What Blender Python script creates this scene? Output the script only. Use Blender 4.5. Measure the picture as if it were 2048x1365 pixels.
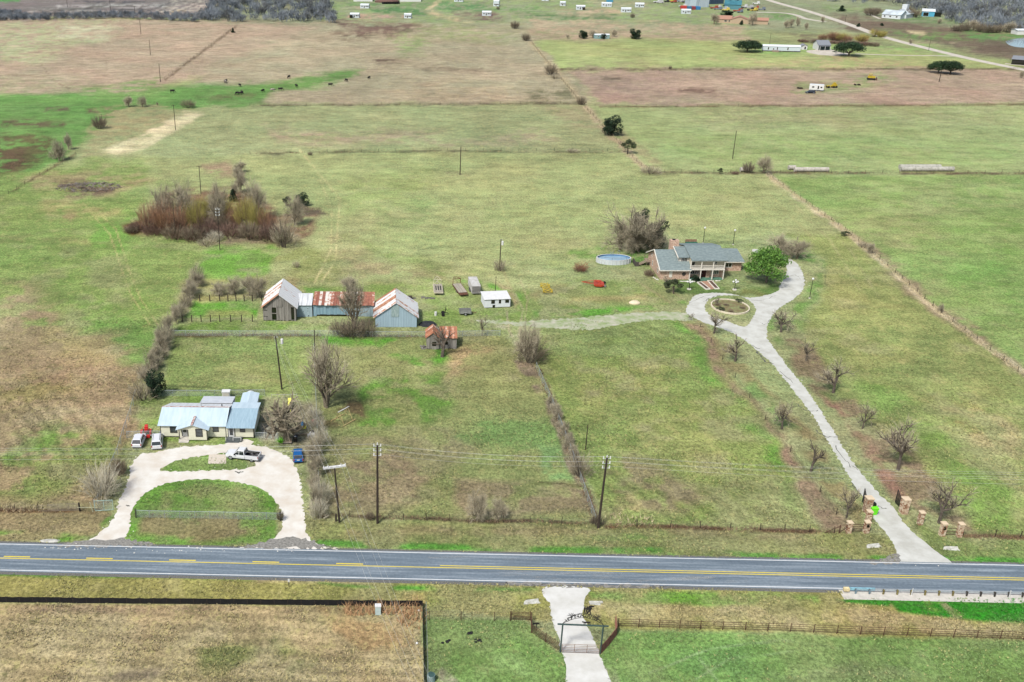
import bpy, math, random
import numpy as np
from mathutils import Vector, Matrix
from mathutils.geometry import tessellate_polygon

for o in list(bpy.data.objects): bpy.data.objects.remove(o)
SC = bpy.context.scene
COL = SC.collection
R = math.radians
# ------------------------------------------------------------------ camera
HC = 88.0                      # height of the aerial camera above the fields
FPX = 2000.0                   # focal length in photograph pixels (2048 wide)
PITCH = math.atan(882/2000)
cam = bpy.data.cameras.new('camera'); cam.sensor_width = 36; cam.lens = 36*FPX/2048
cam.clip_start = 1; cam.clip_end = 20000
camo = bpy.data.objects.new('camera', cam); COL.objects.link(camo)
camo.location = (0, 0, HC); camo.rotation_euler = (math.pi/2-PITCH, 0, 0)
SC.camera = camo
CX = 762.0                     # optical axis: the photograph is an off-centre crop
cam.shift_x = (1024-CX)/2048
# ------------------------------------------------------------------ light
SUN_EL, SUN_AZ = 52, 218       # degrees; azimuth clockwise from +Y (light comes from behind left)
w = bpy.data.worlds.new('World'); SC.world = w; w.use_nodes = True
nt = w.node_tree; nt.nodes.clear()
bg = nt.nodes.new('ShaderNodeBackground'); out = nt.nodes.new('ShaderNodeOutputWorld')
sky = nt.nodes.new('ShaderNodeTexSky'); sky.sky_type = 'NISHITA'; sky.sun_disc = False
sky.sun_elevation = R(SUN_EL); sky.sun_rotation = R(SUN_AZ); sky.air_density = 1.0; sky.dust_density = 3.0; sky.ozone_density = 1.0
bg.inputs[1].default_value = 0.12
nt.links.new(sky.outputs[0], bg.inputs[0]); nt.links.new(bg.outputs[0], out.inputs[0])
sl = bpy.data.lights.new('sun', 'SUN'); sl.energy = 3.2; sl.angle = R(8); sl.color = (1, .98, .94)
so = bpy.data.objects.new('sun', sl); COL.objects.link(so)
az = R(SUN_AZ); el = R(SUN_EL)
sd = Vector((math.sin(az)*math.cos(el), math.cos(az)*math.cos(el), math.sin(el)))
so.rotation_euler = sd.to_track_quat('Z', 'Y').to_euler(); so.location = (-60, -60, 200)
SC.view_settings.view_transform = 'Standard'; SC.view_settings.look = 'None'
SC.view_settings.exposure = 0.68; SC.view_settings.gamma = 1; SC.view_settings.use_curve_mapping = False
SC.cycles.max_bounces = 6; SC.cycles.transparent_max_bounces = 16
# ------------------------------------------------------------------ where things stand
SP, CP = math.sin(PITCH), math.cos(PITCH)
def P(px, py, z=0.0):
    """point of the plane at height z that lies on the line of sight through photograph point (px,py)"""
    u = (px-CX)/FPX; v = (py-682.5)/FPX
    dx, dy, dz = u, CP - v*SP, -SP - v*CP
    t = (z-HC)/dz
    return Vector((dx*t, dy*t, z))
def SCL(py):
    """pixels per metre across at the ground at row py"""
    y = P(1024, py).y
    return FPX/(y*CP+HC*SP)
ORD = ['first','second','third','fourth','fifth','sixth','seventh','eighth','ninth','tenth','eleventh','twelfth','thirteenth','fourteenth','fifteenth','sixteenth','seventeenth','eighteenth','nineteenth','twentieth']+['twenty-'+s for s in ('first','second','third','fourth','fifth','sixth','seventh','eighth','ninth')]
def HEAD(a, b):
    """heading of a thing whose axis runs from photograph point a to b on the ground"""
    d = P(*b)-P(*a); return math.atan2(d.y, d.x)
def HT(px, pyb, pyt):
    """height of a vertical thing whose foot is at (px,pyb) and whose top reaches row pyt"""
    Y = P(px, pyb).y; v = (pyt-682.5)
    g = Y*(FPX*SP+v*CP)/(v*SP-FPX*CP)
    return HC+g
def lin(c):
    c = c/255.0
    return c/12.92 if c <= .04045 else ((c+.055)/1.055)**2.4
EV = 1.62
def C(r, g, b): return (lin(r)/EV, lin(g)/EV, lin(b)/EV, 1)
# ------------------------------------------------------------------ mesh helpers
class MB:
    def __init__(s): s.v = []; s.f = []; s.m = []; s.mi = 0; s.T = None
    def add(s, pts, faces):
        n = len(s.v)
        if s.T is not None: pts = [s.T @ Vector(p) for p in pts]
        s.v.extend([tuple(p) for p in pts]); s.f.extend([tuple(i+n for i in f) for f in faces]); s.m.extend([s.mi]*len(faces)); return s
    def hexa(s, p): return s.add(p, [(0,3,2,1),(4,5,6,7),(0,1,5,4),(1,2,6,5),(2,3,7,6),(3,0,4,7)])
    def box(s, x0, y0, z0, x1, y1, z1):
        return s.hexa([(x0,y0,z0),(x1,y0,z0),(x1,y1,z0),(x0,y1,z0),(x0,y0,z1),(x1,y0,z1),(x1,y1,z1),(x0,y1,z1)])
    def cbox(s, cx, cy, cz, sx, sy, sz): return s.box(cx-sx/2,cy-sy/2,cz-sz/2,cx+sx/2,cy+sy/2,cz+sz/2)
    def tube(s, p, q, r0, r1=None, n=6, cap=True):
        p = Vector(p); q = Vector(q); r1 = r0 if r1 is None else r1
        d = (q-p)
        if d.length < 1e-6: return s
        d.normalize(); a = d.orthogonal().normalized(); b = d.cross(a)
        pts = []
        for c, r in ((p, r0), (q, r1)):
            for k in range(n):
                t = 2*math.pi*k/n; pts.append(c+a*(r*math.cos(t))+b*(r*math.sin(t)))
        fs = [(k, (k+1)%n, n+(k+1)%n, n+k) for k in range(n)]
        if cap: fs += [tuple(range(n-1,-1,-1)), tuple(range(n, 2*n))]
        return s.add(pts, fs)
    def path(s, pts, r, n=5):
        for a, b in zip(pts[:-1], pts[1:]): s.tube(a, b, r, r, n, True)
        return s
    def poly(s, pts, vec):
        """extrude a planar outline by vec"""
        n = len(pts); vec = Vector(vec); a = [Vector(p) for p in pts]; b = [p+vec for p in a]
        return s.add(a+b, [tuple(range(n-1,-1,-1)), tuple(range(n,2*n))]+[(k,(k+1)%n,n+(k+1)%n,n+k) for k in range(n)])
    def ell(s, c, rx, ry, rz, nu=10, nv=6, z0=-1.0):
        pts = []; fs = []
        for j in range(nv+1):
            ph = -math.pi/2+math.pi*j/nv
            zz = max(math.sin(ph), z0)
            for i in range(nu):
                t = 2*math.pi*i/nu; pts.append((c[0]+rx*math.cos(ph)*math.cos(t), c[1]+ry*math.cos(ph)*math.sin(t), c[2]+rz*zz))
        for j in range(nv):
            for i in range(nu): fs.append((j*nu+i, j*nu+(i+1)%nu, (j+1)*nu+(i+1)%nu, (j+1)*nu+i))
        return s.add(pts, fs)
    def loft(s, rings, cap=True):
        n = len(rings[0]); pts = [p for r in rings for p in r]; fs = []
        for j in range(len(rings)-1):
            for i in range(n): fs.append((j*n+i, j*n+(i+1)%n, (j+1)*n+(i+1)%n, (j+1)*n+i))
        if cap: fs += [tuple(range(n-1,-1,-1)), tuple(range((len(rings)-1)*n, len(rings)*n))]
        return s.add(pts, fs)
    def tri(s, a, b, c): return s.add([a,b,c], [(0,1,2)])
    def quad(s, a, b, c, d): return s.add([a,b,c,d], [(0,1,2,3)])
    def mesh(s, name, mats, smooth=False):
        me = bpy.data.meshes.new(name); me.from_pydata(s.v, [], s.f)
        for m in (mats if isinstance(mats, (list,tuple)) else [mats]): me.materials.append(m)
        if s.mi or any(s.m): me.polygons.foreach_set('material_index', s.m)
        if smooth: me.polygons.foreach_set('use_smooth', [True]*len(s.f))
        me.update(); return me
KIDS = {}
def link(name, data, parent=None, loc=(0,0,0), rz=0.0, sc=None):
    o = bpy.data.objects.new(name, data); COL.objects.link(o)
    if parent is not None: o.parent = parent; KIDS.setdefault(parent.name, []).append(o)
    o.location = loc; o.rotation_euler = (0, 0, rz)
    if sc is not None: o.scale = sc if hasattr(sc, '__len__') else (sc,)*3
    return o
def tag(o, label=None, cat=None, group=None, kind=None):
    if label: o['label'] = label
    if cat: o['category'] = cat
    if group: o['group'] = group
    if kind: o['kind'] = kind
    return o
def thing(name, label, cat, loc=(0,0,0), rz=0.0, group=None): return tag(link(name, None, None, loc, rz), label, cat, group)
def part(par, name, mb, mats, label=None, smooth=False, loc=(0,0,0), rz=0.0, kind=None):
    o = link(name, mb.mesh(name, mats, smooth) if isinstance(mb, MB) else mb, par, loc, rz)
    return tag(o, label, None, None, kind)
def solo(name, mb, mats, label, cat, loc=(0,0,0), rz=0.0, group=None, smooth=False, kind=None):
    return tag(link(name, mb.mesh(name, mats, smooth) if isinstance(mb, MB) else mb, None, loc, rz), label, cat, group, kind)
def struct(name, mb, mats, smooth=False):
    return tag(link(name, mb.mesh(name, mats, smooth) if isinstance(mb, MB) else mb), kind='structure')
def dup(root, loc, rz=0.0, sc=None, label=None, group=None, _par=None):
    c = root.copy(); COL.objects.link(c)
    if _par is None:
        c.location = loc; c.rotation_euler = (0,0,rz)
        if sc is not None: c.scale = sc if hasattr(sc, '__len__') else (sc,)*3
        if label: c['label'] = label
        if group: c['group'] = group
    else:
        c.parent = _par; KIDS.setdefault(_par.name, []).append(c)
    for k in KIDS.get(root.name, []): dup(k, None, _par=c)
    return c
# ------------------------------------------------------------------ materials
MATS = {}
def M(name, col, col2=None, scale=2.0, rough=.85, metal=0.0, bump=0.0, detail=5, contrast=.25, stretch=(1,1,1), rnd=0.0, trans=0.0, spec=.3):
    if name in MATS: return MATS[name]
    m = bpy.data.materials.new(name); m.use_nodes = True; n = m.node_tree.nodes; l = m.node_tree.links
    b = n['Principled BSDF']; b.inputs['Roughness'].default_value = rough; b.inputs['Metallic'].default_value = metal
    b.inputs['Specular IOR Level'].default_value = spec
    tc = n.new('ShaderNodeTexCoord'); mp = n.new('ShaderNodeMapping'); mp.inputs['Scale'].default_value = stretch
    nz = n.new('ShaderNodeTexNoise'); nz.inputs['Scale'].default_value = scale; nz.inputs['Detail'].default_value = detail; nz.inputs['Roughness'].default_value = .65
    l.new(tc.outputs['Object'], mp.inputs[0]); l.new(mp.outputs[0], nz.inputs['Vector'])
    if rnd:
        oi = n.new('ShaderNodeObjectInfo'); va = n.new('ShaderNodeVectorMath'); va.operation = 'ADD'; mu = n.new('ShaderNodeMath'); mu.operation = 'MULTIPLY'; mu.inputs[1].default_value = 50
        l.new(oi.outputs['Random'], mu.inputs[0]); l.new(mp.outputs[0], va.inputs[0]); l.new(mu.outputs[0], va.inputs[1]); l.new(va.outputs[0], nz.inputs['Vector'])
    cr = n.new('ShaderNodeValToRGB'); l.new(nz.outputs[0], cr.inputs[0])
    c2 = col2 if col2 else tuple(x*(1-contrast) for x in col[:3])+(1,)
    c1 = col if col2 else tuple(min(1, x*(1+contrast)) for x in col[:3])+(1,)
    cr.color_ramp.elements[0].position = .36; cr.color_ramp.elements[0].color = c2
    cr.color_ramp.elements[1].position = .64; cr.color_ramp.elements[1].color = c1
    src = cr.outputs[0]
    if rnd:
        hs = n.new('ShaderNodeHueSaturation'); mr = n.new('ShaderNodeMapRange'); mr.inputs[3].default_value = 1-rnd; mr.inputs[4].default_value = 1+rnd
        l.new(oi.outputs['Random'], mr.inputs[0]); l.new(mr.outputs[0], hs.inputs['Value']); l.new(src, hs.inputs['Color']); src = hs.outputs[0]
    l.new(src, b.inputs['Base Color'])
    if bump:
        bp = n.new('ShaderNodeBump'); bp.inputs['Strength'].default_value = bump; bp.inputs['Distance'].default_value = .05
        l.new(nz.outputs[0], bp.inputs['Height']); l.new(bp.outputs[0], b.inputs['Normal'])
    if trans: b.inputs['Transmission Weight'].default_value = trans
    MATS[name] = m; return m
def glassy(name, col): return M(name, col, contrast=.35, scale=1.2, rough=.12, spec=.8)
W_ = M('white_paint', C(226,226,222), contrast=.06, scale=1.5, rough=.6)
CREAM = M('cream_siding', C(232,230,205), contrast=.07, scale=.8, rough=.7, stretch=(1,1,6))
TINB = M('pale_tin', C(205,222,230), C(186,206,216), scale=.5, rough=.6, metal=.0, stretch=(3,.4,1))
TINW = M('white_tin', C(232,234,234), C(205,208,208), scale=.7, rough=.65, stretch=(3,.4,1))
TINR = M('ribbed_tin', C(176,202,214), C(150,178,192), scale=1.4, rough=.6, stretch=(5,.3,1))
DARKT = M('dark_trim', C(70,66,60), contrast=.3, rough=.7)
RUSTT = M('rusty_trim', C(150,70,50), C(225,215,205), scale=2, rough=.7)
GLS = glassy('window_glass', C(70,78,80))
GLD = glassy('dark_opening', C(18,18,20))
CONC = M('concrete', C(205,200,188), contrast=.12, scale=1.5, rough=.9)
WEATH = M('weathered_boards', C(166,162,154), C(116,110,102), scale=1.6, rough=.95, stretch=(6,1,.25), bump=.5, rnd=.25)
WOODP = M('old_post_wood', C(80,68,56), C(48,42,36), scale=5, rough=.95, stretch=(1,1,.3))
POLEM = M('tarred_pole', C(72,60,50), C(44,38,34), scale=3, rough=.9, stretch=(2,2,.3))
RUSTP = M('rusty_pipe', C(98,66,50), C(70,46,36), scale=4, rough=.8)
GALV = M('galvanised_steel', C(176,184,186), contrast=.12, scale=3, rough=.5, metal=.4)
BLACKR = M('black_rubber', C(30,30,32), contrast=.3, rough=.8)
BLACKP = M('black_plastic', C(24,24,26), contrast=.3, rough=.5)
WIRE = M('wire', C(150,150,146), contrast=.1, rough=.6)
BARBW = M('rusty_wire', C(110,92,76), contrast=.2, rough=.8)
BARK = M('dark_bark', C(112,102,90), C(78,70,62), scale=4, rough=.95)
BARKL = M('grey_bark', C(146,136,116), C(108,98,82), scale=4, rough=.95)
TWIG = M('grey_twigs', C(202,192,164), C(164,154,130), scale=.8, rough=.95, rnd=.12)
TWIGD = M('dark_twigs', C(158,146,122), C(120,108,88), scale=.8, rough=.95, rnd=.12)
TWIGP = M('pale_twigs', C(230,222,198), C(192,184,160), scale=.8, rough=.95, rnd=.1)
TWIGR = M('russet_twigs', C(182,140,106), C(140,104,84), scale=.5, rough=.95, rnd=.15)
TWIGY = M('yellow_willow_twigs', C(190,182,100), C(160,146,84), scale=.5, rough=.95, rnd=.15)
TWIGB = M('brown_brush', C(142,116,100), C(108,86,76), scale=.5, rough=.95, rnd=.15)
OAKL = M('oak_leaves', C(52,82,44), C(26,46,28), scale=.9, rough=.7, rnd=.15)
CEDL = M('cedar_leaves', C(44,70,40), C(22,38,26), scale=.9, rough=.8, rnd=.15)
PINL = M('pine_needles', C(118,162,64), C(64,106,42), scale=.9, rough=.7)
SHRL = M('shrub_leaves', C(84,96,60), C(50,60,42), scale=.9, rough=.8, rnd=.15)
# ------------------------------------------------------------------ noise and patches for the ground cover
_rs = np.random.RandomState(7); _tab = _rs.rand(256, 256)
def vnoise(x, y):
    xi = np.floor(x).astype(int); yi = np.floor(y).astype(int); fx = x-xi; fy = y-yi
    fx = fx*fx*(3-2*fx); fy = fy*fy*(3-2*fy)
    a = _tab[xi & 255, yi & 255]; b = _tab[(xi+1) & 255, yi & 255]; c = _tab[xi & 255, (yi+1) & 255]; d = _tab[(xi+1) & 255, (yi+1) & 255]
    return (a*(1-fx)+b*fx)*(1-fy)+(c*(1-fx)+d*fx)*fy
def fbm(x, y, s, o=4, ax=1.0):
    r = 0; a = 1; t = 0; x = x/s; y = y/s*ax
    for k in range(o): r = r+a*vnoise(x*(2**k)+17*k, y*(2**k)+31*k); t += a; a *= .55
    return r/t-.5
def sdist(px, py, pts):
    """signed distance (positive inside) to a closed outline"""
    d = np.full(px.shape, 1e9); ins = np.zeros(px.shape, bool); n = len(pts)
    for i in range(n):
        x0, y0 = pts[i]; x1, y1 = pts[(i+1)%n]; ex, ey = x1-x0, y1-y0; L = ex*ex+ey*ey+1e-9
        t = np.clip(((px-x0)*ex+(py-y0)*ey)/L, 0, 1)
        d = np.minimum(d, np.hypot(px-x0-t*ex, py-y0-t*ey))
        if y0 != y1:
            c = ((y0 > py) != (y1 > py)) & (px < (x1-x0)*(py-y0)/(y1-y0)+x0); ins ^= c
    return np.where(ins, d, -d)
def ldist(px, py, pts):
    d = np.full(px.shape, 1e9)
    for (x0, y0), (x1, y1) in zip(pts[:-1], pts[1:]):
        ex, ey = x1-x0, y1-y0; L = ex*ex+ey*ey+1e-9; t = np.clip(((px-x0)*ex+(py-y0)*ey)/L, 0, 1)
        d = np.minimum(d, np.hypot(px-x0-t*ex, py-y0-t*ey))
    return d
# areas: outline, colour, soft edge, opacity, clumpiness, straw
L0, R0 = -420, 2470
AREAS = [
 # far country beyond the fields
 ([(L0,-150),(R0,-150),(R0,60),(L0,60)], (150,156,118), 6, 1, .6, .3),
 ([(640,0),(1500,0),(1500,62),(1070,45),(640,50)], (150,168,108), 5, .9, .5, .3),
 ([(690,6),(900,2),(905,12),(700,20)], (120,155,92), 4, .8, .4, .1),
 ([(740,18),(850,16),(860,33),(760,30)], (96,138,80), 4, .9, .5, .1),
 ([(868,8),(960,6),(985,22),(880,24)], (104,146,88), 4, .8, .5, .1),
 ([(870,2),(880,2),(862,22),(905,34),(950,42),(950,47),(885,38),(845,24)], (206,186,140), 3, .8, .2, .3),
 ([(905,22),(990,24),(1010,42),(920,38)], (130,108,96), 4, .8, .7, .1),
 ([(1020,28),(1240,32),(1230,40),(1060,38)], (92,126,78), 5, .8, .8, .1),
 ([(985,16),(1080,14),(1090,26),(1000,26)], (112,150,84), 5, .7, .5, .1),
 ([(1110,18),(1230,20),(1250,30),(1120,32)], (196,168,136), 5, .7, .3, .3),
 ([(1180,4),(1290,6),(1290,18),(1200,14)], (190,172,138), 5, .6, .3, .3),
 ([(690,30),(760,30),(758,40),(690,38)], (196,160,134), 3, .7, .2, .1),
 ([(758,32),(812,32),(812,38),(760,38)], (200,160,140), 3, .8, .2, .1),
 ([(760,12),(690,14),(680,20),(720,20)], (196,170,144), 3, .6, .2, .1),
 # earthworks top left
 ([(L0,-40),(470,-40),(400,46),(L0,42)], (134,126,118), 4, 1, .5, .1),
 ([(L0,-40),(72,-40),(40,3),(L0,20)], (96,160,84), 3, 1, .2, 0),
 ([(60,18),(260,22),(270,29),(60,26)], (176,170,156), 3, .8, .1, .2),
 ([(110,11),(330,8),(330,16),(120,17)], (188,182,170), 2, .8, .1, .2),
 ([(345,0),(470,0),(350,40),(300,36)], (186,176,156), 4, .9, .2, .2),
 ([(325,36),(352,22),(372,22),(332,38)], (214,190,140), 2, .9, .1, .2),
 ([(100,36),(400,38),(400,44),(100,43)], (138,176,86), 3, .9, .2, 0),
 # pink tan pasture, top left
 ([(L0,44),(180,39),(660,49),(560,120),(330,168),(250,192),(140,200),(L0,178)], (184,163,133), 5, 1, .4, .5),
 ([(L0,48),(200,48),(250,60),(150,92),(70,128),(L0,142)], (182,184,136), 14, .9, .5, .9),
 ([(110,54),(250,58),(210,72),(120,74)], (206,200,164), 9, .6, .2, .8),
 ([(L0,150),(160,158),(200,178),(120,192),(L0,190)], (170,162,124), 10, .8, .4, .5),
 # centre top pasture
 ([(660,48),(1052,50),(1190,207),(560,211),(360,182),(430,128),(560,80)], (176,164,130), 8, 1, .5, .5),
 ([(720,52),(930,46),(1050,62),(1030,92),(860,80),(740,72)], (156,160,108), 14, .8, .6, .4),
 ([(660,48),(800,46),(866,58),(820,66),(790,76),(700,64)], (128,104,88), 7, .95, .8, .1),
 ([(665,66),(745,68),(740,84),(690,84)], (126,106,84), 7, .8, .9, .1),
 ([(745,116),(815,114),(818,122),(760,126)], (118,100,82), 5, .85, .8, .1),
 ([(835,133),(960,138),(960,146),(850,142)], (136,118,94), 6, .7, .8, .1),
 ([(790,80),(850,70),(850,110),(800,110)], (150,168,102), 14, .7, .4, .2),
 ([(840,160),(1080,176),(1180,205),(700,205)], (180,162,126), 14, .6, .4, .6),
 ([(1060,185),(1150,178),(1180,206),(1050,206)], (118,116,82), 10, .7, .8, .1),
 # the green draw on the left
 ([(L0,182),(120,192),(260,188),(400,170),(560,160),(720,140),(700,162),(560,182),(520,208),(430,214),(260,216),(190,262),(120,318),(60,372),(L0,400)], (112,158,76), 9, 1, .8, .05),
 ([(160,176),(300,162),(330,200),(200,205)], (128,160,84), 10, .7, .6, .1),
 ([(90,212),(142,212),(140,222),(92,224)], (118,98,80), 4, .8, .7, .1),
 ([(180,218),(226,216),(214,232),(176,228)], (120,100,76), 4, .8, .7, .1),
 ([(0,240),(130,243),(130,254),(0,250)], (108,96,70), 5, .8, .8, .1),
 ([(390,188),(470,180),(560,196),(420,204)], (116,124,74), 7, .7, .9, .05),
 ([(L0,272),(80,262),(130,276),(96,320),(52,362),(8,388),(L0,400)], (108,104,64), 10, .85, 1, .1),
 ([(0,300),(64,296),(54,330),(16,366),(0,374)], (106,86,62), 8, .8, 1, .05),
 # band of pasture between the two long fences
 ([(250,218),(520,212),(1178,210),(1262,306),(860,304),(500,308),(150,322),(200,262)], (160,168,114), 5, 1, .5, .6),
 ([(200,222),(360,216),(330,270),(250,312),(170,316),(190,262)], (166,158,110), 9, .9, .7, .6),
 ([(204,300),(270,278),(326,246),(372,222),(410,226),(372,252),(300,298),(240,314)], (222,208,160), 5, .95, .3, .6),
 ([(540,262),(900,276),(1100,270),(1120,284),(800,290),(560,290)], (180,160,128), 14, .75, .4, .5),
 ([(900,246),(1140,244),(1180,262),(940,262)], (158,166,112), 12, .6, .4, .5),
 ([(1070,214),(1180,212),(1262,300),(1120,240)], (170,158,116), 10, .6, .5, .4),
 # pastures right of the diagonal fence
 ([(1060,38),(1490,52),(1510,82),(1062,84)], (184,164,130), 6, .95, .5, .5),
 ([(1065,84),(1300,80),(1640,90),(2048,128),(2040,140),(1122,140)], (168,178,108), 5, 1, .2, .3),
 ([(1110,96),(1300,102),(1400,130),(1140,134)], (178,184,118), 12, .7, .2, .4),
 ([(1400,112),(1700,118),(2000,142),(1900,160),(1480,132)], (190,168,122), 12, .7, .3, .5),
 ([(1500,92),(1840,92),(1900,106),(1640,104),(1500,110)], (146,178,98), 7, .8, .2, .1),
 ([(1130,140),(2470,139),(2470,206),(1210,214)], (182,156,130), 5, 1, .6, .5),
 ([(1150,142),(1340,144),(1360,200),(1210,212)], (172,144,124), 14, .7, .5, .2),
 ([(1354,176),(1430,176),(1436,186),(1360,188)], (132,106,88), 5, .8, .7, .1),
 ([(1200,152),(1245,152),(1245,160),(1205,160)], (118,100,82), 4, .7, .8, .1),
 ([(1590,166),(1760,150),(1790,160),(1700,184),(1600,188)], (148,160,100), 9, .75, .5, .2),
 ([(1660,182),(1850,168),(2048,170),(2048,173),(1850,171),(1660,186)], (196,180,140), 2, .7, .2, .4),
 ([(1196,214),(R0,206),(R0,346),(1300,346),(1236,282)], (160,172,110), 5, 1, .5, .5),
 ([(1300,216),(2048,212),(2048,250),(1400,262)], (170,172,120), 16, .6, .4, .6),
 ([(1290,270),(1700,262),(2048,290),(2048,330),(1400,336)], (148,170,98), 20, .6, .5, .3),
 ([(1190,236),(1236,240),(1320,330),(1300,344)], (164,152,108), 8, .7, .5, .5),
 # marsh beyond the farm lane
 ([(1660,30),(1760,40),(R0,120),(R0,200),(2048,126),(1840,84),(1700,58)], (122,106,86), 8, 1, .9, .15),
 ([(1760,60),(1930,72),(1960,84),(1830,80)], (116,150,80), 6, .7, .5, .1),
 ([(1920,62),(2048,70),(2048,82),(1960,84)], (108,150,80), 6, .8, .6, .1),
 ([(1812,61),(1852,65),(1846,70),(1816,66)], (220,200,150), 3, .8, .2, .1),
 ([(1820,84),(1920,86),(1930,90),(1840,90)], (190,176,138), 3, .5, .3, .2),
 ([(1790,30),(1900,36),(1920,50),(1860,52),(1790,42)], (112,142,84), 6, .8, .5, .1),
 ([(1600,8),(1740,14),(1740,26),(1660,24)], (138,160,98), 5, .8, .5, .1),
 ([(1490,28),(1600,26),(1600,40),(1500,40)], (118,158,84), 4, .7, .4, .1),
 ([(1560,66),(1700,70),(1800,90),(1640,88)], (112,96,80), 6, .7, .9, .1),
 ([(1545,84),(1560,92),(1730,108),(1600,102),(1580,98)], (216,206,186), 3, .0, .2, .1),
 # middle pasture
 ([(130,322),(500,310),(860,306),(1262,306),(1300,348),(1540,350),(1700,470),(1560,470),(1420,486),(1300,470),(1190,520),(1050,600),(850,600),(640,560),(420,500),(260,470),(160,400)], (164,172,110), 8, 1, .5, .55),
 ([(620,330),(900,320),(1240,320),(1230,400),(760,470),(640,430)], (170,176,112), 30, .6, .4, .7),
 ([(900,390),(1240,380),(1500,360),(1560,430),(1300,460),(1000,480)], (158,168,104), 30, .6, .4, .6),
 ([(640,560),(660,470),(760,470),(930,540),(830,560),(720,580)], (172,164,112), 14, .6, .6, .6),
 ([(770,420),(880,400),(860,470),(760,460)], (136,164,94), 20, .5, .5, .2),
 ([(888,346),(946,346),(940,352),(892,352)], (110,96,78), 4, .7, .5, .1),
 ([(690,356),(860,352),(860,400),(700,420)], (150,170,92), 26, .5, .5, .3),
 # left middle
 ([(L0,400),(100,340),(200,322),(300,330),(290,400),(270,440),(400,480),(410,500),(380,560),(340,650),(280,740),(L0,740)], (140,164,84), 10, 1, .9, .4),
 ([(170,330),(330,340),(400,380),(300,400),(200,370)], (142,162,92), 14, .7, .6, .3),
 ([(30,360),(240,330),(320,352),(230,390),(120,400)], (172,158,110), 10, .7, .7, .5),
 ([(104,366),(160,358),(228,372),(222,384),(150,396),(112,386)], (118,98,80), 6, .8, .9, .1),
 ([(70,384),(170,400),(250,420),(240,440),(140,440),(70,420)], (178,164,106), 12, .6, .7, .6),
 ([(90,430),(150,430),(140,445),(92,442)], (188,158,116), 7, .6, .5, .3),
 ([(0,470),(200,484),(230,494),(0,486)], (168,160,104), 6, .6, .7, .6),
 ([(180,450),(260,430),(270,470),(230,520),(180,500)], (122,170,70), 12, .7, .6, .1),
 ([(0,560),(80,560),(120,640),(60,700),(0,720)], (166,146,110), 20, .8, .6, .4),
 ([(120,560),(330,600),(320,660),(260,700),(160,650)], (122,162,68), 24, .6, .9, .2),
 # left lower field
 ([(L0,640),(110,650),(220,660),(300,700),(262,780),(250,870),(208,1000),(180,1012),(L0,1016)], (166,144,106), 16, 1, .8, .5),
 ([(200,640),(336,660),(300,740),(250,720)], (120,158,72), 18, .7, .7, .1),
 ([(90,650),(220,680),(240,720),(120,720)], (178,160,104), 20, .6, .8, .7),
 ([(0,760),(140,740),(180,770),(80,820),(0,830)], (150,140,84), 18, .7, 1, .5),
 ([(0,930),(120,860),(226,870),(228,920),(150,980),(60,1000),(0,990)], (138,156,76), 16, .75, .9, .4),
 ([(0,880),(110,850),(130,880),(0,960)], (120,158,64), 14, .7, .8, .2),
 ([(180,800),(240,800),(236,870),(170,860)], (176,150,112), 10, .7, .5, .3),
 ([(262,785),(285,790),(262,870),(240,960),(222,1000),(205,1000),(240,900)], (140,150,86), 6, .8, .5, .3),
 # pond bank
 ([(246,452),(300,440),(330,380),(480,372),(560,420),(620,410),(640,420),(620,450),(600,488),(480,490),(400,484),(330,466),(270,472)], (138,112,84), 10, .9, .9, .2),
 ([(246,452),(285,440),(300,460),(262,472)], (110,80,50), 5, .9, .5, .1),
 ([(330,470),(430,474),(430,486),(400,488)], (150,140,100), 5, .9, .6, .4),
 ([(470,446),(560,452),(600,480),(440,486)], (160,146,116), 6, .8, .6, .4),
 ([(600,408),(640,418),(655,430),(600,432)], (112,98,80), 5, .8, .9, .1),
 ([(410,330),(470,320),(480,350),(420,350)], (170,140,112), 9, .7, .4, .2),
 ([(444,494),(540,488),(552,500),(548,560),(400,560),(408,500)], (122,172,64), 8, .95, .5, .05),
 ([(380,555),(560,550),(560,600),(370,610)], (156,156,92), 8, .8, .6, .3),
 ([(395,606),(526,604),(520,640),(366,636)], (96,164,42), 5, .95, .3, 0),
 ([(420,622),(500,624),(520,640),(400,640)], (150,156,86), 6, .7, .4, .2),
 ([(352,646),(560,646),(660,652),(640,668),(352,668)], (126,160,66), 5, .95, .5, .1),
 ([(540,500),(590,480),(660,500),(700,560),(640,590),(600,560)], (150,158,88), 12, .7, .7, .3),
 ([(586,556),(612,560),(606,590),(596,592)], (182,156,110), 6, .8, .4, .3),
 ([(624,574),(760,570),(752,590),(626,588)], (100,158,50), 6, .8, .5, .05),
 # farm yard
 ([(640,560),(760,566),(880,560),(1050,580),(1070,640),(1030,664),(840,664),(830,590),(700,600)], (134,160,76), 10, .95, .6, .2),
 ([(690,520),(870,530),(930,548),(960,570),(860,556),(800,552),(720,550)], (176,158,112), 9, .7, .5, .4),
 ([(880,545),(960,560),(1040,590),(1040,600),(960,580)], (112,166,58), 6, .8, .4, .05),
 ([(985,565),(1020,575),(1030,605),(1022,620),(1010,590)], (180,158,116), 5, .7, .4, .3),
 ([(1050,590),(1110,560),(1200,560),(1290,580),(1330,610),(1200,625),(1070,630)], (140,158,86), 10, .9, .5, .3),
 ([(1050,590),(1100,566),(1130,570),(1080,600)], (178,156,114), 7, .5, .4, .3),
 ([(1060,620),(1300,616),(1370,606),(1380,614),(1200,634),(1070,632)], (104,166,52), 5, .85, .4, .05),
 ([(1100,600),(1290,596),(1290,606),(1120,610)], (178,160,108), 6, .6, .6, .4),
 ([(1185,505),(1190,496),(1290,480),(1310,530),(1230,536),(1180,528)], (106,146,66), 9, .8, .5, .05),
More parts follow.
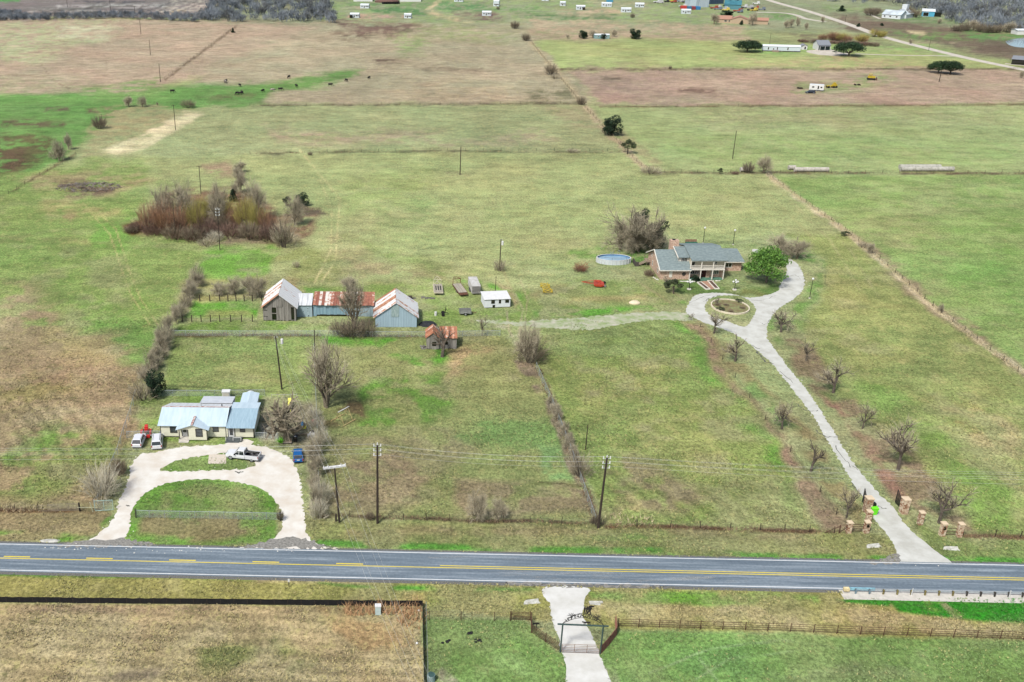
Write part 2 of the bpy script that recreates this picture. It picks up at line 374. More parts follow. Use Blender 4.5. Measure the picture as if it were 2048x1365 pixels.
 ([(1110,512),(1190,520),(1220,510),(1290,480),(1230,500),(1130,500)], (110,160,60), 5, .6, .5, .05),
 ([(1060,500),(1120,520),(1140,530),(1100,535)], (170,174,104), 7, .6, .4, .4),
 ([(1280,540),(1330,570),(1350,600),(1300,590)], (136,160,86), 8, .7, .4, .2),
 ([(1330,560),(1560,550),(1590,560),(1560,590),(1480,604),(1350,592)], (110,140,68), 7, .9, .5, .1),
 ([(1440,560),(1500,568),(1560,600),(1480,604)], (136,130,76), 8, .7, .5, .2),
 ([(1370,490),(1510,492),(1510,498),(1370,496)], (140,160,90), 4, .7, .4, .2),
 ([(1570,500),(1640,520),(1650,570),(1600,640),(1560,690),(1540,650),(1600,600),(1620,560)], (116,154,72), 9, .9, .5, .1),
 ([(1545,640),(1560,632),(1600,640),(1590,690)], (140,160,100), 9, .7, .5, .2),
 ([(1110,646),(1200,640),(1290,640),(1300,655),(1250,664),(1180,668),(1120,658)], (218,214,200), 5, .6, .5, .3), ([(990,644),(1060,650),(1040,700),(1024,690)], (190,182,150), 6, .5, .5, .3), ([(936,640),(1000,638),(1010,652),(950,654)], (206,200,184), 5, .5, .4, .3),
 ([(1600,590),(1700,700),(1760,800),(1700,790),(1600,680)], (122,154,74), 16, .6, .7, .1), ([(700,470),(860,520),(960,545),(880,550),(760,520)], (138,160,84), 14, .6, .7, .1), ([(0,500),(160,500),(230,560),(200,640),(60,600),(0,560)], (120,150,72), 20, .6, 1, .3),
 # right field and pasture right of the fence
 ([(1560,470),(1700,470),(1800,560),(1900,650),(2048,756),(R0,1000),(R0,1080),(1960,1076),(1860,1000),(1700,820),(1600,700),(1640,600),(1640,520)], (148,158,88), 8, 1, .7, .45),
 ([(1640,560),(1720,520),(1900,700),(2048,800),(2048,900),(1850,840),(1700,700)], (164,166,96), 30, .7, .6, .7),
 ([(1850,820),(1960,800),(2048,860),(2048,940),(1960,900)], (178,154,96), 16, .6, .9, .6),
 ([(1700,760),(1900,960),(1960,1060),(2048,1070),(2048,980),(1880,860),(1760,740)], (122,158,66), 20, .6, .6, .1),
 ([(1535,350),(R0,350),(R0,900),(2048,748),(1882,626),(1790,546),(1690,460),(1600,396)], (142,168,90), 4, 1, .5, .35),
 ([(1640,360),(R0,352),(R0,420),(1800,440)], (156,170,104), 20, .7, .4, .5),
 ([(1840,470),(2048,440),(2048,620),(1960,640)], (120,162,70), 26, .5, .5, .1),
 ([(1660,440),(1850,430),(1960,520),(1860,540)], (158,160,104), 26, .5, .6, .4),
 ([(1700,464),(1760,500),(1900,620),(2048,740),(2048,762),(1880,640),(1740,520)], (160,142,108), 8, .8, .5, .3),
 # lots between the road and the barns
 ([(350,674),(622,674),(625,790),(600,800),(520,790),(318,785)], (146,164,88), 5, 1, .6, .4),
 ([(370,720),(520,700),(560,770),(360,770)], (162,164,98), 20, .6, .5, .6),
 ([(318,785),(520,790),(520,900),(300,880),(262,870),(280,800)], (124,156,66), 5, .95, .5, .1),
 ([(508,800),(560,790),(625,800),(640,880),(620,900),(560,880),(512,878)], (146,138,108), 8, .95, .7, .2),
 ([(512,850),(545,850),(550,878),(512,878)], (190,180,160), 6, .8, .3, .1),
 ([(625,672),(850,668),(1010,668),(1066,720),(1100,800),(1140,900),(1186,1042),(640,1034),(610,900),(640,800)], (148,154,92), 6, 1, .7, .4),
 ([(640,674),(850,678),(910,720),(850,740),(720,690),(640,690)], (98,162,46), 7, .85, .5, .05),
 ([(880,740),(940,690),(1000,690),(960,740),(880,760)], (184,158,112), 12, .7, .6, .5),
 ([(715,760),(870,750),(900,800),(860,850),(700,860),(710,800)], (112,156,58), 14, .85, .9, .1),
 ([(690,860),(900,850),(960,900),(860,960),(700,940),(665,900)], (150,142,100), 16, .7, .6, .4),
 ([(655,930),(790,900),(850,960),(830,1010),(660,1020)], (154,134,102), 14, .7, .5, .3),
 ([(920,840),(1110,830),(1130,890),(1010,900),(910,880)], (126,160,84), 12, .7, .7, .2),
 ([(1068,890),(1140,890),(1160,965),(1080,960)], (132,164,96), 8, .8, .3, .1),
 ([(900,960),(1060,965),(1160,975),(1170,1030),(930,1030)], (156,136,104), 12, .7, .5, .3),
 ([(640,800),(720,800),(740,830),(690,850),(640,850)], (112,98,66), 10, .85, .6, .1),
 ([(1030,720),(1068,724),(1110,800),(1150,900),(1180,1000),(1196,1050),(1170,1040),(1130,930),(1088,800)], (146,130,104), 5, .9, .8, .2),
 ([(1080,650),(1380,640),(1440,700),(1540,860),(1640,1060),(1200,1050),(1170,960),(1110,800),(1072,718)], (140,156,80), 6, 1, .8, .4),
 ([(1130,760),(1300,700),(1460,900),(1420,960),(1250,900)], (160,162,92), 30, .6, .9, .7),
 ([(1090,650),(1380,640),(1400,690),(1300,720),(1100,700)], (146,160,96), 12, .6, .6, .3),
 ([(1340,650),(1400,660),(1560,900),(1620,1040),(1560,960),(1430,760)], (104,156,52), 16, .7, .7, .05),
 ([(1200,900),(1330,930),(1440,1000),(1380,1040),(1210,1040)], (150,136,98), 18, .8, .6, .4),
 ([(1230,1000),(1270,990),(1290,1040),(1220,1040)], (196,180,120), 8, .7, .3, .7),
 ([(1372,648),(1408,650),(1500,790),(1600,930),(1720,1060),(1650,1064),(1560,900),(1470,780)], (156,130,102), 8, .95, .4, .1),
 ([(1400,650),(1480,700),(1560,800),(1640,900),(1730,1010),(1712,1062),(1640,960),(1540,820),(1450,720)], (150,138,92), 8, .85, .5, .3),
 ([(1480,760),(1520,760),(1580,860),(1540,860)], (124,160,84), 10, .7, .4, .1),
 ([(1560,650),(1580,640),(1660,740),(1760,850),(1870,960),(1960,1066),(1880,1070),(1810,1030),(1740,920),(1660,820),(1590,730)], (146,128,96), 8, .9, .5, .2),
 ([(1640,790),(1660,790),(1780,940),(1820,1000),(1780,980)], (166,126,102), 6, .7, .4, .1),
 ([(1820,1030),(1900,1060),(1960,1075),(1900,1085),(1830,1060)], (96,96,60), 8, .7, .6, .1),
 ([(1640,778),(1700,770),(1700,790),(1660,800)], (108,140,70), 8, .6, .5, .1),
 # verges along the highway
 ([(L0,1018),(200,1014),(224,1024),(210,1060),(150,1082),(L0,1080)], (156,140,98), 5, 1, .5, .3),
 ([(L0,1056),(150,1062),(190,1060),(220,1030),(232,1028),(200,1070),(100,1090),(L0,1084)], (112,158,56), 6, .9, .4, .05),
 ([(256,1000),(320,962),(420,955),(500,962),(560,1000),(560,1090),(256,1090)], (112,160,58), 5, 1, .5, .1),
 ([(300,1028),(560,1030),(530,1070),(400,1086),(290,1066)], (146,136,90), 10, .9, .5, .3),
 ([(340,975),(480,970),(540,1000),(530,1020),(330,1015)], (140,152,84), 10, .7, .6, .3),
 ([(320,905),(380,900),(480,900),(500,940),(330,950)], (120,158,66), 4, 1, .5, .1),
 ([(612,1036),(1190,1048),(1720,1066),(1800,1080),(1800,1130),(1000,1100),(612,1088)], (140,146,84), 5, 1, .6, .4),
 ([(620,1078),(1100,1094),(1780,1112),(1780,1126),(1100,1106),(600,1090)], (96,156,54), 4, .9, .3, .05),
 ([(1160,1062),(1260,1064),(1290,1084),(1180,1080)], (110,158,66), 8, .7, .3, .05),
 ([(700,1050),(1180,1056),(1640,1072),(1640,1082),(1100,1074),(700,1066)], (150,136,92), 8, .7, .7, .4),
 ([(1830,1040),(1900,1080),(R0,1090),(R0,1160),(1880,1130)], (130,146,80), 6, 1, .5, .3),
 ([(1890,1112),(R0,1130),(R0,1150),(1890,1126)], (88,150,50), 4, .9, .3, .05),
 ([(L0,1134),(1000,1148),(R0,1190),(R0,1300),(1260,1256),(850,1214),(L0,1200)], (160,156,84), 5, 1, .6, .5),
 ([(L0,1142),(420,1148),(640,1160),(640,1166),(400,1158),(L0,1150)], (84,140,46), 4, .95, .4, .05),
 ([(500,1158),(620,1152),(700,1156),(740,1166),(600,1168),(520,1166)], (190,172,124), 5, .8, .4, .3),
 ([(640,1168),(1080,1174),(1080,1180),(900,1184),(700,1172)], (92,156,44), 4, .9, .4, .05),
 ([(860,1172),(1080,1178),(1090,1230),(870,1236)], (146,152,74), 8, .7, .7, .4),
 ([(700,1180),(860,1186),(860,1206),(700,1200)], (184,156,82), 7, .5, .5, .4),
 ([(1180,1182),(1500,1182),(1640,1190),(1650,1212),(1400,1210),(1190,1196)], (120,166,54), 6, .85, .6, .1),
 ([(1180,1205),(1500,1214),(1680,1212),(1780,1222),(2048,1254),(2048,1272),(1260,1248),(1180,1222)], (184,166,110), 6, .85, .8, .7),
 ([(1664,1198),(1790,1198),(1780,1212),(1700,1206)], (52,142,24), 3, .95, .3, 0),
 ([(1770,1194),(R0,1200),(R0,1250),(2048,1246),(1900,1236),(1800,1222)], (48,146,20), 4, .97, .5, 0),
 ([(1880,1206),(1893,1206),(1925,1236),(1908,1238)], (170,150,114), 3, .6, .5, .3),
 # fields below the road
 ([(L0,1206),(846,1214),(850,1400),(846,1700),(L0,1700)], (176,158,112), 3, 1, .7, .8),
 ([(380,1290),(560,1280),(640,1330),(560,1365),(400,1350)], (134,142,76), 22, .7, .9, .4),
 ([(0,1210),(400,1218),(640,1224),(300,1232),(0,1226)], (154,134,102), 7, .7, .7, .3),
 ([(640,1216),(846,1216),(840,1300),(740,1300),(680,1260)], (176,144,96), 9, .7, .8, .8),
 ([(200,1345),(330,1340),(340,1365),(200,1365)], (142,124,100), 10, .7, .4, .1),
 ([(800,1310),(828,1300),(832,1400),(796,1400)], (128,112,84), 5, .8, .3, .1),
 ([(858,1234),(1060,1238),(1122,1300),(1200,1296),(1240,1258),(R0,1290),(R0,1700),(858,1700)], (122,156,78), 6, 1, .35, .2),
 ([(870,1280),(1100,1300),(1120,1365),(900,1365)], (138,168,96), 22, .7, .3, .2),
 ([(1300,1300),(1500,1290),(1560,1365),(1250,1365)], (108,150,76), 24, .6, .4, .05),
 ([(1560,1300),(1860,1300),(1900,1365),(1540,1365)], (130,152,92), 24, .6, .4, .2),
 ([(864,1340),(900,1332),(920,1365),(864,1368)], (176,160,140), 5, .85, .4, .2),
 ([(1205,1310),(1240,1318),(1250,1365),(1225,1365)], (170,170,130), 6, .6, .3, .3),
]
# dark soft strips of weeds and ruts: line, half width, colour, opacity
LINES = [
 ([(640,1032),(900,1040),(1180,1048)], 4, (92,72,54), .8), ([(1210,1052),(1690,1066)], 4, (104,72,50), .85), ([(0,1022),(190,1024)], 3, (120,92,62), .8),
 ([(1930,1072),(2400,1086)], 4, (112,84,56), .8), ([(350,672),(640,673)], 4, (108,98,64), .8), ([(680,672),(850,674)], 4, (84,84,56), .7),
 ([(90,215),(120,243)], 0, (0,0,0), 0), ([(520,212),(800,210),(1160,207)], 1.6, (96,88,66), .8), ([(1200,214),(2400,208)], 1.8, (120,108,74), .8), ([(500,308),(860,303),(1000,303)], 2, (100,100,70), .75), ([(1000,304),(1250,304)], 1.2, (120,116,84), .7),
 ([(1300,346),(2400,348)], 2.2, (104,92,70), .85), ([(1120,140),(2400,138)], 1.6, (104,86,66), .8), ([(470,55),(400,108),(330,160)], 2, (120,100,80), .7),
 ([(1062,85),(1130,160),(1192,240),(1290,340)], 6, (186,168,130), .85), ([(1535,352),(1690,461),(1882,628),(2120,800)], 5, (206,190,150), .8), ([(150,308),(80,350),(20,385)], 2, (104,86,60), .6),
 ([(0,150),(40,150),(98,155),(130,174),(140,178)], 1.2, (132,108,86), .6), ([(84,130),(98,152)], 1, (132,108,86), .6), ([(212,120),(212,176)], 1, (150,130,104), .5),
 ([(165,405),(220,470),(240,530),(262,590),(300,650)], 1.3, (186,180,112), .7), ([(180,405),(232,460),(255,530),(282,600),(316,650)], 1.3, (186,180,112), .7),
 ([(600,300),(680,400),(676,440),(672,520),(645,562)], 2.0, (200,192,128), .75), ([(640,360),(664,420),(662,500),(630,566)], 1.8, (200,192,128), .7),
 ([(1010,600),(1018,660),(1040,700)], 2, (190,176,140), .6), ([(1030,590),(1046,620),(1036,680)], 2, (184,174,130), .6), ([(1000,520),(1020,580),(1030,600)], 2.4, (170,160,108), .5),
 ([(1040,560),(1055,600),(1050,640)], 1.5, (178,164,120), .6), ([(1210,580),(1230,540),(1240,516)], 0, (0,0,0), 0),
 ([(1560,360),(1700,500),(1760,600)], 2, (176,172,116), .5), ([(1540,360),(1660,480),(1720,580)], 2, (176,172,116), .5), ([(1516,366),(1630,480)], 1.5, (170,168,108), .5),
 ([(1270,560),(1340,606)], 1.6, (164,156,112), .6), ([(1292,552),(1370,600)], 1.6, (164,156,112), .6),
 ([(0,1092),(600,1100)], 1.5, (96,108,60), .5), ([(320,770),(640,790)], 2, (80,84,54), .55), ([(336,779),(510,790)], 2, (70,80,48), .6),
 ([(1280,514),(1330,490),(1500,484),(1600,506),(1650,540),(1652,575)], 1.4, (96,104,70), .55), ([(1470,930),(1545,936),(1560,952)], 3, (150,170,80), .7), ([(1078,964),(1120,968),(1170,974)], 1.4, (70,60,44), .7),
 ([(1300,1345),(1420,1300),(1560,1280),(1700,1300)], 2.5, (150,170,116), .5), ([(1380,1365),(1460,1320),(1600,1300)], 2.5, (144,166,110), .5), ([(1400,1320),(1440,1365)], 2.5, (150,170,116), .4),
 ([(200,24),(30,28)], 1, (70,66,62), .6), ([(210,12),(60,27)], 1.4, (84,78,70), .7), ([(130,22),(0,22)], 1, (84,78,70), .6), ([(300,20),(120,17)], 1.2, (92,88,88), .7), ([(370,2),(300,30)], 1.5, (100,94,88), .7), ([(420,0),(330,36)], 1.5, (104,98,92), .7), ([(440,6),(360,38)], 1.3, (90,86,84), .7), ([(396,2),(316,33)], 1.2, (98,92,88), .7), ([(345,4),(296,22)], 1.2, (88,84,84), .7), ([(290,4),(150,3)], 1.6, (80,80,86), .7), ([(330,12),(220,14)], 1.1, (104,98,92), .7), ([(270,26),(100,28)], 1.4, (88,80,68), .7),
 ([(400,44),(240,36),(100,38)], 1.4, (84,76,60), .7),
]
FURROW = [([(645,905),(830,900),(850,1010),(650,1020)], 3.0), ([(1180,640),(1400,640),(1640,1060),(1210,1050)], 3.4), ([(0,640),(300,680),(230,900),(0,1010)], 2.6), ([(0,1210),(846,1214),(846,1500),(0,1500)], 2.4)]
def paint(px, py, X, Y):
    n = len(px); col = np.empty((n,3)); col[:] = C(156,164,108)[:3]; tuft = np.full(n, .5); dry = np.full(n, .4)
    w1 = fbm(X, Y, 26, 4); w2 = fbm(X+300, Y-80, 26, 4); w3 = fbm(X, Y, 5, 4); w4 = fbm(X+90, Y+50, 5, 4)
    for pts, rgb, fe, al, tu, dr in AREAS:
        xs = [p[0] for p in pts]; ys = [p[1] for p in pts]; m = fe*2+10
        sel = np.where((px > min(xs)-m) & (px < max(xs)+m) & (py > min(ys)-m) & (py < max(ys)+m))[0]
        if not len(sel): continue
        k = min(fe*1.5, 22)
        d = sdist(px[sel]+w1[sel]*k*4+w3[sel]*k*2, py[sel]+w2[sel]*k*2+w4[sel]*k*1.2, pts)
        a = np.clip(d/(fe*1.6)+.5, 0, 1)*al; a = a[:,None]
        if al < 1: a = a*np.clip(.95+(w3[sel]+w4[sel])*(2.2 if al > .9 else 5), .12, 1.2)[:,None]
        a = np.clip(a, 0, 1)
        col[sel] = col[sel]*(1-a)+np.array(C(*rgb)[:3])*a
        tuft[sel] = tuft[sel]*(1-a[:,0])+tu*a[:,0]; dry[sel] = dry[sel]*(1-a[:,0])+dr*a[:,0]
    for pts, hw, rgb, al in LINES:
        if hw <= 0: continue
        xs = [p[0] for p in pts]; ys = [p[1] for p in pts]; m = hw*3
        sel = np.where((px > min(xs)-m) & (px < max(xs)+m) & (py > min(ys)-m) & (py < max(ys)+m))[0]
        if not len(sel): continue
        d = ldist(px[sel]+w1[sel]*hw*2, py[sel]+w4[sel]*hw*2.5, pts)
        a = np.clip(1.5-d/hw, 0, 1)*al*np.clip(1+w3[sel]*4, .15, 1.2); a = np.clip(a, 0, 1)[:,None]
        col[sel] = col[sel]*(1-a)+np.array(C(*rgb)[:3])*a
    big = fbm(X, Y, 60, 5, .8); med = fbm(X, Y, 9, 5)
    col *= (1+.35*big+.30*med)[:,None]
    hue = fbm(X+900, Y+40, 22, 4)
    col[:,0] *= 1+.22*hue; col[:,1] *= 1-.06*hue
    far = np.clip((py-200)/500, .25, 1)
    s1 = np.clip((fbm(X+50, Y-20, 7, 5)+.35*fbm(X, Y, 30, 3))*5, -1, 1)*tuft*.8; s2 = np.clip(s1, 0, 1)*far*.75; s3 = np.clip(-s1, 0, 1)*far*.65*np.clip((col[:,1]/col[:,0]-.98)*5+.12, .1, 1)
    L = (col*np.array([.3,.59,.11])).sum(1); straw = np.array([1.12,.98,.52]); grn = np.array([.72,1.03,.30]); L = L/.97
    col = col*(1-s2[:,None])+(L[:,None]*1.2*straw)*s2[:,None]; col = col*(1-s3[:,None])+(L[:,None]*.86*grn)*s3[:,None]
    lum = (col*np.array([.3,.59,.11])).sum(1)[:,None]; col = (lum+(col-lum)*.95)*np.array([.985,1.0,1.06])
    for pts, wl in FURROW:
        xs = [p[0] for p in pts]; ys = [p[1] for p in pts]; sel = np.where((px > min(xs)) & (px < max(xs)) & (py > min(ys)) & (py < max(ys)))[0]
        if len(sel):
            d = np.clip(sdist(px[sel], py[sel], pts)/12, 0, 1); ph = (Y[sel]*.5+X[sel]*.85 if wl != 2.4 else Y[sel]+X[sel]*.03)/wl*6.283+w1[sel]*10
            col[sel] *= (1+.13*np.sin(ph)*d*np.clip(.6+w2[sel]*5, 0, 1.3))[:,None]
    return np.clip(col*np.array([.90,.885,.90]), .01, .9), tuft, dry
def unproj(X, Y):
    zc = Y*CP+HC*SP; yc = Y*SP-HC*CP
    return CX+FPX*X/zc, 682.5-FPX*yc/zc
# ------------------------------------------------------------------ ground: one sheet out to the horizon
rows = list(np.arange(1480, -30, -2.6))+list(np.arange(-30, -150, -6))
ys = [P(1024, r).y for r in rows]
ys = [20, 45, 65, 78]+[y for y in ys if y > 80]+[2600, 3400, 5000, 9000, 14000]
nc = 860; us = np.linspace(-.46, .74, nc)
us = np.concatenate([[-3,-1.6,-1,-.6], us, [.85,1.1,1.7,3]]); nc = len(us)
GY = np.repeat(np.array(ys), nc); GX = np.tile(us, len(ys))*(GY+30)
px, py = unproj(GX, GY)
gcol, gtuft, gdry = paint(px, np.clip(py, -400, 3000), GX, GY)
GZ = -0.12+np.zeros(len(GX))
GZ = fbm(GX, GY, 1.2, 3)*.0
nr = len(ys); idx = np.arange(nr*nc).reshape(nr, nc)
fa = np.stack([idx[:-1,:-1].ravel(), idx[:-1,1:].ravel(), idx[1:,1:].ravel(), idx[1:,:-1].ravel()], 1)
me = bpy.data.meshes.new('ground'); me.vertices.add(nr*nc); me.vertices.foreach_set('co', np.stack([GX,GY,GZ],1).astype(np.float32).ravel())
nf = len(fa); me.loops.add(nf*4); me.loops.foreach_set('vertex_index', fa.astype(np.int32).ravel()); me.polygons.add(nf)
me.polygons.foreach_set('loop_start', np.arange(0, nf*4, 4, dtype=np.int32)); me.update(calc_edges=True)
ca = me.color_attributes.new('cover', 'FLOAT_COLOR', 'POINT'); ca.data.foreach_set('color', np.concatenate([gcol, np.ones((nr*nc,1))],1).astype(np.float32).ravel())
cb = me.color_attributes.new('clump', 'FLOAT_COLOR', 'POINT'); cb.data.foreach_set('color', np.stack([gtuft, gdry, gtuft*0, gtuft*0+1],1).astype(np.float32).ravel())
def ground_mat():
    m = bpy.data.materials.new('pasture'); m.use_nodes = True; n = m.node_tree.nodes; l = m.node_tree.links
    b = n['Principled BSDF']; b.inputs['Roughness'].default_value = .95; b.inputs['Specular IOR Level'].default_value = .1
    a1 = n.new('ShaderNodeAttribute'); a1.attribute_name = 'cover'; a2 = n.new('ShaderNodeAttribute'); a2.attribute_name = 'clump'
    sp = n.new('ShaderNodeSeparateColor'); l.new(a2.outputs['Color'], sp.inputs[0])
    tc = n.new('ShaderNodeTexCoord')
    def noise(scale, detail, rough, st=(1,1,1)):
        mp = n.new('ShaderNodeMapping'); mp.inputs['Scale'].default_value = st; l.new(tc.outputs['Object'], mp.inputs[0])
        z = n.new('ShaderNodeTexNoise'); z.inputs['Scale'].default_value = scale; z.inputs['Detail'].default_value = detail; z.inputs['Roughness'].default_value = rough
        l.new(mp.outputs[0], z.inputs['Vector']); return z.outputs[0]
    def rng(x, a, b_, c=0, d=1):
        r = n.new('ShaderNodeMapRange'); r.inputs[1].default_value = a; r.inputs[2].default_value = b_; r.inputs[3].default_value = c; r.inputs[4].default_value = d; l.new(x, r.inputs[0]); return r.outputs[0]
    def math_(op, x, y):
        k = n.new('ShaderNodeMath'); k.operation = op
        for i, q in enumerate((x, y)):
            if isinstance(q, (int, float)): k.inputs[i].default_value = q
            else: l.new(q, k.inputs[i])
        return k.outputs[0]
    mid = noise(.11, 9, .82, (1,1.6,1)); fine = noise(1.9, 6, .85, (1,.8,1)); dk = noise(.33, 9, .84, (1,1.15,1)); st = noise(.4, 9, .84, (1.3,.8,1)); coarse = noise(.035, 6, .7)
    v = math_('MULTIPLY', math_('MULTIPLY', rng(fine, .4, .6, .55, 1.45), rng(coarse, .35, .65, .86, 1.14)), rng(mid, .38, .62, .7, 1.3))
    mix = n.new('ShaderNodeMix'); mix.data_type = 'RGBA'; mix.blend_type = 'MULTIPLY'; mix.inputs[0].default_value = 1; l.new(a1.outputs['Color'], mix.inputs[6]); 
    cc = n.new('ShaderNodeCombineColor'); l.new(v, cc.inputs[0]); l.new(v, cc.inputs[1]); l.new(math_('MULTIPLY', v, .97), cc.inputs[2]); l.new(cc.outputs[0], mix.inputs[7])
    m2 = n.new('ShaderNodeMix'); m2.data_type = 'RGBA'; l.new(mix.outputs[2], m2.inputs[6]); m2.inputs[7].default_value = C(206,194,130)
    l.new(math_('MULTIPLY', rng(st, .52, .6), math_('MULTIPLY', sp.outputs[1], .7)), m2.inputs[0])
    m3 = n.new('ShaderNodeMix'); m3.data_type = 'RGBA'; l.new(m2.outputs[2], m3.inputs[6]); m3.inputs[7].default_value = C(92,98,56)
    l.new(math_('MULTIPLY', rng(dk, .545, .6), math_('MULTIPLY', sp.outputs[0], .75)), m3.inputs[0])
    l.new(m3.outputs[2], b.inputs['Base Color'])
    bp = n.new('ShaderNodeBump'); bp.inputs['Strength'].default_value = .6; bp.inputs['Distance'].default_value = .25; l.new(math_('ADD', fine, dk), bp.inputs['Height']); l.new(bp.outputs[0], b.inputs['Normal'])
    return m
me.materials.append(ground_mat())
struct('ground', me, None)
# ------------------------------------------------------------------ road, drives
rnd = random.Random(3)
def flat_mesh(outline, z, holes=(), jit=.18, step=.45, seed=1):
    """a flat sheet inside a world outline with uneven gravelly edges"""
    rg = random.Random(seed)
    def dens(pts):
        o = []
        for i in range(len(pts)):
            a = pts[i]; b = pts[(i+1)%len(pts)]; L = (b-a).length; k = max(1, int(L/step)); nrm = Vector((-(b-a).y, (b-a).x, 0)).normalized()
            for j in range(k):
                q = a.lerp(b, j/k)+nrm*rg.uniform(-jit, jit)*min(1, L); q.z = z; o.append(q)
        return o
    loops = [dens(outline)]+[dens(h) for h in holes]
    tr = tessellate_polygon(loops); vs = [p for lp in loops for p in lp]
    mb = MB(); mb.v = [tuple(p) for p in vs]
    for t in tr:
        a, b, c = (vs[i] for i in t)
        if (b-a).cross(c-a).z < 0: t = (t[0], t[2], t[1])
        mb.f.append(tuple(t)); mb.m.append(0)
    return mb
def smooth_poly(pts, k=6, closed=True):
    """Catmull-Rom through photograph points, returned on the ground"""
    q = [P(*p) for p in pts]; n = len(q); o = []
    rngi = range(n) if closed else range(n-1)
    for i in rngi:
        p0, p1, p2, p3 = (q[(i-1)%n], q[i], q[(i+1)%n], q[(i+2)%n]) if closed else (q[max(i-1,0)], q[i], q[i+1], q[min(i+2,n-1)])
        for j in range(k):
            t = j/k; o.append(.5*((2*p1)+(p2-p0)*t+(2*p0-5*p1+4*p2-p3)*t*t+(3*p1-p0-3*p2+p3)*t**3))
    if not closed: o.append(q[-1])
    return o
def stripmesh(a, b, off0, off1, z, ext=0.0, x0=None, x1=None):
    d = (b-a).normalized(); nn = Vector((-d.y, d.x, 0)); a = a-d*ext; b = b+d*ext
    return MB().quad(*[Vector((p.x, p.y, z)) for p in (a+nn*off0, b+nn*off0, b+nn*off1, a+nn*off1)])
RA, RB = P(0,1114.5), P(2048,1158.5)
rd = (RB-RA).normalized(); rn = Vector((-rd.y, rd.x, 0))
def road_pt(px, py):
    """distance along and across the highway"""
    q = P(px, py)-RA; return q.dot(rd), q.dot(rn)
NE = (road_pt(0,1088.5)[1]+road_pt(2048,1134)[1]+road_pt(1024,1108)[1])/3
SE = (road_pt(0,1141)[1]+road_pt(2048,1187)[1]+road_pt(1024,1161)[1])/3
print('road edges', NE, SE, 'length', (RB-RA).length)
ASPH = M('asphalt', C(96,106,112), C(82,92,98), scale=.6, rough=.75, stretch=(.25,2.5,1), detail=8)
def road_mat():
    m = M('worn_asphalt', C(98,106,112), rough=.7); n = m.node_tree.nodes; l = m.node_tree.links; b = n['Principled BSDF']
    tc = n.new('ShaderNodeTexCoord'); mp = n.new('ShaderNodeMapping'); mp.inputs['Scale'].default_value = (.05,1.3,1); l.new(tc.outputs['Object'], mp.inputs[0])
    z = n.new('ShaderNodeTexNoise'); z.inputs['Scale'].default_value = 1; z.inputs['Detail'].default_value = 9; z.inputs['Roughness'].default_value = .7; l.new(mp.outputs[0], z.inputs['Vector'])
    z2 = n.new('ShaderNodeTexNoise'); z2.inputs['Scale'].default_value = 2.5; z2.inputs['Detail'].default_value = 8; l.new(tc.outputs['Object'], z2.inputs['Vector'])
    cr = n.new('ShaderNodeValToRGB'); l.new(z.outputs[0], cr.inputs[0]); e = cr.color_ramp.elements
    e[0].position = .3; e[0].color = C(90,102,112); e[1].position = .72; e[1].color = C(164,174,180); k = e.new(.5); k.color = C(113,126,135)
    mx = n.new('ShaderNodeMix'); mx.data_type = 'RGBA'; mx.blend_type = 'OVERLAY'; mx.inputs[0].default_value = .35; l.new(cr.outputs[0], mx.inputs[6]); l.new(z2.outputs[0], mx.inputs[7]); l.new(mx.outputs[2], b.inputs['Base Color'])
    return m
ROADM = road_mat()
def road_strip(name, s0, s1, o0, o1, z, mat):
    mb = MB(); mb.box(s0, o0, z-.003, s1, o1, z)
    o = link(name, mb.mesh(name, mat)); o.location = (RA.x, RA.y, 0); o.rotation_euler = (0,0,math.atan2(rd.y, rd.x)); return tag(o, kind='structure')
SHOULD = M('road_shoulder_gravel', C(128,126,120), C(88,88,82), scale=5, rough=.95, detail=8)
road_strip('road_shoulder', -500, 700, SE-1.0, NE+.75, .004, SHOULD)
road_strip('road', -500, 700, SE-.32, NE+.32, .012, ROADM)
LINEW = M('white_road_paint', C(226,228,226), contrast=.08, scale=1.2); LINEY = M('yellow_road_paint', C(232,208,70), C(214,196,96), scale=1, rough=.7)
road_strip('road_edge_line', -500, 700, NE-.08, NE+.08, .03, LINEW)
road_strip('road_edge_line', -500, 700, SE-.08, SE+.08, .03, LINEW)
MID = -.05; sD = road_pt(880,1135)[0]
road_strip('road_centre_line', -500, 700, MID-.32, MID-.14, .03, LINEY)
road_strip('road_centre_line', sD, 700, MID+.14, MID+.32, .03, LINEY)
sA = road_pt(8,1113)[0]
mb = MB()
for k in range(-12, 6):
    s0 = sA+k*12.2
    if s0+3.1 < sD: mb.box(s0, MID+.08, .014, s0+3.9, MID+.32, .03)
o = link('road_dash_lines', mb.mesh('road_dash_lines', LINEY)); o.location = (RA.x,RA.y,0); o.rotation_euler = (0,0,math.atan2(rd.y,rd.x)); tag(o, kind='structure')
GRAV = M('caliche_gravel', C(230,227,217), C(214,204,188), scale=.35, rough=.95, detail=12)
GRAVW = M('worn_concrete_drive', C(212,212,203), C(188,187,176), scale=.4, rough=.95, detail=12)
GRAVB = M('white_caliche', C(224,223,216), C(204,202,192), scale=.4, rough=.95, detail=12)
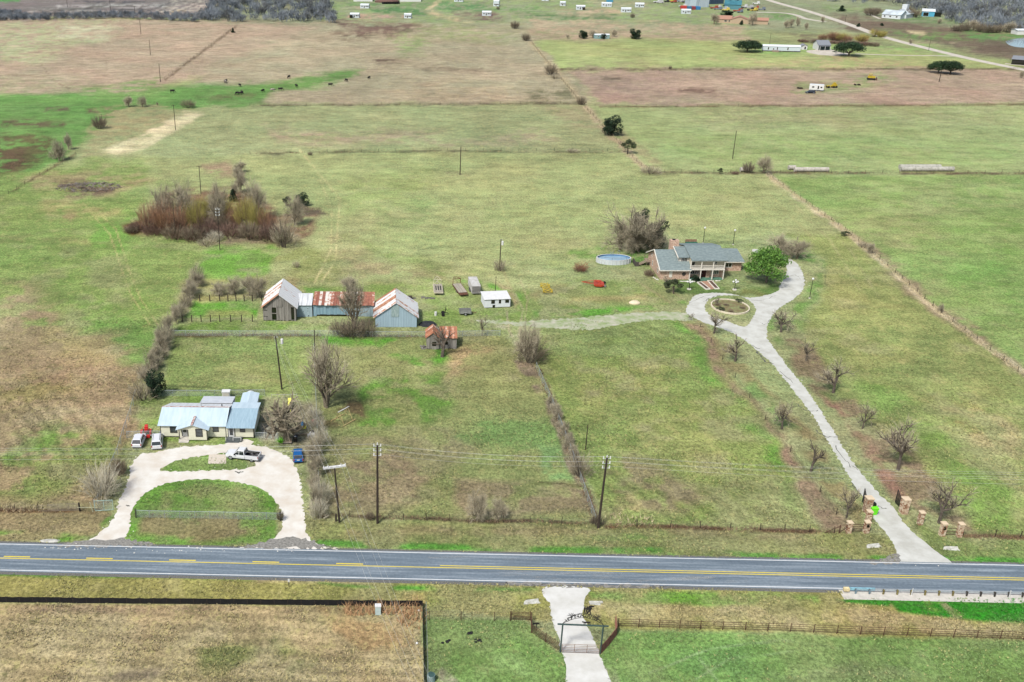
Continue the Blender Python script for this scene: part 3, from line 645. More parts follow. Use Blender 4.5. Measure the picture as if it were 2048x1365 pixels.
# loop drive of the cream house
outer = [(128,1094),(168,1084),(200,1066),(226,1040),(240,1000),(258,955),(262,930),(282,908),(296,908),(326,902),(363,894),(414,891),(455,888),(478,886),(500,889),(537,896),(560,905),(582,920),(594,944),(600,966),(606,1010),(610,1050),(620,1078),(640,1092),(640,1098),(120,1098)]
o1 = [(268,1096),(262,1040),(270,1010),(292,986),(330,968),(390,960),(450,961),(510,974),(540,990),(558,1014),(566,1040),(558,1066),(530,1088),(470,1097)]
o2 = [(322,943),(334,930),(360,920),(410,912),(455,906),(500,918),(510,932),(470,940),(400,942)]
struct('gravel_drive', flat_mesh(smooth_poly(outer,4), .006, [smooth_poly(o1,5), smooth_poly(o2,4)], jit=.26, step=.35, seed=4), GRAV)
# long drive of the brick house with its turning circle
lane = [(1796,1128),(1795,1112),(1788,1090),(1770,1064),(1750,1040),(1736,1010),(1714,978),(1690,940),(1660,890),(1630,838),(1600,798),(1570,760),(1546,730),(1520,706),(1494,684),(1460,664),(1420,650),(1396,640),(1372,626),(1376,610),(1390,592),(1420,586),(1460,588),(1500,596),(1535,590),(1556,582),(1562,562),(1574,545),(1570,528),(1556,520),(1530,512),(1512,508),(1504,500),(1520,500),(1560,512),(1590,524),(1606,548),(1608,572),(1596,592),(1572,608),(1552,622),(1540,640),(1534,660),(1536,680),(1556,706),(1580,740),(1610,776),(1640,820),(1670,868),(1700,916),(1730,956),(1760,990),(1788,1016),(1800,1036),(1826,1064),(1856,1090),(1880,1110),(1902,1131)]
isl = [(1410,618),(1416,600),(1440,592),(1475,592),(1500,602),(1512,620),(1508,632),(1494,652),(1478,652),(1452,642),(1424,634)]
struct('concrete_drive', flat_mesh(smooth_poly(lane,4), .008, [smooth_poly(isl,4)], jit=.22, step=.4, seed=6), GRAVW)
gl = [(1086,1176),(1176,1176),(1170,1200),(1166,1230),(1180,1262),(1196,1300),(1212,1340),(1224,1380),(1240,1480),(1150,1480),(1132,1370),(1130,1330),(1120,1290),(1104,1240),(1098,1206)]
struct('ranch_drive', flat_mesh(smooth_poly(gl,4), .009, seed=8), GRAVB)
fl = [(1385,640),(1376,628),(1330,624),(1250,628),(1160,636),(1090,640),(1030,644),(960,640),(960,644),(1030,651),(1090,656),(1160,660),(1210,656),(1260,646),(1320,640),(1390,642)]
FARMT = M('thin_gravel_track', C(192,188,168), C(140,160,100), scale=.5, rough=.95, detail=9)
struct('farm_track', flat_mesh(smooth_poly(fl,4), .007, jit=.5, seed=9), FARMT)
# dark gravel fans where the drives meet the highway, dust on the lane
FAN = M('dark_gravel_fan', C(160,157,148), C(112,110,104), scale=3, rough=.95, detail=9)
for nm, pts in (('gravel_fan', [(118,1093),(150,1084),(200,1080),(240,1078),(286,1084),(300,1092)]), ('gravel_fan', [(486,1096),(520,1086),(560,1076),(610,1078),(650,1092),(656,1096)]), ('gravel_fan', [(1010,1165),(1086,1172),(1176,1174),(1260,1174),(1330,1172),(1180,1168)]), ('gravel_fan', [(1740,1128),(1770,1116),(1796,1108),(1800,1118),(1796,1129)])):
    struct(nm, flat_mesh(smooth_poly(pts,4), .014, jit=.45, step=.4, seed=int(pts[0][0])), FAN)
def dust_mat():
    m = M('pale_road_dust', C(200,198,188), rough=.95); n = m.node_tree.nodes; l = m.node_tree.links; tc = n.new('ShaderNodeTexCoord'); mp = n.new('ShaderNodeMapping'); mp.inputs['Scale'].default_value = (.12,1.6,1)
    z = n.new('ShaderNodeTexNoise'); z.inputs['Scale'].default_value = 1; z.inputs['Detail'].default_value = 9; z.inputs['Roughness'].default_value = .7; r = n.new('ShaderNodeMapRange'); r.inputs[1].default_value = .5; r.inputs[2].default_value = .72; r.inputs[4].default_value = .65
    l.new(tc.outputs['Object'], mp.inputs[0]); l.new(mp.outputs[0], z.inputs['Vector']); l.new(z.outputs[0], r.inputs[0]); l.new(r.outputs[0], n['Principled BSDF'].inputs['Alpha']); return m
struct('road_dust', flat_mesh(smooth_poly([(960,1146),(1040,1140),(1120,1142),(1300,1150),(1500,1160),(1400,1167),(1200,1163),(1060,1160)],4), .018, jit=.3, seed=51), dust_mat())
struct('road_dust', flat_mesh(smooth_poly([(860,1112),(960,1113),(1060,1118),(1060,1122),(960,1120),(870,1118)],4), .018, jit=.2, seed=52), dust_mat())
# far lane, house pad, pond
def band(pts, w, z, name, mat, jit=.1):
    q = smooth_poly(pts, 5, False); l_ = []; r_ = []
    for i, p in enumerate(q):
        d = (q[min(i+1,len(q)-1)]-q[max(i-1,0)]).normalized(); nn = Vector((-d.y,d.x,0)); l_.append(p+nn*w/2); r_.append(p-nn*w/2)
    mb = MB()
    for i in range(len(q)-1): mb.quad(*[Vector((t.x,t.y,z)) for t in (r_[i], r_[i+1], l_[i+1], l_[i])])
    return struct(name, mb, mat)
PALE = M('pale_gravel_road', C(214,206,190), C(186,176,160), scale=.3, rough=.95)
band([(1440,-34),(1535,0),(1620,24),(1700,50),(1760,72),(1850,96),(1950,120),(2048,140),(2200,172),(2400,212)], 6.5, .012, 'county_road', PALE)
band([(1710,108),(1800,111),(1880,112),(1915,113)], 2.6, .008, 'far_driveway', PALE)
band([(1512,25),(1560,26),(1590,30),(1612,38),(1650,44)], 5, .008, 'yard_road', PALE)
band([(2010,128),(2048,131),(2120,138)], 4, .008, 'shed_track', PALE)
band([(1729,24),(1748,33),(1760,38)], 2.5, .008, 'house_track', PALE)
struct('gravel_pad', flat_mesh(smooth_poly([(1612,102),(1660,99),(1680,105),(1700,108),(1670,112),(1630,109)],4), .01, jit=.5, step=2), PALE)
WATER = M('pond_water', C(120,140,146), contrast=.05, scale=.1, rough=.08, spec=.8)
struct('pond_water', flat_mesh(smooth_poly([(2012,86),(2020,80),(2050,76),(2120,76),(2160,86),(2120,98),(2060,96),(2030,94)],4), .01, jit=.3, step=3), WATER)
struct('far_pond_water', flat_mesh(smooth_poly([(2032,66),(2060,63),(2110,64),(2110,68),(2060,69)],4), .01, jit=.3, step=3), WATER)
struct('pond_bank_pool', flat_mesh(smooth_poly([(400,446),(430,440),(452,446),(440,454),(410,454)],4), .01, jit=.2, step=1), M('dark_pool', C(30,26,24), rough=.15, contrast=.2))
# concrete strip under the guard rail, slab by the pickup
s0, _ = road_pt(1690,1190)
mb = MB(); mb.box(s0-.5, SE-2.4, -.05, 700, SE-.34, .05); o = link('guardrail_apron', mb.mesh('guardrail_apron', CONC)); o.location = (RA.x,RA.y,0); o.rotation_euler = (0,0,math.atan2(rd.y,rd.x)); tag(o, kind='structure')
def slab(name, pts, h, mat):
    mb = MB(); mb.poly([P(*p)-Vector((0,0,.05)) for p in pts], (0,0,h+.05)); return struct(name, mb, mat)
slab('parking_slab', [(416,928),(452,928),(453,910),(418,909)], .04, M('pale_slab', C(214,202,184), contrast=.06))
slab('front_walk', [(448,889),(502,890),(508,884),(494,879),(470,881)], .03, GRAV)
CRACK = M('dark_crack', C(92,92,84), contrast=.3, scale=6)
def crack(pts, w=.10):
    mb = MB(); rg = random.Random(int(pts[0][0]*7)); q = []
    for a, b in zip(pts[:-1], pts[1:]):
        for k in range(6): q.append(P(a[0]+(b[0]-a[0])*k/6, a[1]+(b[1]-a[1])*k/6)+Vector((rg.uniform(-.25,.25), rg.uniform(-.25,.25), 0)))
    for i in range(len(q)-1):
        d = (q[i+1]-q[i]).normalized()*1.0; nn = Vector((-d.y,d.x,0))*w*rg.uniform(.3,1.3)
        mb.quad(*[Vector((t.x,t.y,.0125)) for t in (q[i]-nn, q[i+1]-nn, q[i+1]+nn, q[i]+nn)])
    return mb
cm = MB()
for pts, w_ in [([(1514,704),(1530,724),(1550,728)],.16),([(1592,808),(1612,822),(1640,822)],.08),([(1630,860),(1650,874),(1680,876)],.08),([(1700,964),(1722,990),(1740,1012)],.10),([(1740,1016),(1756,1012),(1776,1020)],.08),([(1668,890),(1690,918),(1706,940)],.06),([(1440,590),(1420,596),(1404,606)],.08),([(1380,606),(1400,596),(1430,588)],.06),([(1552,592),(1520,602),(1500,600)],.07),([(1564,560),(1590,550),(1604,560)],.05),([(1540,640),(1530,650),(1520,644)],.06),([(1560,742),(1590,770)],.06),([(1700,930),(1724,944)],.05),([(1500,690),(1524,700)],.1),([(470,944),(480,946),(486,942)],.12),([(252,1010),(258,1014)],.15)]:
    c = crack(pts, w_); cm.add(c.v, c.f)
struct('drive_cracks', cm, CRACK)
# ------------------------------------------------------------------ trees
def ortho(d):
    a = d.orthogonal().normalized(); return a, d.cross(a)
def bend(rg, d, ang):
    a, b = ortho(d); t = rg.uniform(0, 2*math.pi); return (d*math.cos(ang)+(a*math.cos(t)+b*math.sin(t))*math.sin(ang)).normalized()
def twig(mb, rg, p, d, L, w):
    a, b = ortho(d); t = rg.uniform(0, 6.28); s = (a*math.cos(t)+b*math.sin(t))*w
    e = p+d*L+Vector((0,0,-.02*L)); mb.tri(p-s, p+s, e)
def bare_tree(seed, h=8.0, trunk=.3, stems=1, fork=.25, spread=.55, up=.25, levels=4, kids=(4,4,4,5), twigs=9, twigl=.9, tw=.022, lenr=.62, wob=.18, tr=.11):
    rg = random.Random(seed); tm = MB(); cm = MB(); 
    def limb(mb, p, d, L, r, lv):
        ns = 3 if lv < 3 else 2; q = p; dd = d; pts = [(p, d)]
        for k in range(ns):
            dd = bend(rg, dd, rg.uniform(0, wob)*(1.4 if lv else .6)); dd = (dd+Vector((0,0,up*.25 if lv else .1))).normalized()
            e = q+dd*(L/ns); r0 = r*(1-.55*k/ns); r1 = r*(1-.55*(k+1)/ns)
            mb.tube(q, e, max(r0,.012), max(r1,.009), 6 if lv == 0 else (5 if lv == 1 else 3), lv == 0)
            q = e; pts.append((q, dd))
        if lv >= levels:
            mb2 = cm; old = mb2.mi; mb2.mi = 1
            for k in range(twigs):
                i = rg.randrange(len(pts)-1); a = pts[i][0].lerp(pts[i+1][0], rg.random())
                twig(mb2, rg, a, bend(rg, pts[i+1][1], rg.uniform(.15, .9)), rg.uniform(.5, 1)*twigl, tw)
            mb2.mi = old; return
        n = kids[min(lv, len(kids)-1)]
        for k in range(n):
            t = fork+(1-fork)*(k+rg.uniform(.2,1))/n if lv == 0 else rg.uniform(.25, 1)
            if k == n-1: t = 1
            i = min(int(t*ns), ns-1); a = pts[i][0].lerp(pts[i+1][0], t*ns-i)
            nd = bend(rg, pts[i+1][1], rg.uniform(.55, 1.25)*spread*(1.5 if k < n-1 else .5)); nd = (nd+Vector((0,0,up))).normalized()
            limb(cm, a, nd, L*lenr*rg.uniform(.75, 1.15)*(1.0 if lv else 1.2), r*(.6 if lv else .62), lv+1)
    for s_ in range(stems):
        d = Vector((0,0,1)) if stems == 1 else bend(rg, Vector((0,0,1)), rg.uniform(.15, .55))
        limb(tm, Vector((rg.uniform(-.1,.1)*stems*.3, rg.uniform(-.1,.1)*stems*.3, -.05)), d, h*trunk*rg.uniform(.85,1.1), h*tr*.2*(1 if stems == 1 else .6), 0)
    return tm, cm
def norm_tree(tm, cm, h):
    """scale both meshes so the tree is exactly h high"""
    z = max(p[2] for p in cm.v+tm.v); k = h/z
    for m in (tm, cm): m.v = [(x*k, y*k, zz*k) for x, y, zz in m.v]
    return tm, cm
def bush(seed, h=4, w=5, n=260, lean=1.0, tw=.03, core=True):
    rg = random.Random(seed); mb = MB(); tm = MB()
    for k in range(9):
        a = rg.uniform(0, 6.28); t = rg.uniform(.1, .7)*lean; d = Vector((math.cos(a)*math.sin(t), math.sin(a)*math.sin(t), math.cos(t)))
        p = Vector((math.cos(a)*w*.08, math.sin(a)*w*.08, -.05)); e = p+d*h*.55; tm.tube(p, e, .07, .04, 4, False); tm.tube(e, e+bend(rg, d, .3)*h*.3, .04, .015, 4, False)
    for k in range(n):
        a = rg.uniform(0, 6.28); rr = math.sqrt(rg.random())*w*.28; p = Vector((math.cos(a)*rr, math.sin(a)*rr, rg.uniform(0,.3)*h))
        t = min(1.35, (rr/(w*.28))*rg.uniform(.5,1.2)*lean); a2 = a+rg.uniform(-.7,.7)
        d = Vector((math.cos(a2)*math.sin(t), math.sin(a2)*math.sin(t), math.cos(t))); L = rg.uniform(.45,1)*h*(.85-.25*t)
        e = p+d*L*.6; aa, bb = ortho(d); s = aa*tw; mb.mi = 0; mb.quad(p-s, p+s, e+s*.5, e-s*.5)
        mb.mi = 1
        for j in range(6): twig(mb, rg, p.lerp(e, rg.uniform(.3,1)), bend(rg, d, rg.uniform(.2,.8)), L*rg.uniform(.25,.6), tw*.7)
    return tm, mb
def leafy(seed, h, w, n=5000, leaf=.28, trunk_h=.3, lobes=16, flat=.6, bottom=.22, tr=.3, stems=1, shape='dome'):
    rg = random.Random(seed); tm = MB(); cm = MB(); blobs = []
    for s_ in range(stems):
        a0 = rg.uniform(0,6.28); x0, y0 = (0,0) if stems == 1 else (math.cos(a0)*.6, math.sin(a0)*.6)
        tm.tube((x0*.5,y0*.5,-.05), (x0,y0,h*trunk_h), tr, tr*.75, 8)
    for k in range(lobes):
        a = rg.uniform(0, 6.28); u = math.sqrt(rg.random())
        if shape == 'dome': r_ = u*w*.40; z = h*(bottom+.12+(1-bottom-.3)*math.sqrt(max(0,1-u*u))*rg.uniform(.55,1)); br = w*rg.uniform(.12,.2)
        elif shape == 'cone':
            t = rg.random(); z = h*(bottom+(1-bottom)*t*.92); r_ = w*.36*(1-t)**.8*u; br = w*.2*(1.1-t*.75)
        else: r_ = u*w*.3; z = h*(bottom+rg.random()*(1-bottom)*.85); br = w*rg.uniform(.14,.24)
        c = Vector((math.cos(a)*r_, math.sin(a)*r_, z)); blobs.append((c, br))
        m_ = Vector((0,0,h*trunk_h*.8)); mid = m_.lerp(c, .5)+Vector((0,0,-.06*h)); tm.tube(m_, mid, tr*.4, tr*.25, 4, False); tm.tube(mid, c, tr*.25, tr*.1, 4, False)
    for k in range(n):
        c, br = blobs[rg.randrange(len(blobs))]
        a = rg.uniform(0,6.28); zc = rg.uniform(-1,1); rr = br*rg.uniform(.55,1.12); q = math.sqrt(1-zc*zc)
        p = c+Vector((math.cos(a)*q*rr, math.sin(a)*q*rr, zc*rr*flat))
        d = Vector((rg.gauss(0,1), rg.gauss(0,1), rg.gauss(0,1))).normalized(); aa, bb = ortho(d); s = leaf*rg.uniform(.5,1.2)
        cm.tri(p-aa*s*.5-bb*s*.3, p+aa*s*.5-bb*s*.3, p+bb*s*.7)
    return tm, cm
PROTO = {}
def proto(key, tm, cm, h, tmat, cmats, crown='crown'):
    norm_tree(tm, cm, h); PROTO[key] = (tm.mesh('trunk', tmat), cm.mesh(crown, cmats), h, crown)
for i in range(4): proto('orchard%d'%i, *bare_tree(11+i, 6, .26, 1, .55, .78, .22, 3, (5,4,4), 8, 1.0, .011, .72, .22, .14), 6, BARK, [BARK, TWIG])
for i in range(3): proto('tall%d'%i, *bare_tree(31+i, 11, .3, 4, .35, .5, .3, 3, (5,4,4), 9, 1.4, .014, .68, .2, .13), 11, BARKL, [BARKL, TWIG])
proto('yardtree', *bare_tree(47, 10, .16, 1, .6, .95, .22, 3, (7,5,4), 7, 1.3, .010, .76, .25, .2), 10, BARKL, [BARKL, TWIG])
for i in range(2): proto('dead%d'%i, *bare_tree(52+i, 6, .42, 1, .45, .6, .2, 2, (5,5,4), 5, .7, .025, .6, .3, .2), 6, BARK, [BARK, BARKL])
for i in range(3): proto('hazy%d'%i, *bare_tree(61+i, 7, .2, 3, .4, .75, .15, 3, (5,4,4), 13, 1.2, .010, .66, .2, .12), 7, BARKL, [BARKL, TWIG])
for i in range(3): proto('bush%d'%i, *bush(71+i, 4, 5.5, 150, 1.0, .02), 4, BARK, [TWIGD, TWIG])
for i in range(2): proto('spiky%d'%i, *bush(76+i, 4.5, 6, 230, 1.1, .024), 4.5, BARKL, [TWIGP, TWIGP])
for i in range(2): proto('dark%d'%i, *bush(78+i, 4, 5, 210, 1.0, .024), 4, BARK, [BARK, TWIGD])
proto('rustbush0', *bush(81, 5, 6, 240, .9, .024), 5, TWIGB, [TWIGB, TWIGR]); proto('rustbush1', *bush(82, 6, 6, 240, .8, .024), 6, TWIGB, [TWIGR, TWIGR])
proto('willow0', *bush(83, 6, 6, 260, .8, .024), 6, TWIGB, [TWIGR, TWIGY]); proto('willow1', *bush(84, 6, 5, 260, .7, .024), 6, TWIGB, [TWIGY, TWIGY])
proto('brown0', *bush(85, 3, 5, 240, 1.1, .026), 3, TWIGB, [TWIGB, TWIGB]); proto('brown1', *bush(86, 3, 5, 240, 1.0, .026), 3, TWIGB, [TWIGB, TWIGD])
proto('oak0', *leafy(91, 8, 15, 6500, .5, .28, 26, .62, .22, .45), 8, BARK, OAKL); proto('oak1', *leafy(92, 9, 14, 6500, .5, .25, 26, .7, .2, .45), 9, BARK, OAKL)
proto('cedar0', *leafy(93, 6, 5.4, 4200, .3, .2, 22, .9, .1, .18, 1, 'cone'), 6, BARK, CEDL); proto('cedar1', *leafy(94, 6, 6, 4200, .32, .2, 18, .8, .12, .2, 1, 'round'), 6, BARK, CEDL)
proto('pine', *leafy(99, 8.5, 9, 6200, .34, .3, 34, .7, .12, .24, 1, 'dome'), 8.5, BARK, PINL)
proto('shrub', *leafy(98, 3.5, 3.6, 1500, .22, .4, 12, .7, .3, .12, 2), 3.5, BARK, SHRL)
def plant(key, px, py, hpx, label, cat='tree', name='bare_tree', group=None, wpx=None, rz=None, seed=0):
    tmsh, cmsh, h0, crown = PROTO[key]; s = HT(px, py, py-hpx*(1.2 if key[:4] in ('orch','tall','hazy') else 1))/h0
    rz = (px*7.3+py*3.1) % 6.28 if rz is None else rz
    sxy = s
    if wpx:
        wm = wpx/SCL(py); xs = max(abs(v.co.x) for v in cmsh.vertices)+max(abs(v.co.y) for v in cmsh.vertices); sxy = wm/xs
        sxy = min(max(sxy*1.3, s*.5), s*2.2)
    t = thing(name, label, cat, P(px, py), rz, group); t.scale = (sxy, sxy, s)
    part(t, 'trunk', tmsh, None); part(t, crown, cmsh, None); return t
G_OR = 'bare trees beside the long concrete drive'
for px, py, h, wd, k, lab in [
 (1428,667,46,56,'orchard0','bare crooked tree standing just below the round stone bed of the turning circle'),
 (1470,723,50,52,'orchard1','small bare tree left of the drive, where it straightens below the turning circle'),
 (1562,665,46,54,'orchard2','small bare tree right of the drive, close to the fork at the turning circle'),
 (1612,722,44,40,'orchard3','slender bare tree right of the drive, between the fork tree and the dense one'),
 (1666,786,62,72,'orchard1','dense bare tree with a dark base, right of the drive near its middle'),
 (1564,859,54,52,'orchard2','bare tree with black spiky limbs standing alone left of the drive'),
 (1724,858,52,44,'orchard3','faint thin bare tree right of the drive on the brown strip'),
 (1796,940,92,104,'orchard0','largest bare tree right of the drive, with a broad hazy crown'),
 (1692,1037,62,50,'orchard3','leaning bare tree next to the low stone pillars left of the drive'),
 (1878,1046,80,92,'orchard1','wide bare tree behind the low stone pillars right of the drive')]:
    plant(k, px, py, h, lab, group=G_OR, wpx=wd)
plant('dead1', 1621, 943, 72, 'broken dead tree with a thick stub, left of the drive', wpx=40)
plant('orchard2', 1382, 640, 14, 'tiny bare sapling at the left end of the turning circle', name='sapling')
plant('tall0', 652, 815, 128, 'tall grey many-stemmed tree above the wooden swing frame', wpx=112)
plant('yardtree', 573, 884, 108, 'wide crooked bare yard tree right of the cream house', wpx=118)
plant('tall2', 709, 658, 100, 'tall bare tree growing out of the bush before the rust-striped shed', wpx=76)
for x, y, h, wd in [(680,670,38,50),(706,674,46,60),(732,670,40,50)]: plant('dark0', x, y, h, 'dense dark bush at the foot of the barn tree, %s' % ('left side' if x < 700 else 'middle' if x < 720 else 'right side'), 'bush', 'bush', 'bushes under the barn tree', wd)
plant('dead0', 884, 714, 66, 'gnarled bare tree leaning in front of the small rust-roofed shack', wpx=58)
plant('orchard3', 964, 672, 42, 'very thin bare sapling in the lane fence right of the shack', name='sapling', wpx=22)
plant('dark1', 1060, 724, 74, 'dense grey tree at the top of the slanting chain-link fence', wpx=76, name='tree')
plant('hazy0', 1055, 722, 78, 'grey twiggy tree behind the dense one at the slanting fence', wpx=60)
plant('tall1', 1276, 503, 86, 'big half-dead tree behind the swimming pool', wpx=130)
for x, y, h, wd, l in [(1240,500,60,70,'left'),(1300,502,58,70,'right'),(1268,506,44,60,'near')]: plant('hazy%d' % (x%3), x, y, h, 'bare grey limbs on the %s side of the big pool tree' % l, wpx=wd)
for x, y, h, wd, l in [(1308,498,58,46,'dark evergreen growing in the right side of the big pool tree'),(1276,490,78,32,'dark evergreen top in the middle of the big pool tree')]:
    plant('cedar1', x, y, h, l, 'tree', 'evergreen_tree', None, wd)
plant('spiky0', 1312, 496, 40, 'pale dead brush on the right side of the big pool tree', 'bush', 'bush', None, 50)
plant('shrub', 1346, 587, 31, 'small dark-leaved tree in front of the brick garage wall', 'tree', 'small_tree', None, 30)
plant('orchard1', 1330, 576, 26, 'thin bare shrub against the corner of the brick garage wall', 'bush', 'bush', None, 24)
plant('hazy1', 1558, 515, 48, 'dark-limbed bare tree right of the brick house beside the green pine', wpx=60)
plant('hazy2', 1594, 518, 42, 'pale grey bare tree at the outer bend of the concrete drive', wpx=60)
plant('pine', 1532, 566, 72, 'bright green pine at the right end of the brick house', 'tree', 'pine_tree', None, 74)
plant('bush0', 570, 494, 82, 'large bare grey bush at the right end of the pond', 'bush', 'bush', None, 62)
plant('hazy0', 590, 450, 62, 'grey tree at the upper right corner of the pond thicket', wpx=44)
plant('cedar1', 604, 412, 26, 'small green shrub on the upper right of the pond bank', 'bush', 'shrub', None, 26)
plant('cedar0', 467, 404, 26, 'small dark cedar inside the pond thicket', 'tree', 'cedar_tree', None, 22)
plant('shrub', 574, 412, 20, 'thin green sapling beside the pond bank shrub', 'bush', 'shrub', None, 16)
for i, (x, y, h, wd, k) in enumerate(sorted([(300,466,84,56,'rustbush0'),(330,470,92,56,'rustbush1'),(360,472,86,52,'rustbush0'),(392,470,90,48,'willow0'),(386,440,62,50,'willow1'),(420,436,60,56,'willow1'),(448,430,50,52,'willow1'),(412,474,60,50,'brown0'),(440,460,44,56,'brown1'),(470,456,54,50,'rustbush1'),(490,462,90,46,'willow0'),(512,466,88,50,'willow1'),(534,470,72,46,'rustbush0'),(460,474,40,60,'brown0'),(500,478,44,56,'brown1'),(540,482,48,54,'brown0'),(350,478,40,56,'brown1'),(310,470,36,50,'brown0'),(388,482,40,52,'brown1'),(490,440,72,40,'rustbush1'),(276,462,26,40,'brown0'),(262,466,18,34,'brown1'),(430,482,28,40,'spiky1'),(415,492,22,44,'bush2'),(560,486,40,40,'brown0')])):
    kk = {'r':'russet','w':'yellow-green','b':'brown','s':'pale grey'}[k[0]] if k[:4] != 'bush' else 'grey'
    plant(k, x, y, h, '%s bare bush of the pond thicket, %s from the left' % (kk, ORD[i]), 'bush', 'willow_bush', 'willow thicket around the pond', wd)
for x, y, h, wd, l in [(330,452,84,60,'left'),(368,450,92,66,'second'),(436,452,88,60,'third'),(510,440,80,60,'right')]: plant('hazy%d' % (x%3), x, y, h, 'taller bare grey tree standing in the pond thicket, %s one' % l, group='bare trees in the pond thicket', wpx=wd)
for x, y, h, wd in [(482,345,24,34),(476,362,30,34),(482,384,44,36),(470,396,34,26)]: plant('hazy%d' % (x % 3), x, y, h, 'grey bare shrub in the column running up from the pond, '+{345:'topmost',362:'second from the top',384:'third from the top',396:'lowest'}[y], 'bush', 'bush', 'grey shrubs above the pond', wd)
# hedgerows
def row(pts, n, h, wd, keys, lab, grp, cat='bush', name='bush', jx=5, jy=4, seed=1):
    rg = random.Random(seed); L = [0]
    for a, b in zip(pts[:-1], pts[1:]): L.append(L[-1]+math.hypot(b[0]-a[0], b[1]-a[1]))
    for k in range(n):
        s = L[-1]*(k+.5)/n
        for i in range(len(pts)-1):
            if s <= L[i+1]: t = (s-L[i])/(L[i+1]-L[i]); break
        x = pts[i][0]+(pts[i+1][0]-pts[i][0])*t+rg.uniform(-jx,jx); y = pts[i][1]+(pts[i+1][1]-pts[i][1])*t+rg.uniform(-jy,jy)
        plant(rg.choice(keys), x, y, h*rg.uniform(.7,1.15), lab+', '+ORD[k]+(' from the left' if abs(pts[-1][0]-pts[0][0]) > abs(pts[-1][1]-pts[0][1]) else ' from the top'), cat, name, grp, wd*rg.uniform(.8,1.2))
row([(400,552),(384,590),(366,618),(350,648)], 11, 36, 34, ['hazy1','bush1','hazy2'], 'bare grey hedge bush along the left side of the corral', 'hedge bushes left of the corral', seed=3)
row([(344,664),(326,700),(306,735),(290,775)], 12, 44, 36, ['hazy0','hazy1','bush2','hazy2'], 'bare grey hedge tree between the brown field and the back yard', 'hedge trees left of the back yard', 'tree', 'hedge_tree', seed=4)
plant('bush1', 284, 800, 52, 'dense grey bush at the lower end of the left hedge', 'bush', 'bush', None, 62)
plant('cedar1', 312, 794, 52, 'dark green tree at the lower end of the left hedge', 'tree', 'evergreen_tree', None, 38)
plant('spiky0', 204, 992, 84, 'big pale spiky bare bush above the left farm gate', 'bush', 'bush', None, 88)
plant('brown1', 240, 950, 44, 'brown bush beside the gravel loop, next to the pale spiky one', 'bush', 'bush', None, 34)
for i, (x, y, h, wd) in enumerate([(470,588,34,44),(500,592,44,50),(520,596,46,44),(440,590,26,40),(700,585,34,50)]): plant('hazy%d' % (i%3), x, y, h, 'thin hazy bare tree behind the corral fence, '+{470:'second',500:'third',520:'rightmost',440:'leftmost'}[x] if x < 600 else 'thin hazy bare tree behind the rust-striped shed', group='thin bare trees behind the corral' if x < 600 else None, wpx=wd)
row([(640,880),(630,930),(636,1000),(640,1035)], 7, 52, 40, ['hazy0','spiky1','hazy2'], 'tangled bare bush along the fence right of the gravel loop', 'bushes right of the gravel loop', seed=6, jx=8)
row([(625,830),(640,870)], 2, 40, 34, ['spiky1','hazy0'], 'pale tangled bush beside the toys in the side yard', 'pale bushes in the side yard', seed=9)
plant('spiky1', 638, 1036, 54, 'dense grey bush at the lower corner beside the leaning crossarm pole', 'bush', 'bush', None, 48)
plant('hazy0', 954, 1041, 60, 'lone thin bare tree in the middle of the front fence', wpx=36)
plant('hazy1', 996, 1040, 44, 'faint low bare tree in the front fence right of the thin one', wpx=44)
plant('brown1', 740, 1040, 22, 'low brown shrub in the front fence by the tall pole', 'bush', 'shrub', None, 20)
row([(1100,800),(1120,850),(1140,900),(1160,950)], 13, 26, 24, ['hazy1','hazy2','bush2'], 'grey brush growing through the slanting chain-link fence', 'brush along the slanting fence', seed=8)
plant('bush0', 1160, 952, 66, 'tall grey brush clump in the lower half of the slanting fence', 'bush', 'bush', None, 60)
plant('dark1', 1192, 1050, 30, 'dark brush at the foot of the right-hand power pole', 'bush', 'bush', None, 30)
plant('bush1', 999, 542, 34, 'bare shrub at the foot of the transformer pole in the farm yard', 'bush', 'bush', None, 30)
plant('rustbush0', 1160, 544, 22, 'rust-red bare brush pile above the red rake', 'bush', 'bush', None, 36)
plant('bush2', 592, 536, 20, 'grey stump sprouting stems behind the board barn', 'bush', 'stump', None, 18)
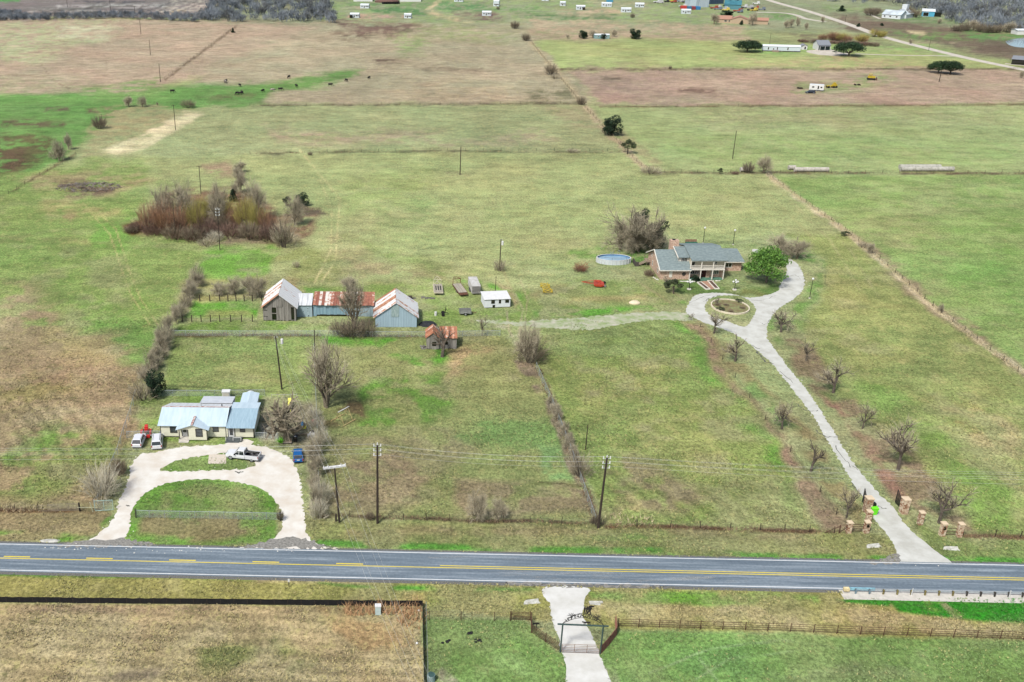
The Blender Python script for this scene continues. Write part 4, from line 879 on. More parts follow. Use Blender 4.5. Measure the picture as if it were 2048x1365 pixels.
for x, y, h, wd, k, lab in [
 (200,258,36,34,'dark0','dark bare bush beside the green draw, left of the pale sand patch'),(118,322,42,36,'hazy0','grey bare tree on the left bank of the draw'),(138,300,34,22,'hazy1','thin bare tree just right of the one on the draw bank'),
 (110,318,28,30,'bush1','low grey bush at the foot of the draw bank tree'),
 (258,214,24,26,'hazy2','leftmost of the grey shrubs on the far fence by the draw'),(285,214,22,22,'hazy0','second grey shrub on the far fence by the draw'),(376,216,24,38,'dark1','broad grey shrub on the far fence, right of the tall pole'),
 (316,214,10,8,'orchard0','tiny bare bush between the shrubs of the far fence'),(620,311,10,12,'dark0','tiny dark bush in the middle of the long cross fence'),
 (1146,306,12,34,'bush0','low dark brush clump on the cross fence below the lone cedar'),(1300,348,22,48,'bush1','low grey brush at the corner where the fences meet'),(1222,300,1,1,'bush1',''),
 (1162,210,26,26,'dark1','dark bare bush at the crossing of the upper fences'),(1102,150,30,32,'dark0','grey bare bush halfway up the upper slanting fence'),(1110,158,16,24,'bush1','low dark brush below the bush halfway up the fence'),
 (1052,82,22,24,'dark1','grey bush at the top corner of the green hay field'),(1030,58,22,22,'dark0','grey scrub at the top end of the upper slanting fence'),
 (1496,346,30,26,'dark0','bare dark bush left of the wind-bent tree by the bale rows'),(1528,347,38,40,'hazy1','wind-bent dark bare tree left of the bale rows'),(1470,349,8,16,'brown0','low brown weeds in the fence left of the wind-bent tree'),
 (1690,472,10,16,'shrub','small grey-green shrub on the right-hand boundary fence'),(1740,508,24,22,'hazy2','lower grey shrub on the right-hand boundary fence'),(1726,496,18,26,'bush1','brush beside the shrub on the right-hand boundary fence'),(1880,625,18,12,'hazy0','faint small bush low on the right-hand boundary fence'),
 (1440,348,12,10,'shrub','tiny green shrub left of the bale rows'),(466,66,10,8,'cedar0','small black cedar at the top of the left diagonal fence'),(1435,610,16,14,'orchard2','bare shrub in the round stone bed, upper edge')]:
    if lab: plant(k, x, y, h, lab, 'bush' if k[0] in 'bds' else 'tree', 'bush' if k[0] in 'bds' else 'bare_tree', None, wd)
plant('cedar1', 1223, 271, 40, 'lone black-green cedar on the upper slanting fence', 'tree', 'cedar_tree', None, 36)
plant('shrub', 1255, 308, 30, 'grey-green shrub below the lone cedar on the fence', 'bush', 'shrub', None, 24)
plant('bush2', 864, 1378, 30, 'pale dry brush clump beside the green trough', 'bush', 'bush', None, 44) if False else None
GO = 'dark live oaks of the far homestead'
plant('oak0', 1494, 104, 25, 'spreading dark live oak left of the long white mobile home', 'tree', 'live_oak', GO, 50)
plant('oak1', 1697, 113, 31, 'round dark live oak right of the gabled white cottage', 'tree', 'live_oak', GO, 50)
plant('oak0', 1876, 147, 26, 'left one of the two dark live oaks by the far lane', 'tree', 'live_oak', GO, 36)
plant('oak1', 1900, 149, 29, 'right one of the two dark live oaks by the far lane', 'tree', 'live_oak', GO, 40)
plant('cedar1', 1166, 78, 18, 'dark cedar at the left end of the small teal trailer', 'tree', 'cedar_tree', None, 17)
plant('cedar1', 1207, 79, 12, 'small dark cedar at the right end of the small teal trailer', 'tree', 'cedar_tree', None, 10)
plant('cedar1', 1269, 78, 20, 'dark cedar standing alone right of the small teal trailer', 'tree', 'cedar_tree', None, 24)
for i, (x, y, h, wd, lab) in enumerate([(1185,76,16,20,'grey bare tree between the cedar and the teal trailer'),(1228,74,16,16,'grey bare tree just right of the teal trailer'),(1135,78,10,12,'faint grey bush in the field left of the teal trailer'),(1265,36,14,12,'small grey tree before the far white trailer'),(996,20,10,9,'small grey tree before the far raised trailer'),
  (1428,49,24,24,'bare tree at the left end of the tan-roofed house'),(1505,51,26,24,'bare tree at the right end of the tan-roofed house'),(1572,57,18,14,'leftmost of the small bare trees beside the far yard'),(1582,56,22,16,'second of the small bare trees beside the far yard'),(1594,53,20,14,'third of the small bare trees beside the far yard'),(1612,60,16,12,'rightmost of the small bare trees beside the far yard'),
  (1644,47,16,12,'thin bare tree by the far lane'),(1820,88,10,10,'bare bush in the marsh by the far pole'),(1878,48,12,12,'grey bush in the clearing below the blue-ended shed'),(1340,139,10,8,'twiggy bush in the fence of the far brown field'),(2042,157,16,10,'bare bush at the right edge below the far lane')]):
    plant('dark%d' % (i%2) if i in (3,4,14) else 'hazy%d' % (i%3), x, y, h, lab, wpx=wd)
plant('cedar1', 1454, 34, 14, 'broad dark evergreen behind the tan-roofed house', 'tree', 'evergreen_tree', None, 30)
plant('cedar0', 1483, 50, 10, 'round dark shrub in front of the tan-roofed house', 'bush', 'shrub', None, 8)
plant('cedar0', 1683, 23, 12, 'dark evergreen beside the far end of the county road', 'tree', 'evergreen_tree', None, 16)
plant('cedar0', 1763, 52, 6, 'small black shrub in the marsh below the big white house', 'bush', 'shrub', None, 8)
plant('cedar0', 1717, 54, 8, 'small rust-dark shrub on the edge of the county road', 'bush', 'shrub', None, 8)
row([(1640,80),(1690,82),(1740,84)], 9, 22, 26, ['willow1','willow0','rustbush0'], 'yellow-green willow bush left of the county road', 'willow bushes by the county road', seed=12, jx=8, jy=3)
row([(1745,72),(1770,76)], 3, 22, 24, ['willow1'], 'bright yellow willow bush right of the county road', 'yellow willows right of the county road', seed=13)
row([(1600,82),(1690,92),(1760,90)], 8, 12, 26, ['brown0','brown1'], 'brown scrub beyond the white cottage', 'brown scrub beyond the cottage', seed=14)
row([(1735,30),(1760,27)], 3, 18, 30, ['dark0','dark1'], 'dark bare tree left of the big white house', 'dark trees left of the big white house', 'tree', 'bare_tree', seed=15)
row([(1802,34),(1830,34)], 5, 26, 24, ['dark0','hazy2','dark1'], 'dark bare tree right of the big white house', 'dark trees right of the big white house', 'tree', 'bare_tree', seed=16)
row([(1905,60),(1980,64),(2040,66)], 9, 22, 30, ['dark0','dark1','hazy2'], 'grey bare tree at the near edge of the right-hand wood', 'bare trees at the wood edge', 'tree', 'bare_tree', seed=17)
# far woods that read as one mass
def wood(name, label, regions, n, h, mats, seed):
    rg = np.random.RandomState(seed); vs = []; fs = []; ms = []
    protos = []
    for s in range(3):
        tm, cm = bush(200+s, 1.0, .9, 26, .8, .02); protos.append(cm)
    k = 0; rr = random.Random(seed)
    for reg in regions:
        xs = [p[0] for p in reg]; ys = [p[1] for p in reg]; q = [P(*p) for p in reg]
        X0, X1 = min(p.x for p in q), max(p.x for p in q); Y0, Y1 = min(p.y for p in q), max(p.y for p in q)
        cnt = int(n*1.0/len(regions)); X = rg.uniform(X0, X1, cnt*4); Y = rg.uniform(Y0, Y1, cnt*4)
        a, b = unproj(X, Y); ok = sdist(a, b, reg) > 0; X = X[ok][:cnt]; Y = Y[ok][:cnt]
        for x, y in zip(X, Y):
            pm = protos[rr.randrange(3)]; hh = h*rr.uniform(.6,1.2); ww = hh*rr.uniform(.8,1.3); th = rr.uniform(0,6.28); c, s = math.cos(th)*ww, math.sin(th)*ww
            A = np.array(pm.v); B = np.stack([A[:,0]*c-A[:,1]*s+x, A[:,0]*s+A[:,1]*c+y, A[:,2]*hh], 1); n0 = len(vs)
            vs.extend(map(tuple, B)); fs.extend([tuple(i+n0 for i in f) for f in pm.f]); m0 = rr.choice([0,0,1]); ms.extend([m0]*len(pm.f))
    mb = MB(); mb.v = vs; mb.f = fs; mb.m = ms; mb.mi = 1
    return solo(name, mb, mats, label, 'woodland', kind='stuff')
TWF = M('far_wood_grey', C(150,158,164), C(112,120,128), scale=.05, rough=.95); TWF2 = M('far_wood_brown', C(128,130,130), C(92,96,98), scale=.05, rough=.95)
wood('bare_wood', 'bare grey woodland block at the top, right of the dug-over ground', [[(398,44),(440,-20),(640,-30),(668,-4),(667,47),(560,46)]], 520, 9, [TWF, TWF2], 21)
wood('far_forest', 'wide grey bare forest at the top right', [[(1700,-46),(2300,-46),(2300,84),(1960,62),(1880,40),(1800,12),(1640,4)]], 1500, 10, [TWF, TWF2], 22)
wood('tree_belt', 'belt of scrubby bare trees along the far edge of the pink pasture', [[(-60,46),(-60,26),(40,26),(60,34),(240,28),(420,34),(420,46),(240,38),(60,42)]], 420, 5.5, [TWF, TWF2], 23)
wood('horizon_wood', 'distant grey woodland beyond the top of the view', [[(-700,-60),(-700,-120),(2700,-120),(2700,-60)]], 420, 14, [TWF, TWF2], 24)
# weeds along the fences, reads as one mass
def weeds(name, label, lines, mat, seed=1):
    rg = random.Random(seed); mb = MB()
    for pts, wd, dens, h in lines:
        q = [P(*p) for p in pts]
        for a, b in zip(q[:-1], q[1:]):
            L = (b-a).length
            for k in range(int(L*dens)):
                p = a.lerp(b, rg.random())+Vector((rg.uniform(-wd,wd), rg.uniform(-wd,wd), 0)); hh = h*rg.uniform(.3,1.1)
                for j in range(3): twig(mb, rg, p, bend(rg, Vector((0,0,1)), rg.uniform(.1,.9)), hh, .05)
    return solo(name, mb, mat, label, 'weeds', kind='stuff')
DWEED = M('dead_weeds', C(168,142,112), C(122,100,80), scale=.6, rough=.95)
weeds('fence_weeds', 'dark dead weeds along the fences of the front lots', [([(640,1032),(900,1040),(1180,1048)],.5,4,.7),([(1210,1052),(1690,1066)],.5,4.5,.8),([(0,1022),(75,1022)],.7,9,.9),([(1925,1074),(2100,1080)],.5,8,.8),([(1072,728),(1104,800),(1140,900),(1190,1040)],.7,5,.9),([(352,670),(640,672)],.6,6,.9),([(680,672),(850,674)],.5,6,.7),([(300,1030),(545,1034)],.4,4,.4)], DWEED, 5)
weeds('pale_weeds', 'pale dry grass along the long boundary fences', [([(1535,352),(1600,398),(1690,461),(1790,546),(1882,628),(2060,760)],.8,7,.8),([(1062,85),(1192,240),(1290,340)],1.2,2.5,1.0),([(1225,1040),(1300,1045)],1.5,10,.9),([(0,1020),(80,1018)],.8,10,.8)], M('straw_weeds', C(232,216,176), C(200,184,144), rough=.95), 6)
weeds('cross_fence_weeds', 'dark scrub line along the upper cross fences', [([(520,212),(1160,208)],1.0,.9,.9),([(1200,215),(2100,209)],1.0,.9,.8),([(500,308),(860,303),(1250,304)],.8,1.2,.8),([(1300,346),(2100,348)],1,1.6,.9),([(1120,140),(2100,138)],1.2,.7,1.1),([(470,58),(400,108),(325,162)],1.5,.5,1.0)], DWEED, 7)
weeds('tall_reeds', 'tan reeds blown over in the corner of the black silt fence', [([(690,1222),(840,1218)],1.2,26,1.5),([(800,1230),(842,1250)],1.6,22,1.4)], M('reeds', C(222,184,138), C(186,144,104), rough=.95), 8)
weeds('draw_scrub', 'dark brown dead scrub scattered through the green draw', [([(0,300),(70,292),(110,278)],4,1.3,.8),([(0,335),(50,326)],5,1.3,.8),([(0,368),(44,352)],4,1.3,.8),([(95,217),(140,219)],3,1,.8),([(180,222),(224,222)],3,1,.8),([(0,247),(128,248)],3,.7,.7),([(390,196),(470,190),(560,180)],3,.5,.7),([(600,176),(700,160)],2,.4,.7),([(1080,200),(1170,198)],4,.9,.8),([(700,58),(860,56)],4,.5,.8),([(105,380),(225,378)],3,1,.6),([(610,412),(650,426)],2,2,.8)], DWEED, 41)
# grass tufts near the camera
def tufts():
    rg = np.random.RandomState(5); N = 170000
    qx = rg.uniform(-40, 2090, N); qy = 640+(rg.uniform(0,1,N)**1.0)*760
    zc = (qy-682.5)/FPX; t = HC/(SP+zc*CP); X = (qx-CX)/FPX*t; Y = (CP-zc*SP)*t
    col, tu, dr = paint(qx, qy, X, Y)
    keep = rg.rand(N) < np.clip((.1+.9*tu)*(.5+4*fbm(X, Y, 4, 4)+2*fbm(X+70, Y, 18, 3)), .04, 1)
    def out_of(poly): return sdist(qx, qy, poly) < -.5
    keep &= ~((sdist(qx,qy,[(p[0],p[1]) for p in outer]) > -3) & (sdist(qx,qy,o1) < 2) & (sdist(qx,qy,o2) < 1)); keep &= sdist(qx,qy,lane) < -1; keep &= sdist(qx,qy,gl) < 1
    ry = 1114.5+(qx/2048)*44; keep &= (np.abs(qy-ry-2) > 32)
    keep &= ~((qx > 312) & (qx < 520) & (qy > 780) & (qy < 892)); keep &= ~((qx>1685)&(qy>1150)&(qy<1198))
    X = X[keep]; Y = Y[keep]; col = col[keep]; tu = tu[keep]; dr = dr[keep]; n = len(X)
    k = 4; h = .07+rg.rand(n)*.17*(.5+tu); V = np.zeros((n,k,3,3)); 
    for j in range(k):
        a = rg.rand(n)*6.28; sp = .07+rg.rand(n)*.12; w_ = .035+rg.rand(n)*.045
        ca, sa = np.cos(a), np.sin(a)
        V[:,j,0] = np.stack([X-sa*w_, Y+ca*w_, 0*X], 1); V[:,j,1] = np.stack([X+sa*w_, Y-ca*w_, 0*X], 1); V[:,j,2] = np.stack([X+ca*sp*1.6, Y+sa*sp*1.6, h], 1)
    v = V.reshape(-1,3); me = bpy.data.meshes.new('grass_tufts'); me.vertices.add(len(v)); me.vertices.foreach_set('co', v.astype(np.float32).ravel())
    nf = n*k; me.loops.add(nf*3); me.loops.foreach_set('vertex_index', np.arange(nf*3, dtype=np.int32)); me.polygons.add(nf); me.polygons.foreach_set('loop_start', np.arange(0,nf*3,3,dtype=np.int32)); me.update(calc_edges=True)
    m = 1+.35*(rg.rand(n)-.5); c = col*m[:,None]; st = rg.rand(n) < dr*.35; c[st] = c[st]*.4+np.array(C(206,192,130)[:3])*.6
    dk = (~st) & (rg.rand(n) < tu*.5); c[dk] = c[dk]*.5+np.array(C(98,106,56)[:3])*.42
    c = np.repeat(c, k*3, 0); ca_ = me.color_attributes.new('cover', 'FLOAT_COLOR', 'POINT'); ca_.data.foreach_set('color', np.concatenate([c, np.ones((len(c),1))],1).astype(np.float32).ravel())
    m_ = bpy.data.materials.new('grass_blades'); m_.use_nodes = True; a1 = m_.node_tree.nodes.new('ShaderNodeAttribute'); a1.attribute_name = 'cover'
    m_.node_tree.links.new(a1.outputs['Color'], m_.node_tree.nodes['Principled BSDF'].inputs['Base Color']); m_.node_tree.nodes['Principled BSDF'].inputs['Roughness'].default_value = .9
    me.materials.append(m_); solo('grass_tufts', me, None, 'short clumpy grass over the near fields and verges', 'grass', kind='stuff')
tufts()
# ------------------------------------------------------------------ building kit (local frame: x along the front, y to the back, z up)
def frame_of(a, b):
    A, B = P(*a), P(*b); d = B-A; return A, math.atan2(d.y, d.x), d.length
def win(par, x, z, w_, h_, y=0.0, T=None, fm=DARKT, gm=GLS, fr=.09, bars=(1,0), name='window', sub='pane'):
    """a window whose lower left corner is (x, z) on the wall plane y, standing 4 cm proud"""
    f = MB(); f.T = T; y0, y1 = y-.06, y+.02
    f.box(x, y0, z, x+w_, y1, z+fr); f.box(x, y0, z+h_-fr, x+w_, y1, z+h_); f.box(x, y0, z+fr, x+fr, y1, z+h_-fr); f.box(x+w_-fr, y0, z+fr, x+w_, y1, z+h_-fr)
    for k in range(bars[0]): zz = z+h_*(k+1)/(bars[0]+1); f.box(x+fr, y0+.01, zz-.035, x+w_-fr, y1, zz+.035)
    for k in range(bars[1]): xx = x+w_*(k+1)/(bars[1]+1); f.box(xx-.035, y0+.013, z+fr, xx+.035, y1, z+h_-fr)
    o = part(par, name, f, fm); g = MB(); g.T = T; g.box(x+fr*.9, y0+.035, z+fr*.9, x+w_-fr*.9, y1-.005, z+h_-fr*.9); part(o, sub, g, gm); return o
def gable_walls(mb, L, D, hw, hr, ridge='x', z0=0.0):
    """solid wall body with gable ends"""
    if ridge == 'x':
        pf = [(0,0,z0),(0,D,z0),(0,D,hw),(0,D/2,hr),(0,0,hw)]; mb.poly(pf, (L,0,0))
    else:
        pf = [(0,0,z0),(L,0,z0),(L,0,hw),(L/2,0,hr),(0,0,hw)]; mb.poly(pf, (0,D,0))
    return mb
def roof_slope(mb, a, b, c, d, t=.08):
    """slab: a,b along the eave, c,d along the ridge (a-d and b-c are the rakes)"""
    a, b, c, d = map(Vector, (a,b,c,d)); n = (b-a).cross(d-a).normalized()
    if n.z < 0: n = -n
    return mb.hexa([a, b, c, d, a+n*t, b+n*t, c+n*t, d+n*t])
def sheets(par, a, b, c, d, n, mat, t=.04, lift=.02, name='roof_sheet', jit=0.0, rg=random):
    """corrugated sheets side by side between eave a-b and ridge d-c, each its own piece with a raised seam"""
    a, b, c, d = map(Vector, (a,b,c,d)); nn = (b-a).cross(d-a).normalized()
    if nn.z < 0: nn = -nn
    for k in range(n):
        p, q = a.lerp(b, k/n), a.lerp(b, (k+.96)/n); r_, s = d.lerp(c, (k+.96)/n), d.lerp(c, k/n)
        j = rg.uniform(-jit, jit); dn = (p-s).normalized()*j; p = p+dn; q = q+dn
        mb = MB(); z = nn*(lift+rg.uniform(0,.015))
        mb.hexa([p+z, q+z, r_+z, s+z, p+z+nn*t, q+z+nn*t, r_+z+nn*t, s+z+nn*t])
        e = (q-p)*.08; mb.hexa([p+z+nn*t, p+e+z+nn*t, s+e+z+nn*t, s+z+nn*t, p+z+nn*(t+.05), p+e+z+nn*(t+.05), s+e+z+nn*(t+.05), s+z+nn*(t+.05)])
        part(par, name, mb, mat)
# --- rusty sheets: colour goes from bright tin to rust, different on every sheet
def rust_mat(name, amount, c1=C(236,236,232), c2=C(198,146,112), c3=C(156,104,80), along=(1.2,1.2,1.2)):
    m = M(name, c1, rough=.7); n = m.node_tree.nodes; l = m.node_tree.links; b = n['Principled BSDF']
    oi = n.new('ShaderNodeObjectInfo'); tc = n.new('ShaderNodeTexCoord'); z = n.new('ShaderNodeTexNoise'); z.inputs['Scale'].default_value = 1.3; z.inputs['Detail'].default_value = 8; z.inputs['Roughness'].default_value = .7
    l.new(tc.outputs['Object'], z.inputs['Vector'])
    a = n.new('ShaderNodeMath'); a.operation = 'MULTIPLY_ADD'; a.inputs[1].default_value = .42; a.inputs[2].default_value = amount-.5; l.new(oi.outputs['Random'], a.inputs[0])
    s = n.new('ShaderNodeMath'); s.operation = 'ADD'; l.new(a.outputs[0], s.inputs[0]); l.new(z.outputs[0], s.inputs[1])
    cr = n.new('ShaderNodeValToRGB'); e = cr.color_ramp.elements; e[0].position = .46; e[0].color = c1; e[1].position = .85; e[1].color = c3; k = e.new(.56); k.color = c2; l.new(s.outputs[0], cr.inputs[0]); l.new(cr.outputs[0], b.inputs['Base Color']); return m
RS_L = rust_mat('barn_roof_light_rust', .10); RS_M = rust_mat('barn_roof_half_rust', .27); RS_H = rust_mat('shed_roof_rust', .42, C(232,226,214), C(182,122,96), C(144,90,74)); RS_S = rust_mat('shack_roof_rust', .47, C(222,204,190), C(200,140,104), C(152,98,74))
# ------------------------------------------------------------------ cream house
A, rz, L = frame_of((322,875), (452,876.5))
h = thing('cream_house', 'cream sided farmhouse with pale blue-white metal roof and small gabled porch', 'house', A, rz)
L1 = L; L2 = (P(508,878)-P(452,876.5)).length; D = 8.2; HW = 2.55; HR = 3.95
mb = MB(); gable_walls(mb, L1, D, HW, HR, 'x', .25); mb.box(L1-.01, .0, .25, L1+L2, D-.6, 2.45); part(h, 'wall', mb, CREAM)
mb = MB(); 
for k in range(9): x = .2+k*(L1+L2-.5)/8; mb.box(x, .1, -.1, x+.35, .4, .25); mb.box(x, D-1.2, -.1, x+.35, D-.9, .25)
mb.box(.1, .3, -.1, L1+L2-.1, D-.9, .24); part(h, 'foundation', mb, DARKT)
o_ = .35; mb = MB(); roof_slope(mb, (-o_,-o_,HW-.1), (L1+o_*.6,-o_,HW-.1), (L1+o_*.6,D/2,HR+.02), (-o_,D/2,HR+.02)); r1 = part(h, 'roof', mb, TINB, 'pale blue-white smooth metal roof slope facing the drive')
mb = MB(); roof_slope(mb, (-o_+.6,D+o_,HW-.1), (L1+o_*.6,D+o_,HW-.1), (L1+o_*.6,D/2+.02,HR+.02), (-o_,D/2+.02,HR+.02)); part(h, 'roof', mb, TINW, 'white rear roof slope')
mb = MB(); mb.box(-o_, D/2-.12, HR+.1, L1+o_*.6, D/2+.12, HR+.16); mb.box(L1+o_*.6, -o_, HW-.12, L1+o_*.6+.06, D/2, HW+.02) if False else None; part(r1, 'ridge_cap', mb, RUSTT)
# right wing
x0 = L1+o_*.6+.04; x1 = L1+L2+.3
mb = MB(); roof_slope(mb, (x0,-.75,2.38), (x1,-.75,2.38), (x1,5.0,3.35), (x0,5.0,3.35), .07); wr = part(h, 'wing_roof', mb, TINR)
mb = MB()
for k in range(19): 
    x = x0+(x1-x0)*(k+.5)/19; roof_slope(mb, (x-.025,-.75,2.46), (x+.025,-.75,2.46), (x+.025,5.0,3.43), (x-.025,5.0,3.43), .03)
part(wr, 'seam', mb, TINR, kind='stuff')
mb = MB(); roof_slope(mb, (x0,D-.2,3.0), (x1,D-.2,3.0), (x1,5.02,3.35), (x0,5.02,3.35), .07); part(h, 'wing_roof', mb, TINB)
# projecting porch with gable
px0 = (P(362,879)-A).length; px0 = 3.55; pw = 5.0; pd = 1.15
mb = MB(); mb.box(px0+1.75, -pd, .2, px0+pw, .02, 2.5); mb.poly([(px0,-pd,2.5),(px0+pw,-pd,2.5),(px0+pw/2,-pd,3.2)], (0,pd,0)); mb.box(px0,-pd,2.25,px0+1.76,-pd+.1,2.5); part(h, 'porch_wall', mb, CREAM)
mb = MB(); mb.box(px0,-pd,.3,px0+.14,-pd+.14,2.25); part(h, 'porch_post', mb, DARKT)
mb = MB(); mb.box(px0-.1,-pd-.1,-.05,px0+1.8,0,.28); mb.box(px0,-pd-.75,-.05,px0+1.75,-pd-.1,.13); part(h, 'porch_step', mb, CONC)
rh = 3.28; ov = .45
for sgn, xa in ((0, px0-ov), (1, px0+pw+ov)):
    mb = MB(); xm = px0+pw/2; e0 = (xa,-pd-.35,2.28); e1 = (xm,-pd-.35,rh); 
    ybk = D/2-.75  # ridge runs back until it meets the main slope
    zm = 2.45+(HR-2.45)*((ybk)/(D/2)); back = (xm+.02,1.75,rh+.02); lowb = (xa,-.33,2.36)
    n = Vector((0,0,.07)); mb.add([Vector(e0),Vector(e1),Vector(back),Vector(lowb),Vector(e0)+n,Vector(e1)+n,Vector(back)+n,Vector(lowb)+n], [(0,1,2,3),(7,6,5,4),(0,4,5,1),(1,5,6,2),(2,6,7,3),(3,7,4,0)])
    part(h, 'porch_roof', mb, TINB)
mb = MB(); mb.hexa([(xm-.22,-pd-.37,rh+.06),(xm+.22,-pd-.37,rh+.06),(xm+.22,1.7,rh+.12),(xm-.22,1.7,rh+.12),(xm-.2,-pd-.37,rh+.12),(xm+.2,-pd-.37,rh+.12),(xm+.2,1.7,rh+.18),(xm-.2,1.7,rh+.18)]); part(h, 'porch_ridge_cap', mb, RUSTT, 'rust-striped cap on the porch ridge')
dm = MB(); dm.box(px0+.42,-.08,.3,px0+1.3,.03,2.35); d1 = part(h, 'door', dm, W_); win(h, px0+.55, 1.15, .62, 1.0, -.09, None, DARKT, GLS, name='door_window'); mb = MB(); mb.box(px0+.26,-.05,.3,px0+.4,.03,2.35); mb.box(px0+1.32,-.05,.3,px0+1.46,.03,2.35); part(h, 'door_trim', mb, DARKT)
win(h, 1.75, .95, 1.3, 1.55, 0, None, DARKT, GLS, .12); win(h, px0+3.0, .85, 1.25, 1.6, -pd, None, DARKT, GLS, .12); win(h, L1-2.3, 1.25, 1.1, 1.15, 0, None, DARKT, GLS, .12)
win(h, L1+2.55, 1.25, 1.0, .95, 0, None, DARKT, GLS, .1)
dm = MB(); dm.box(L1+.55,-.07,.3,L1+1.5,.03,2.25); part(h, 'door', dm, W_, 'white side door with dark glass'); win(h, L1+.75, .7, .55, 1.35, -.08, None, DARKT, GLS, name='door_window'); 
mb = MB()
for x in (0, L1, L1+.4, L1+1.6, L1+L2-.1): mb.box(x, -.04, .25, x+.12, .04, 2.45)
mb.box(px0+pw-.06,-pd-.03,.2,px0+pw+.06,-pd+.08,2.3); part(h, 'corner_trim', mb, DARKT)
mb = MB(); mb.box(L1+.2,-1.5,.0,L1+3.0,-.02,.32); mb.box(L1+.1,-1.75,-.02,L1+2.6,-1.5,.16); dk = part(h, 'front_deck', mb, M('grey_deck', C(92,98,98), contrast=.2)); mb = MB()
for x in (L1+.2, L1+1.5, L1+2.9): mb.box(x,-1.5,.3,x+.07,-1.43,1.0)
mb.box(L1+1.5,-1.5,.95,L1+2.97,-1.44,1.02); part(dk, 'deck_railing', mb, W_)
mb = MB(); mb.tube((px0+3.1,4.6,3.6),(px0+3.1,4.6,5.0),.05,.05,6); part(h, 'vent_pipe', mb, GALV); mb = MB(); mb.tube((L1-1.3,4.9,3.5),(L1-1.3,4.9,4.25),.1,.1,6); part(h, 'vent_pipe', mb, BLACKP)
# rear lean-to
mb = MB(); mb.box(5.9, D+.05, 0, 12.0 if L1 > 12 else L1, D+3.0, 2.2); part(h, 'rear_room', mb, CREAM); mb = MB(); roof_slope(mb, (5.7,D+3.4,2.35), (L1+.0,D+3.4,2.35), (L1+.0,D-.35,2.9), (5.7,D-.35,2.9)); part(h, 'rear_room_roof', mb, M('grey_white_tin', C(214,218,222), C(196,202,206), scale=1, rough=.6))
sh = MB(); sh.poly([(-.3,.2,0),(-.3,.8,0),(-.3,.8,.9),(-.3,.2,.9)], (.28,0,0)); part(h, 'meter_box', sh, GALV)
# small tin shed behind
A, rz, L = frame_of((482,829), (513,829))
s = thing('tin_shed', 'small pale tin-roofed shed behind the cream house', 'shed', A, rz); mb = MB(); mb.box(0,0,0,L,4.6,2.0); mb.poly([(0,0,2.0),(L,0,2.0),(L/2,0,2.3)], (0,4.6,0)); part(s, 'wall', mb, W_)
for a_, b_ in ((-.15, L/2), (L+.15, L/2)): mb = MB(); roof_slope(mb, (a_,-.2,2.0),(a_,4.8,2.0),(b_,4.8,2.36),(b_,-.2,2.36),.06); part(s, 'roof', mb, TINB)
mb = MB(); mb.tube((0,0,0),(0,0,1.6),.75,.75,14); mb.ell((0,0,1.6),.75,.75,.5,14,6,0); solo('water_tank', mb, W_, 'white domed tank behind the small tin shed', 'tank', P(502,802), smooth=False)
mb = MB(); mb.box(-.7,-.5,0,.7,.5,1.5); c = solo('white_cabinet', mb, W_, 'white box with bright lid standing behind the cream house', 'box', P(453,797)); mb = MB(); mb.box(-.8,-.6,1.5,.8,.6,1.65); part(c, 'lid', mb, W_); mb = MB(); mb.box(-.6,-.53,.1,.6,-.505,1.4); part(c, 'door', mb, CONC)
# ------------------------------------------------------------------ brick house
BRK = M('mottled_stone_brick', C(226,198,176), C(172,136,114), scale=3.2, rough=.95, detail=7, bump=.4); SHIN = M('grey_shingles', C(138,152,150), C(112,126,126), scale=1.2, rough=.9, detail=8, stretch=(1,2,1), bump=.3)
TRIM = M('cream_trim', C(232,226,212), contrast=.06)
A, rz, L = frame_of((1320,559.5), (1379,559.5)); A2 = P(1447,557.5); LB = (A2-A).length
h = thing('brick_house', 'two-storey mottled brick house with grey shingle roof and white balcony porch', 'house', A, rz)
px_m = SCL(556)
def X_(px): return (px-1320)/px_m
GL = X_(1379)   # garage block length
GD = 12.9; GH = 2.7
ML = X_(1447); RL = X_(1497)
# garage block, ridge along x in the middle of the depth
mb = MB(); gable_walls(mb, GL, GD, GH, 5.6, 'x'); part(h, 'garage_wall', mb, BRK)
def rs(name, *a, t=.14): mb = MB(); roof_slope(mb, *a, t=t); return part(h, name, mb, SHIN)
rs('garage_roof', (-.4,-.6,GH-.12), (GL+.02,-.6,GH-.12), (GL+.02,GD/2,5.72), (-.4,GD/2,5.72)); rs('garage_roof', (-.4,GD+.6,GH-.12), (GL,GD+.6,GH-.12), (GL,GD/2+.01,5.72), (-.4,GD/2+.01,5.72))
mb = MB(); roof_slope(mb, (-.58,-.62,GH-.2), (-.42,-.62,GH-.2), (-.42,GD/2,5.68), (-.58,GD/2,5.68), .26); roof_slope(mb, (-.58,GD+.62,GH-.2), (-.42,GD+.62,GH-.2), (-.42,GD/2+.02,5.68), (-.58,GD/2+.02,5.68), .26); mb.box(-.4,-.74,GH-.2,GL-.02,-.62,GH); part(h, 'fascia', mb, TRIM)
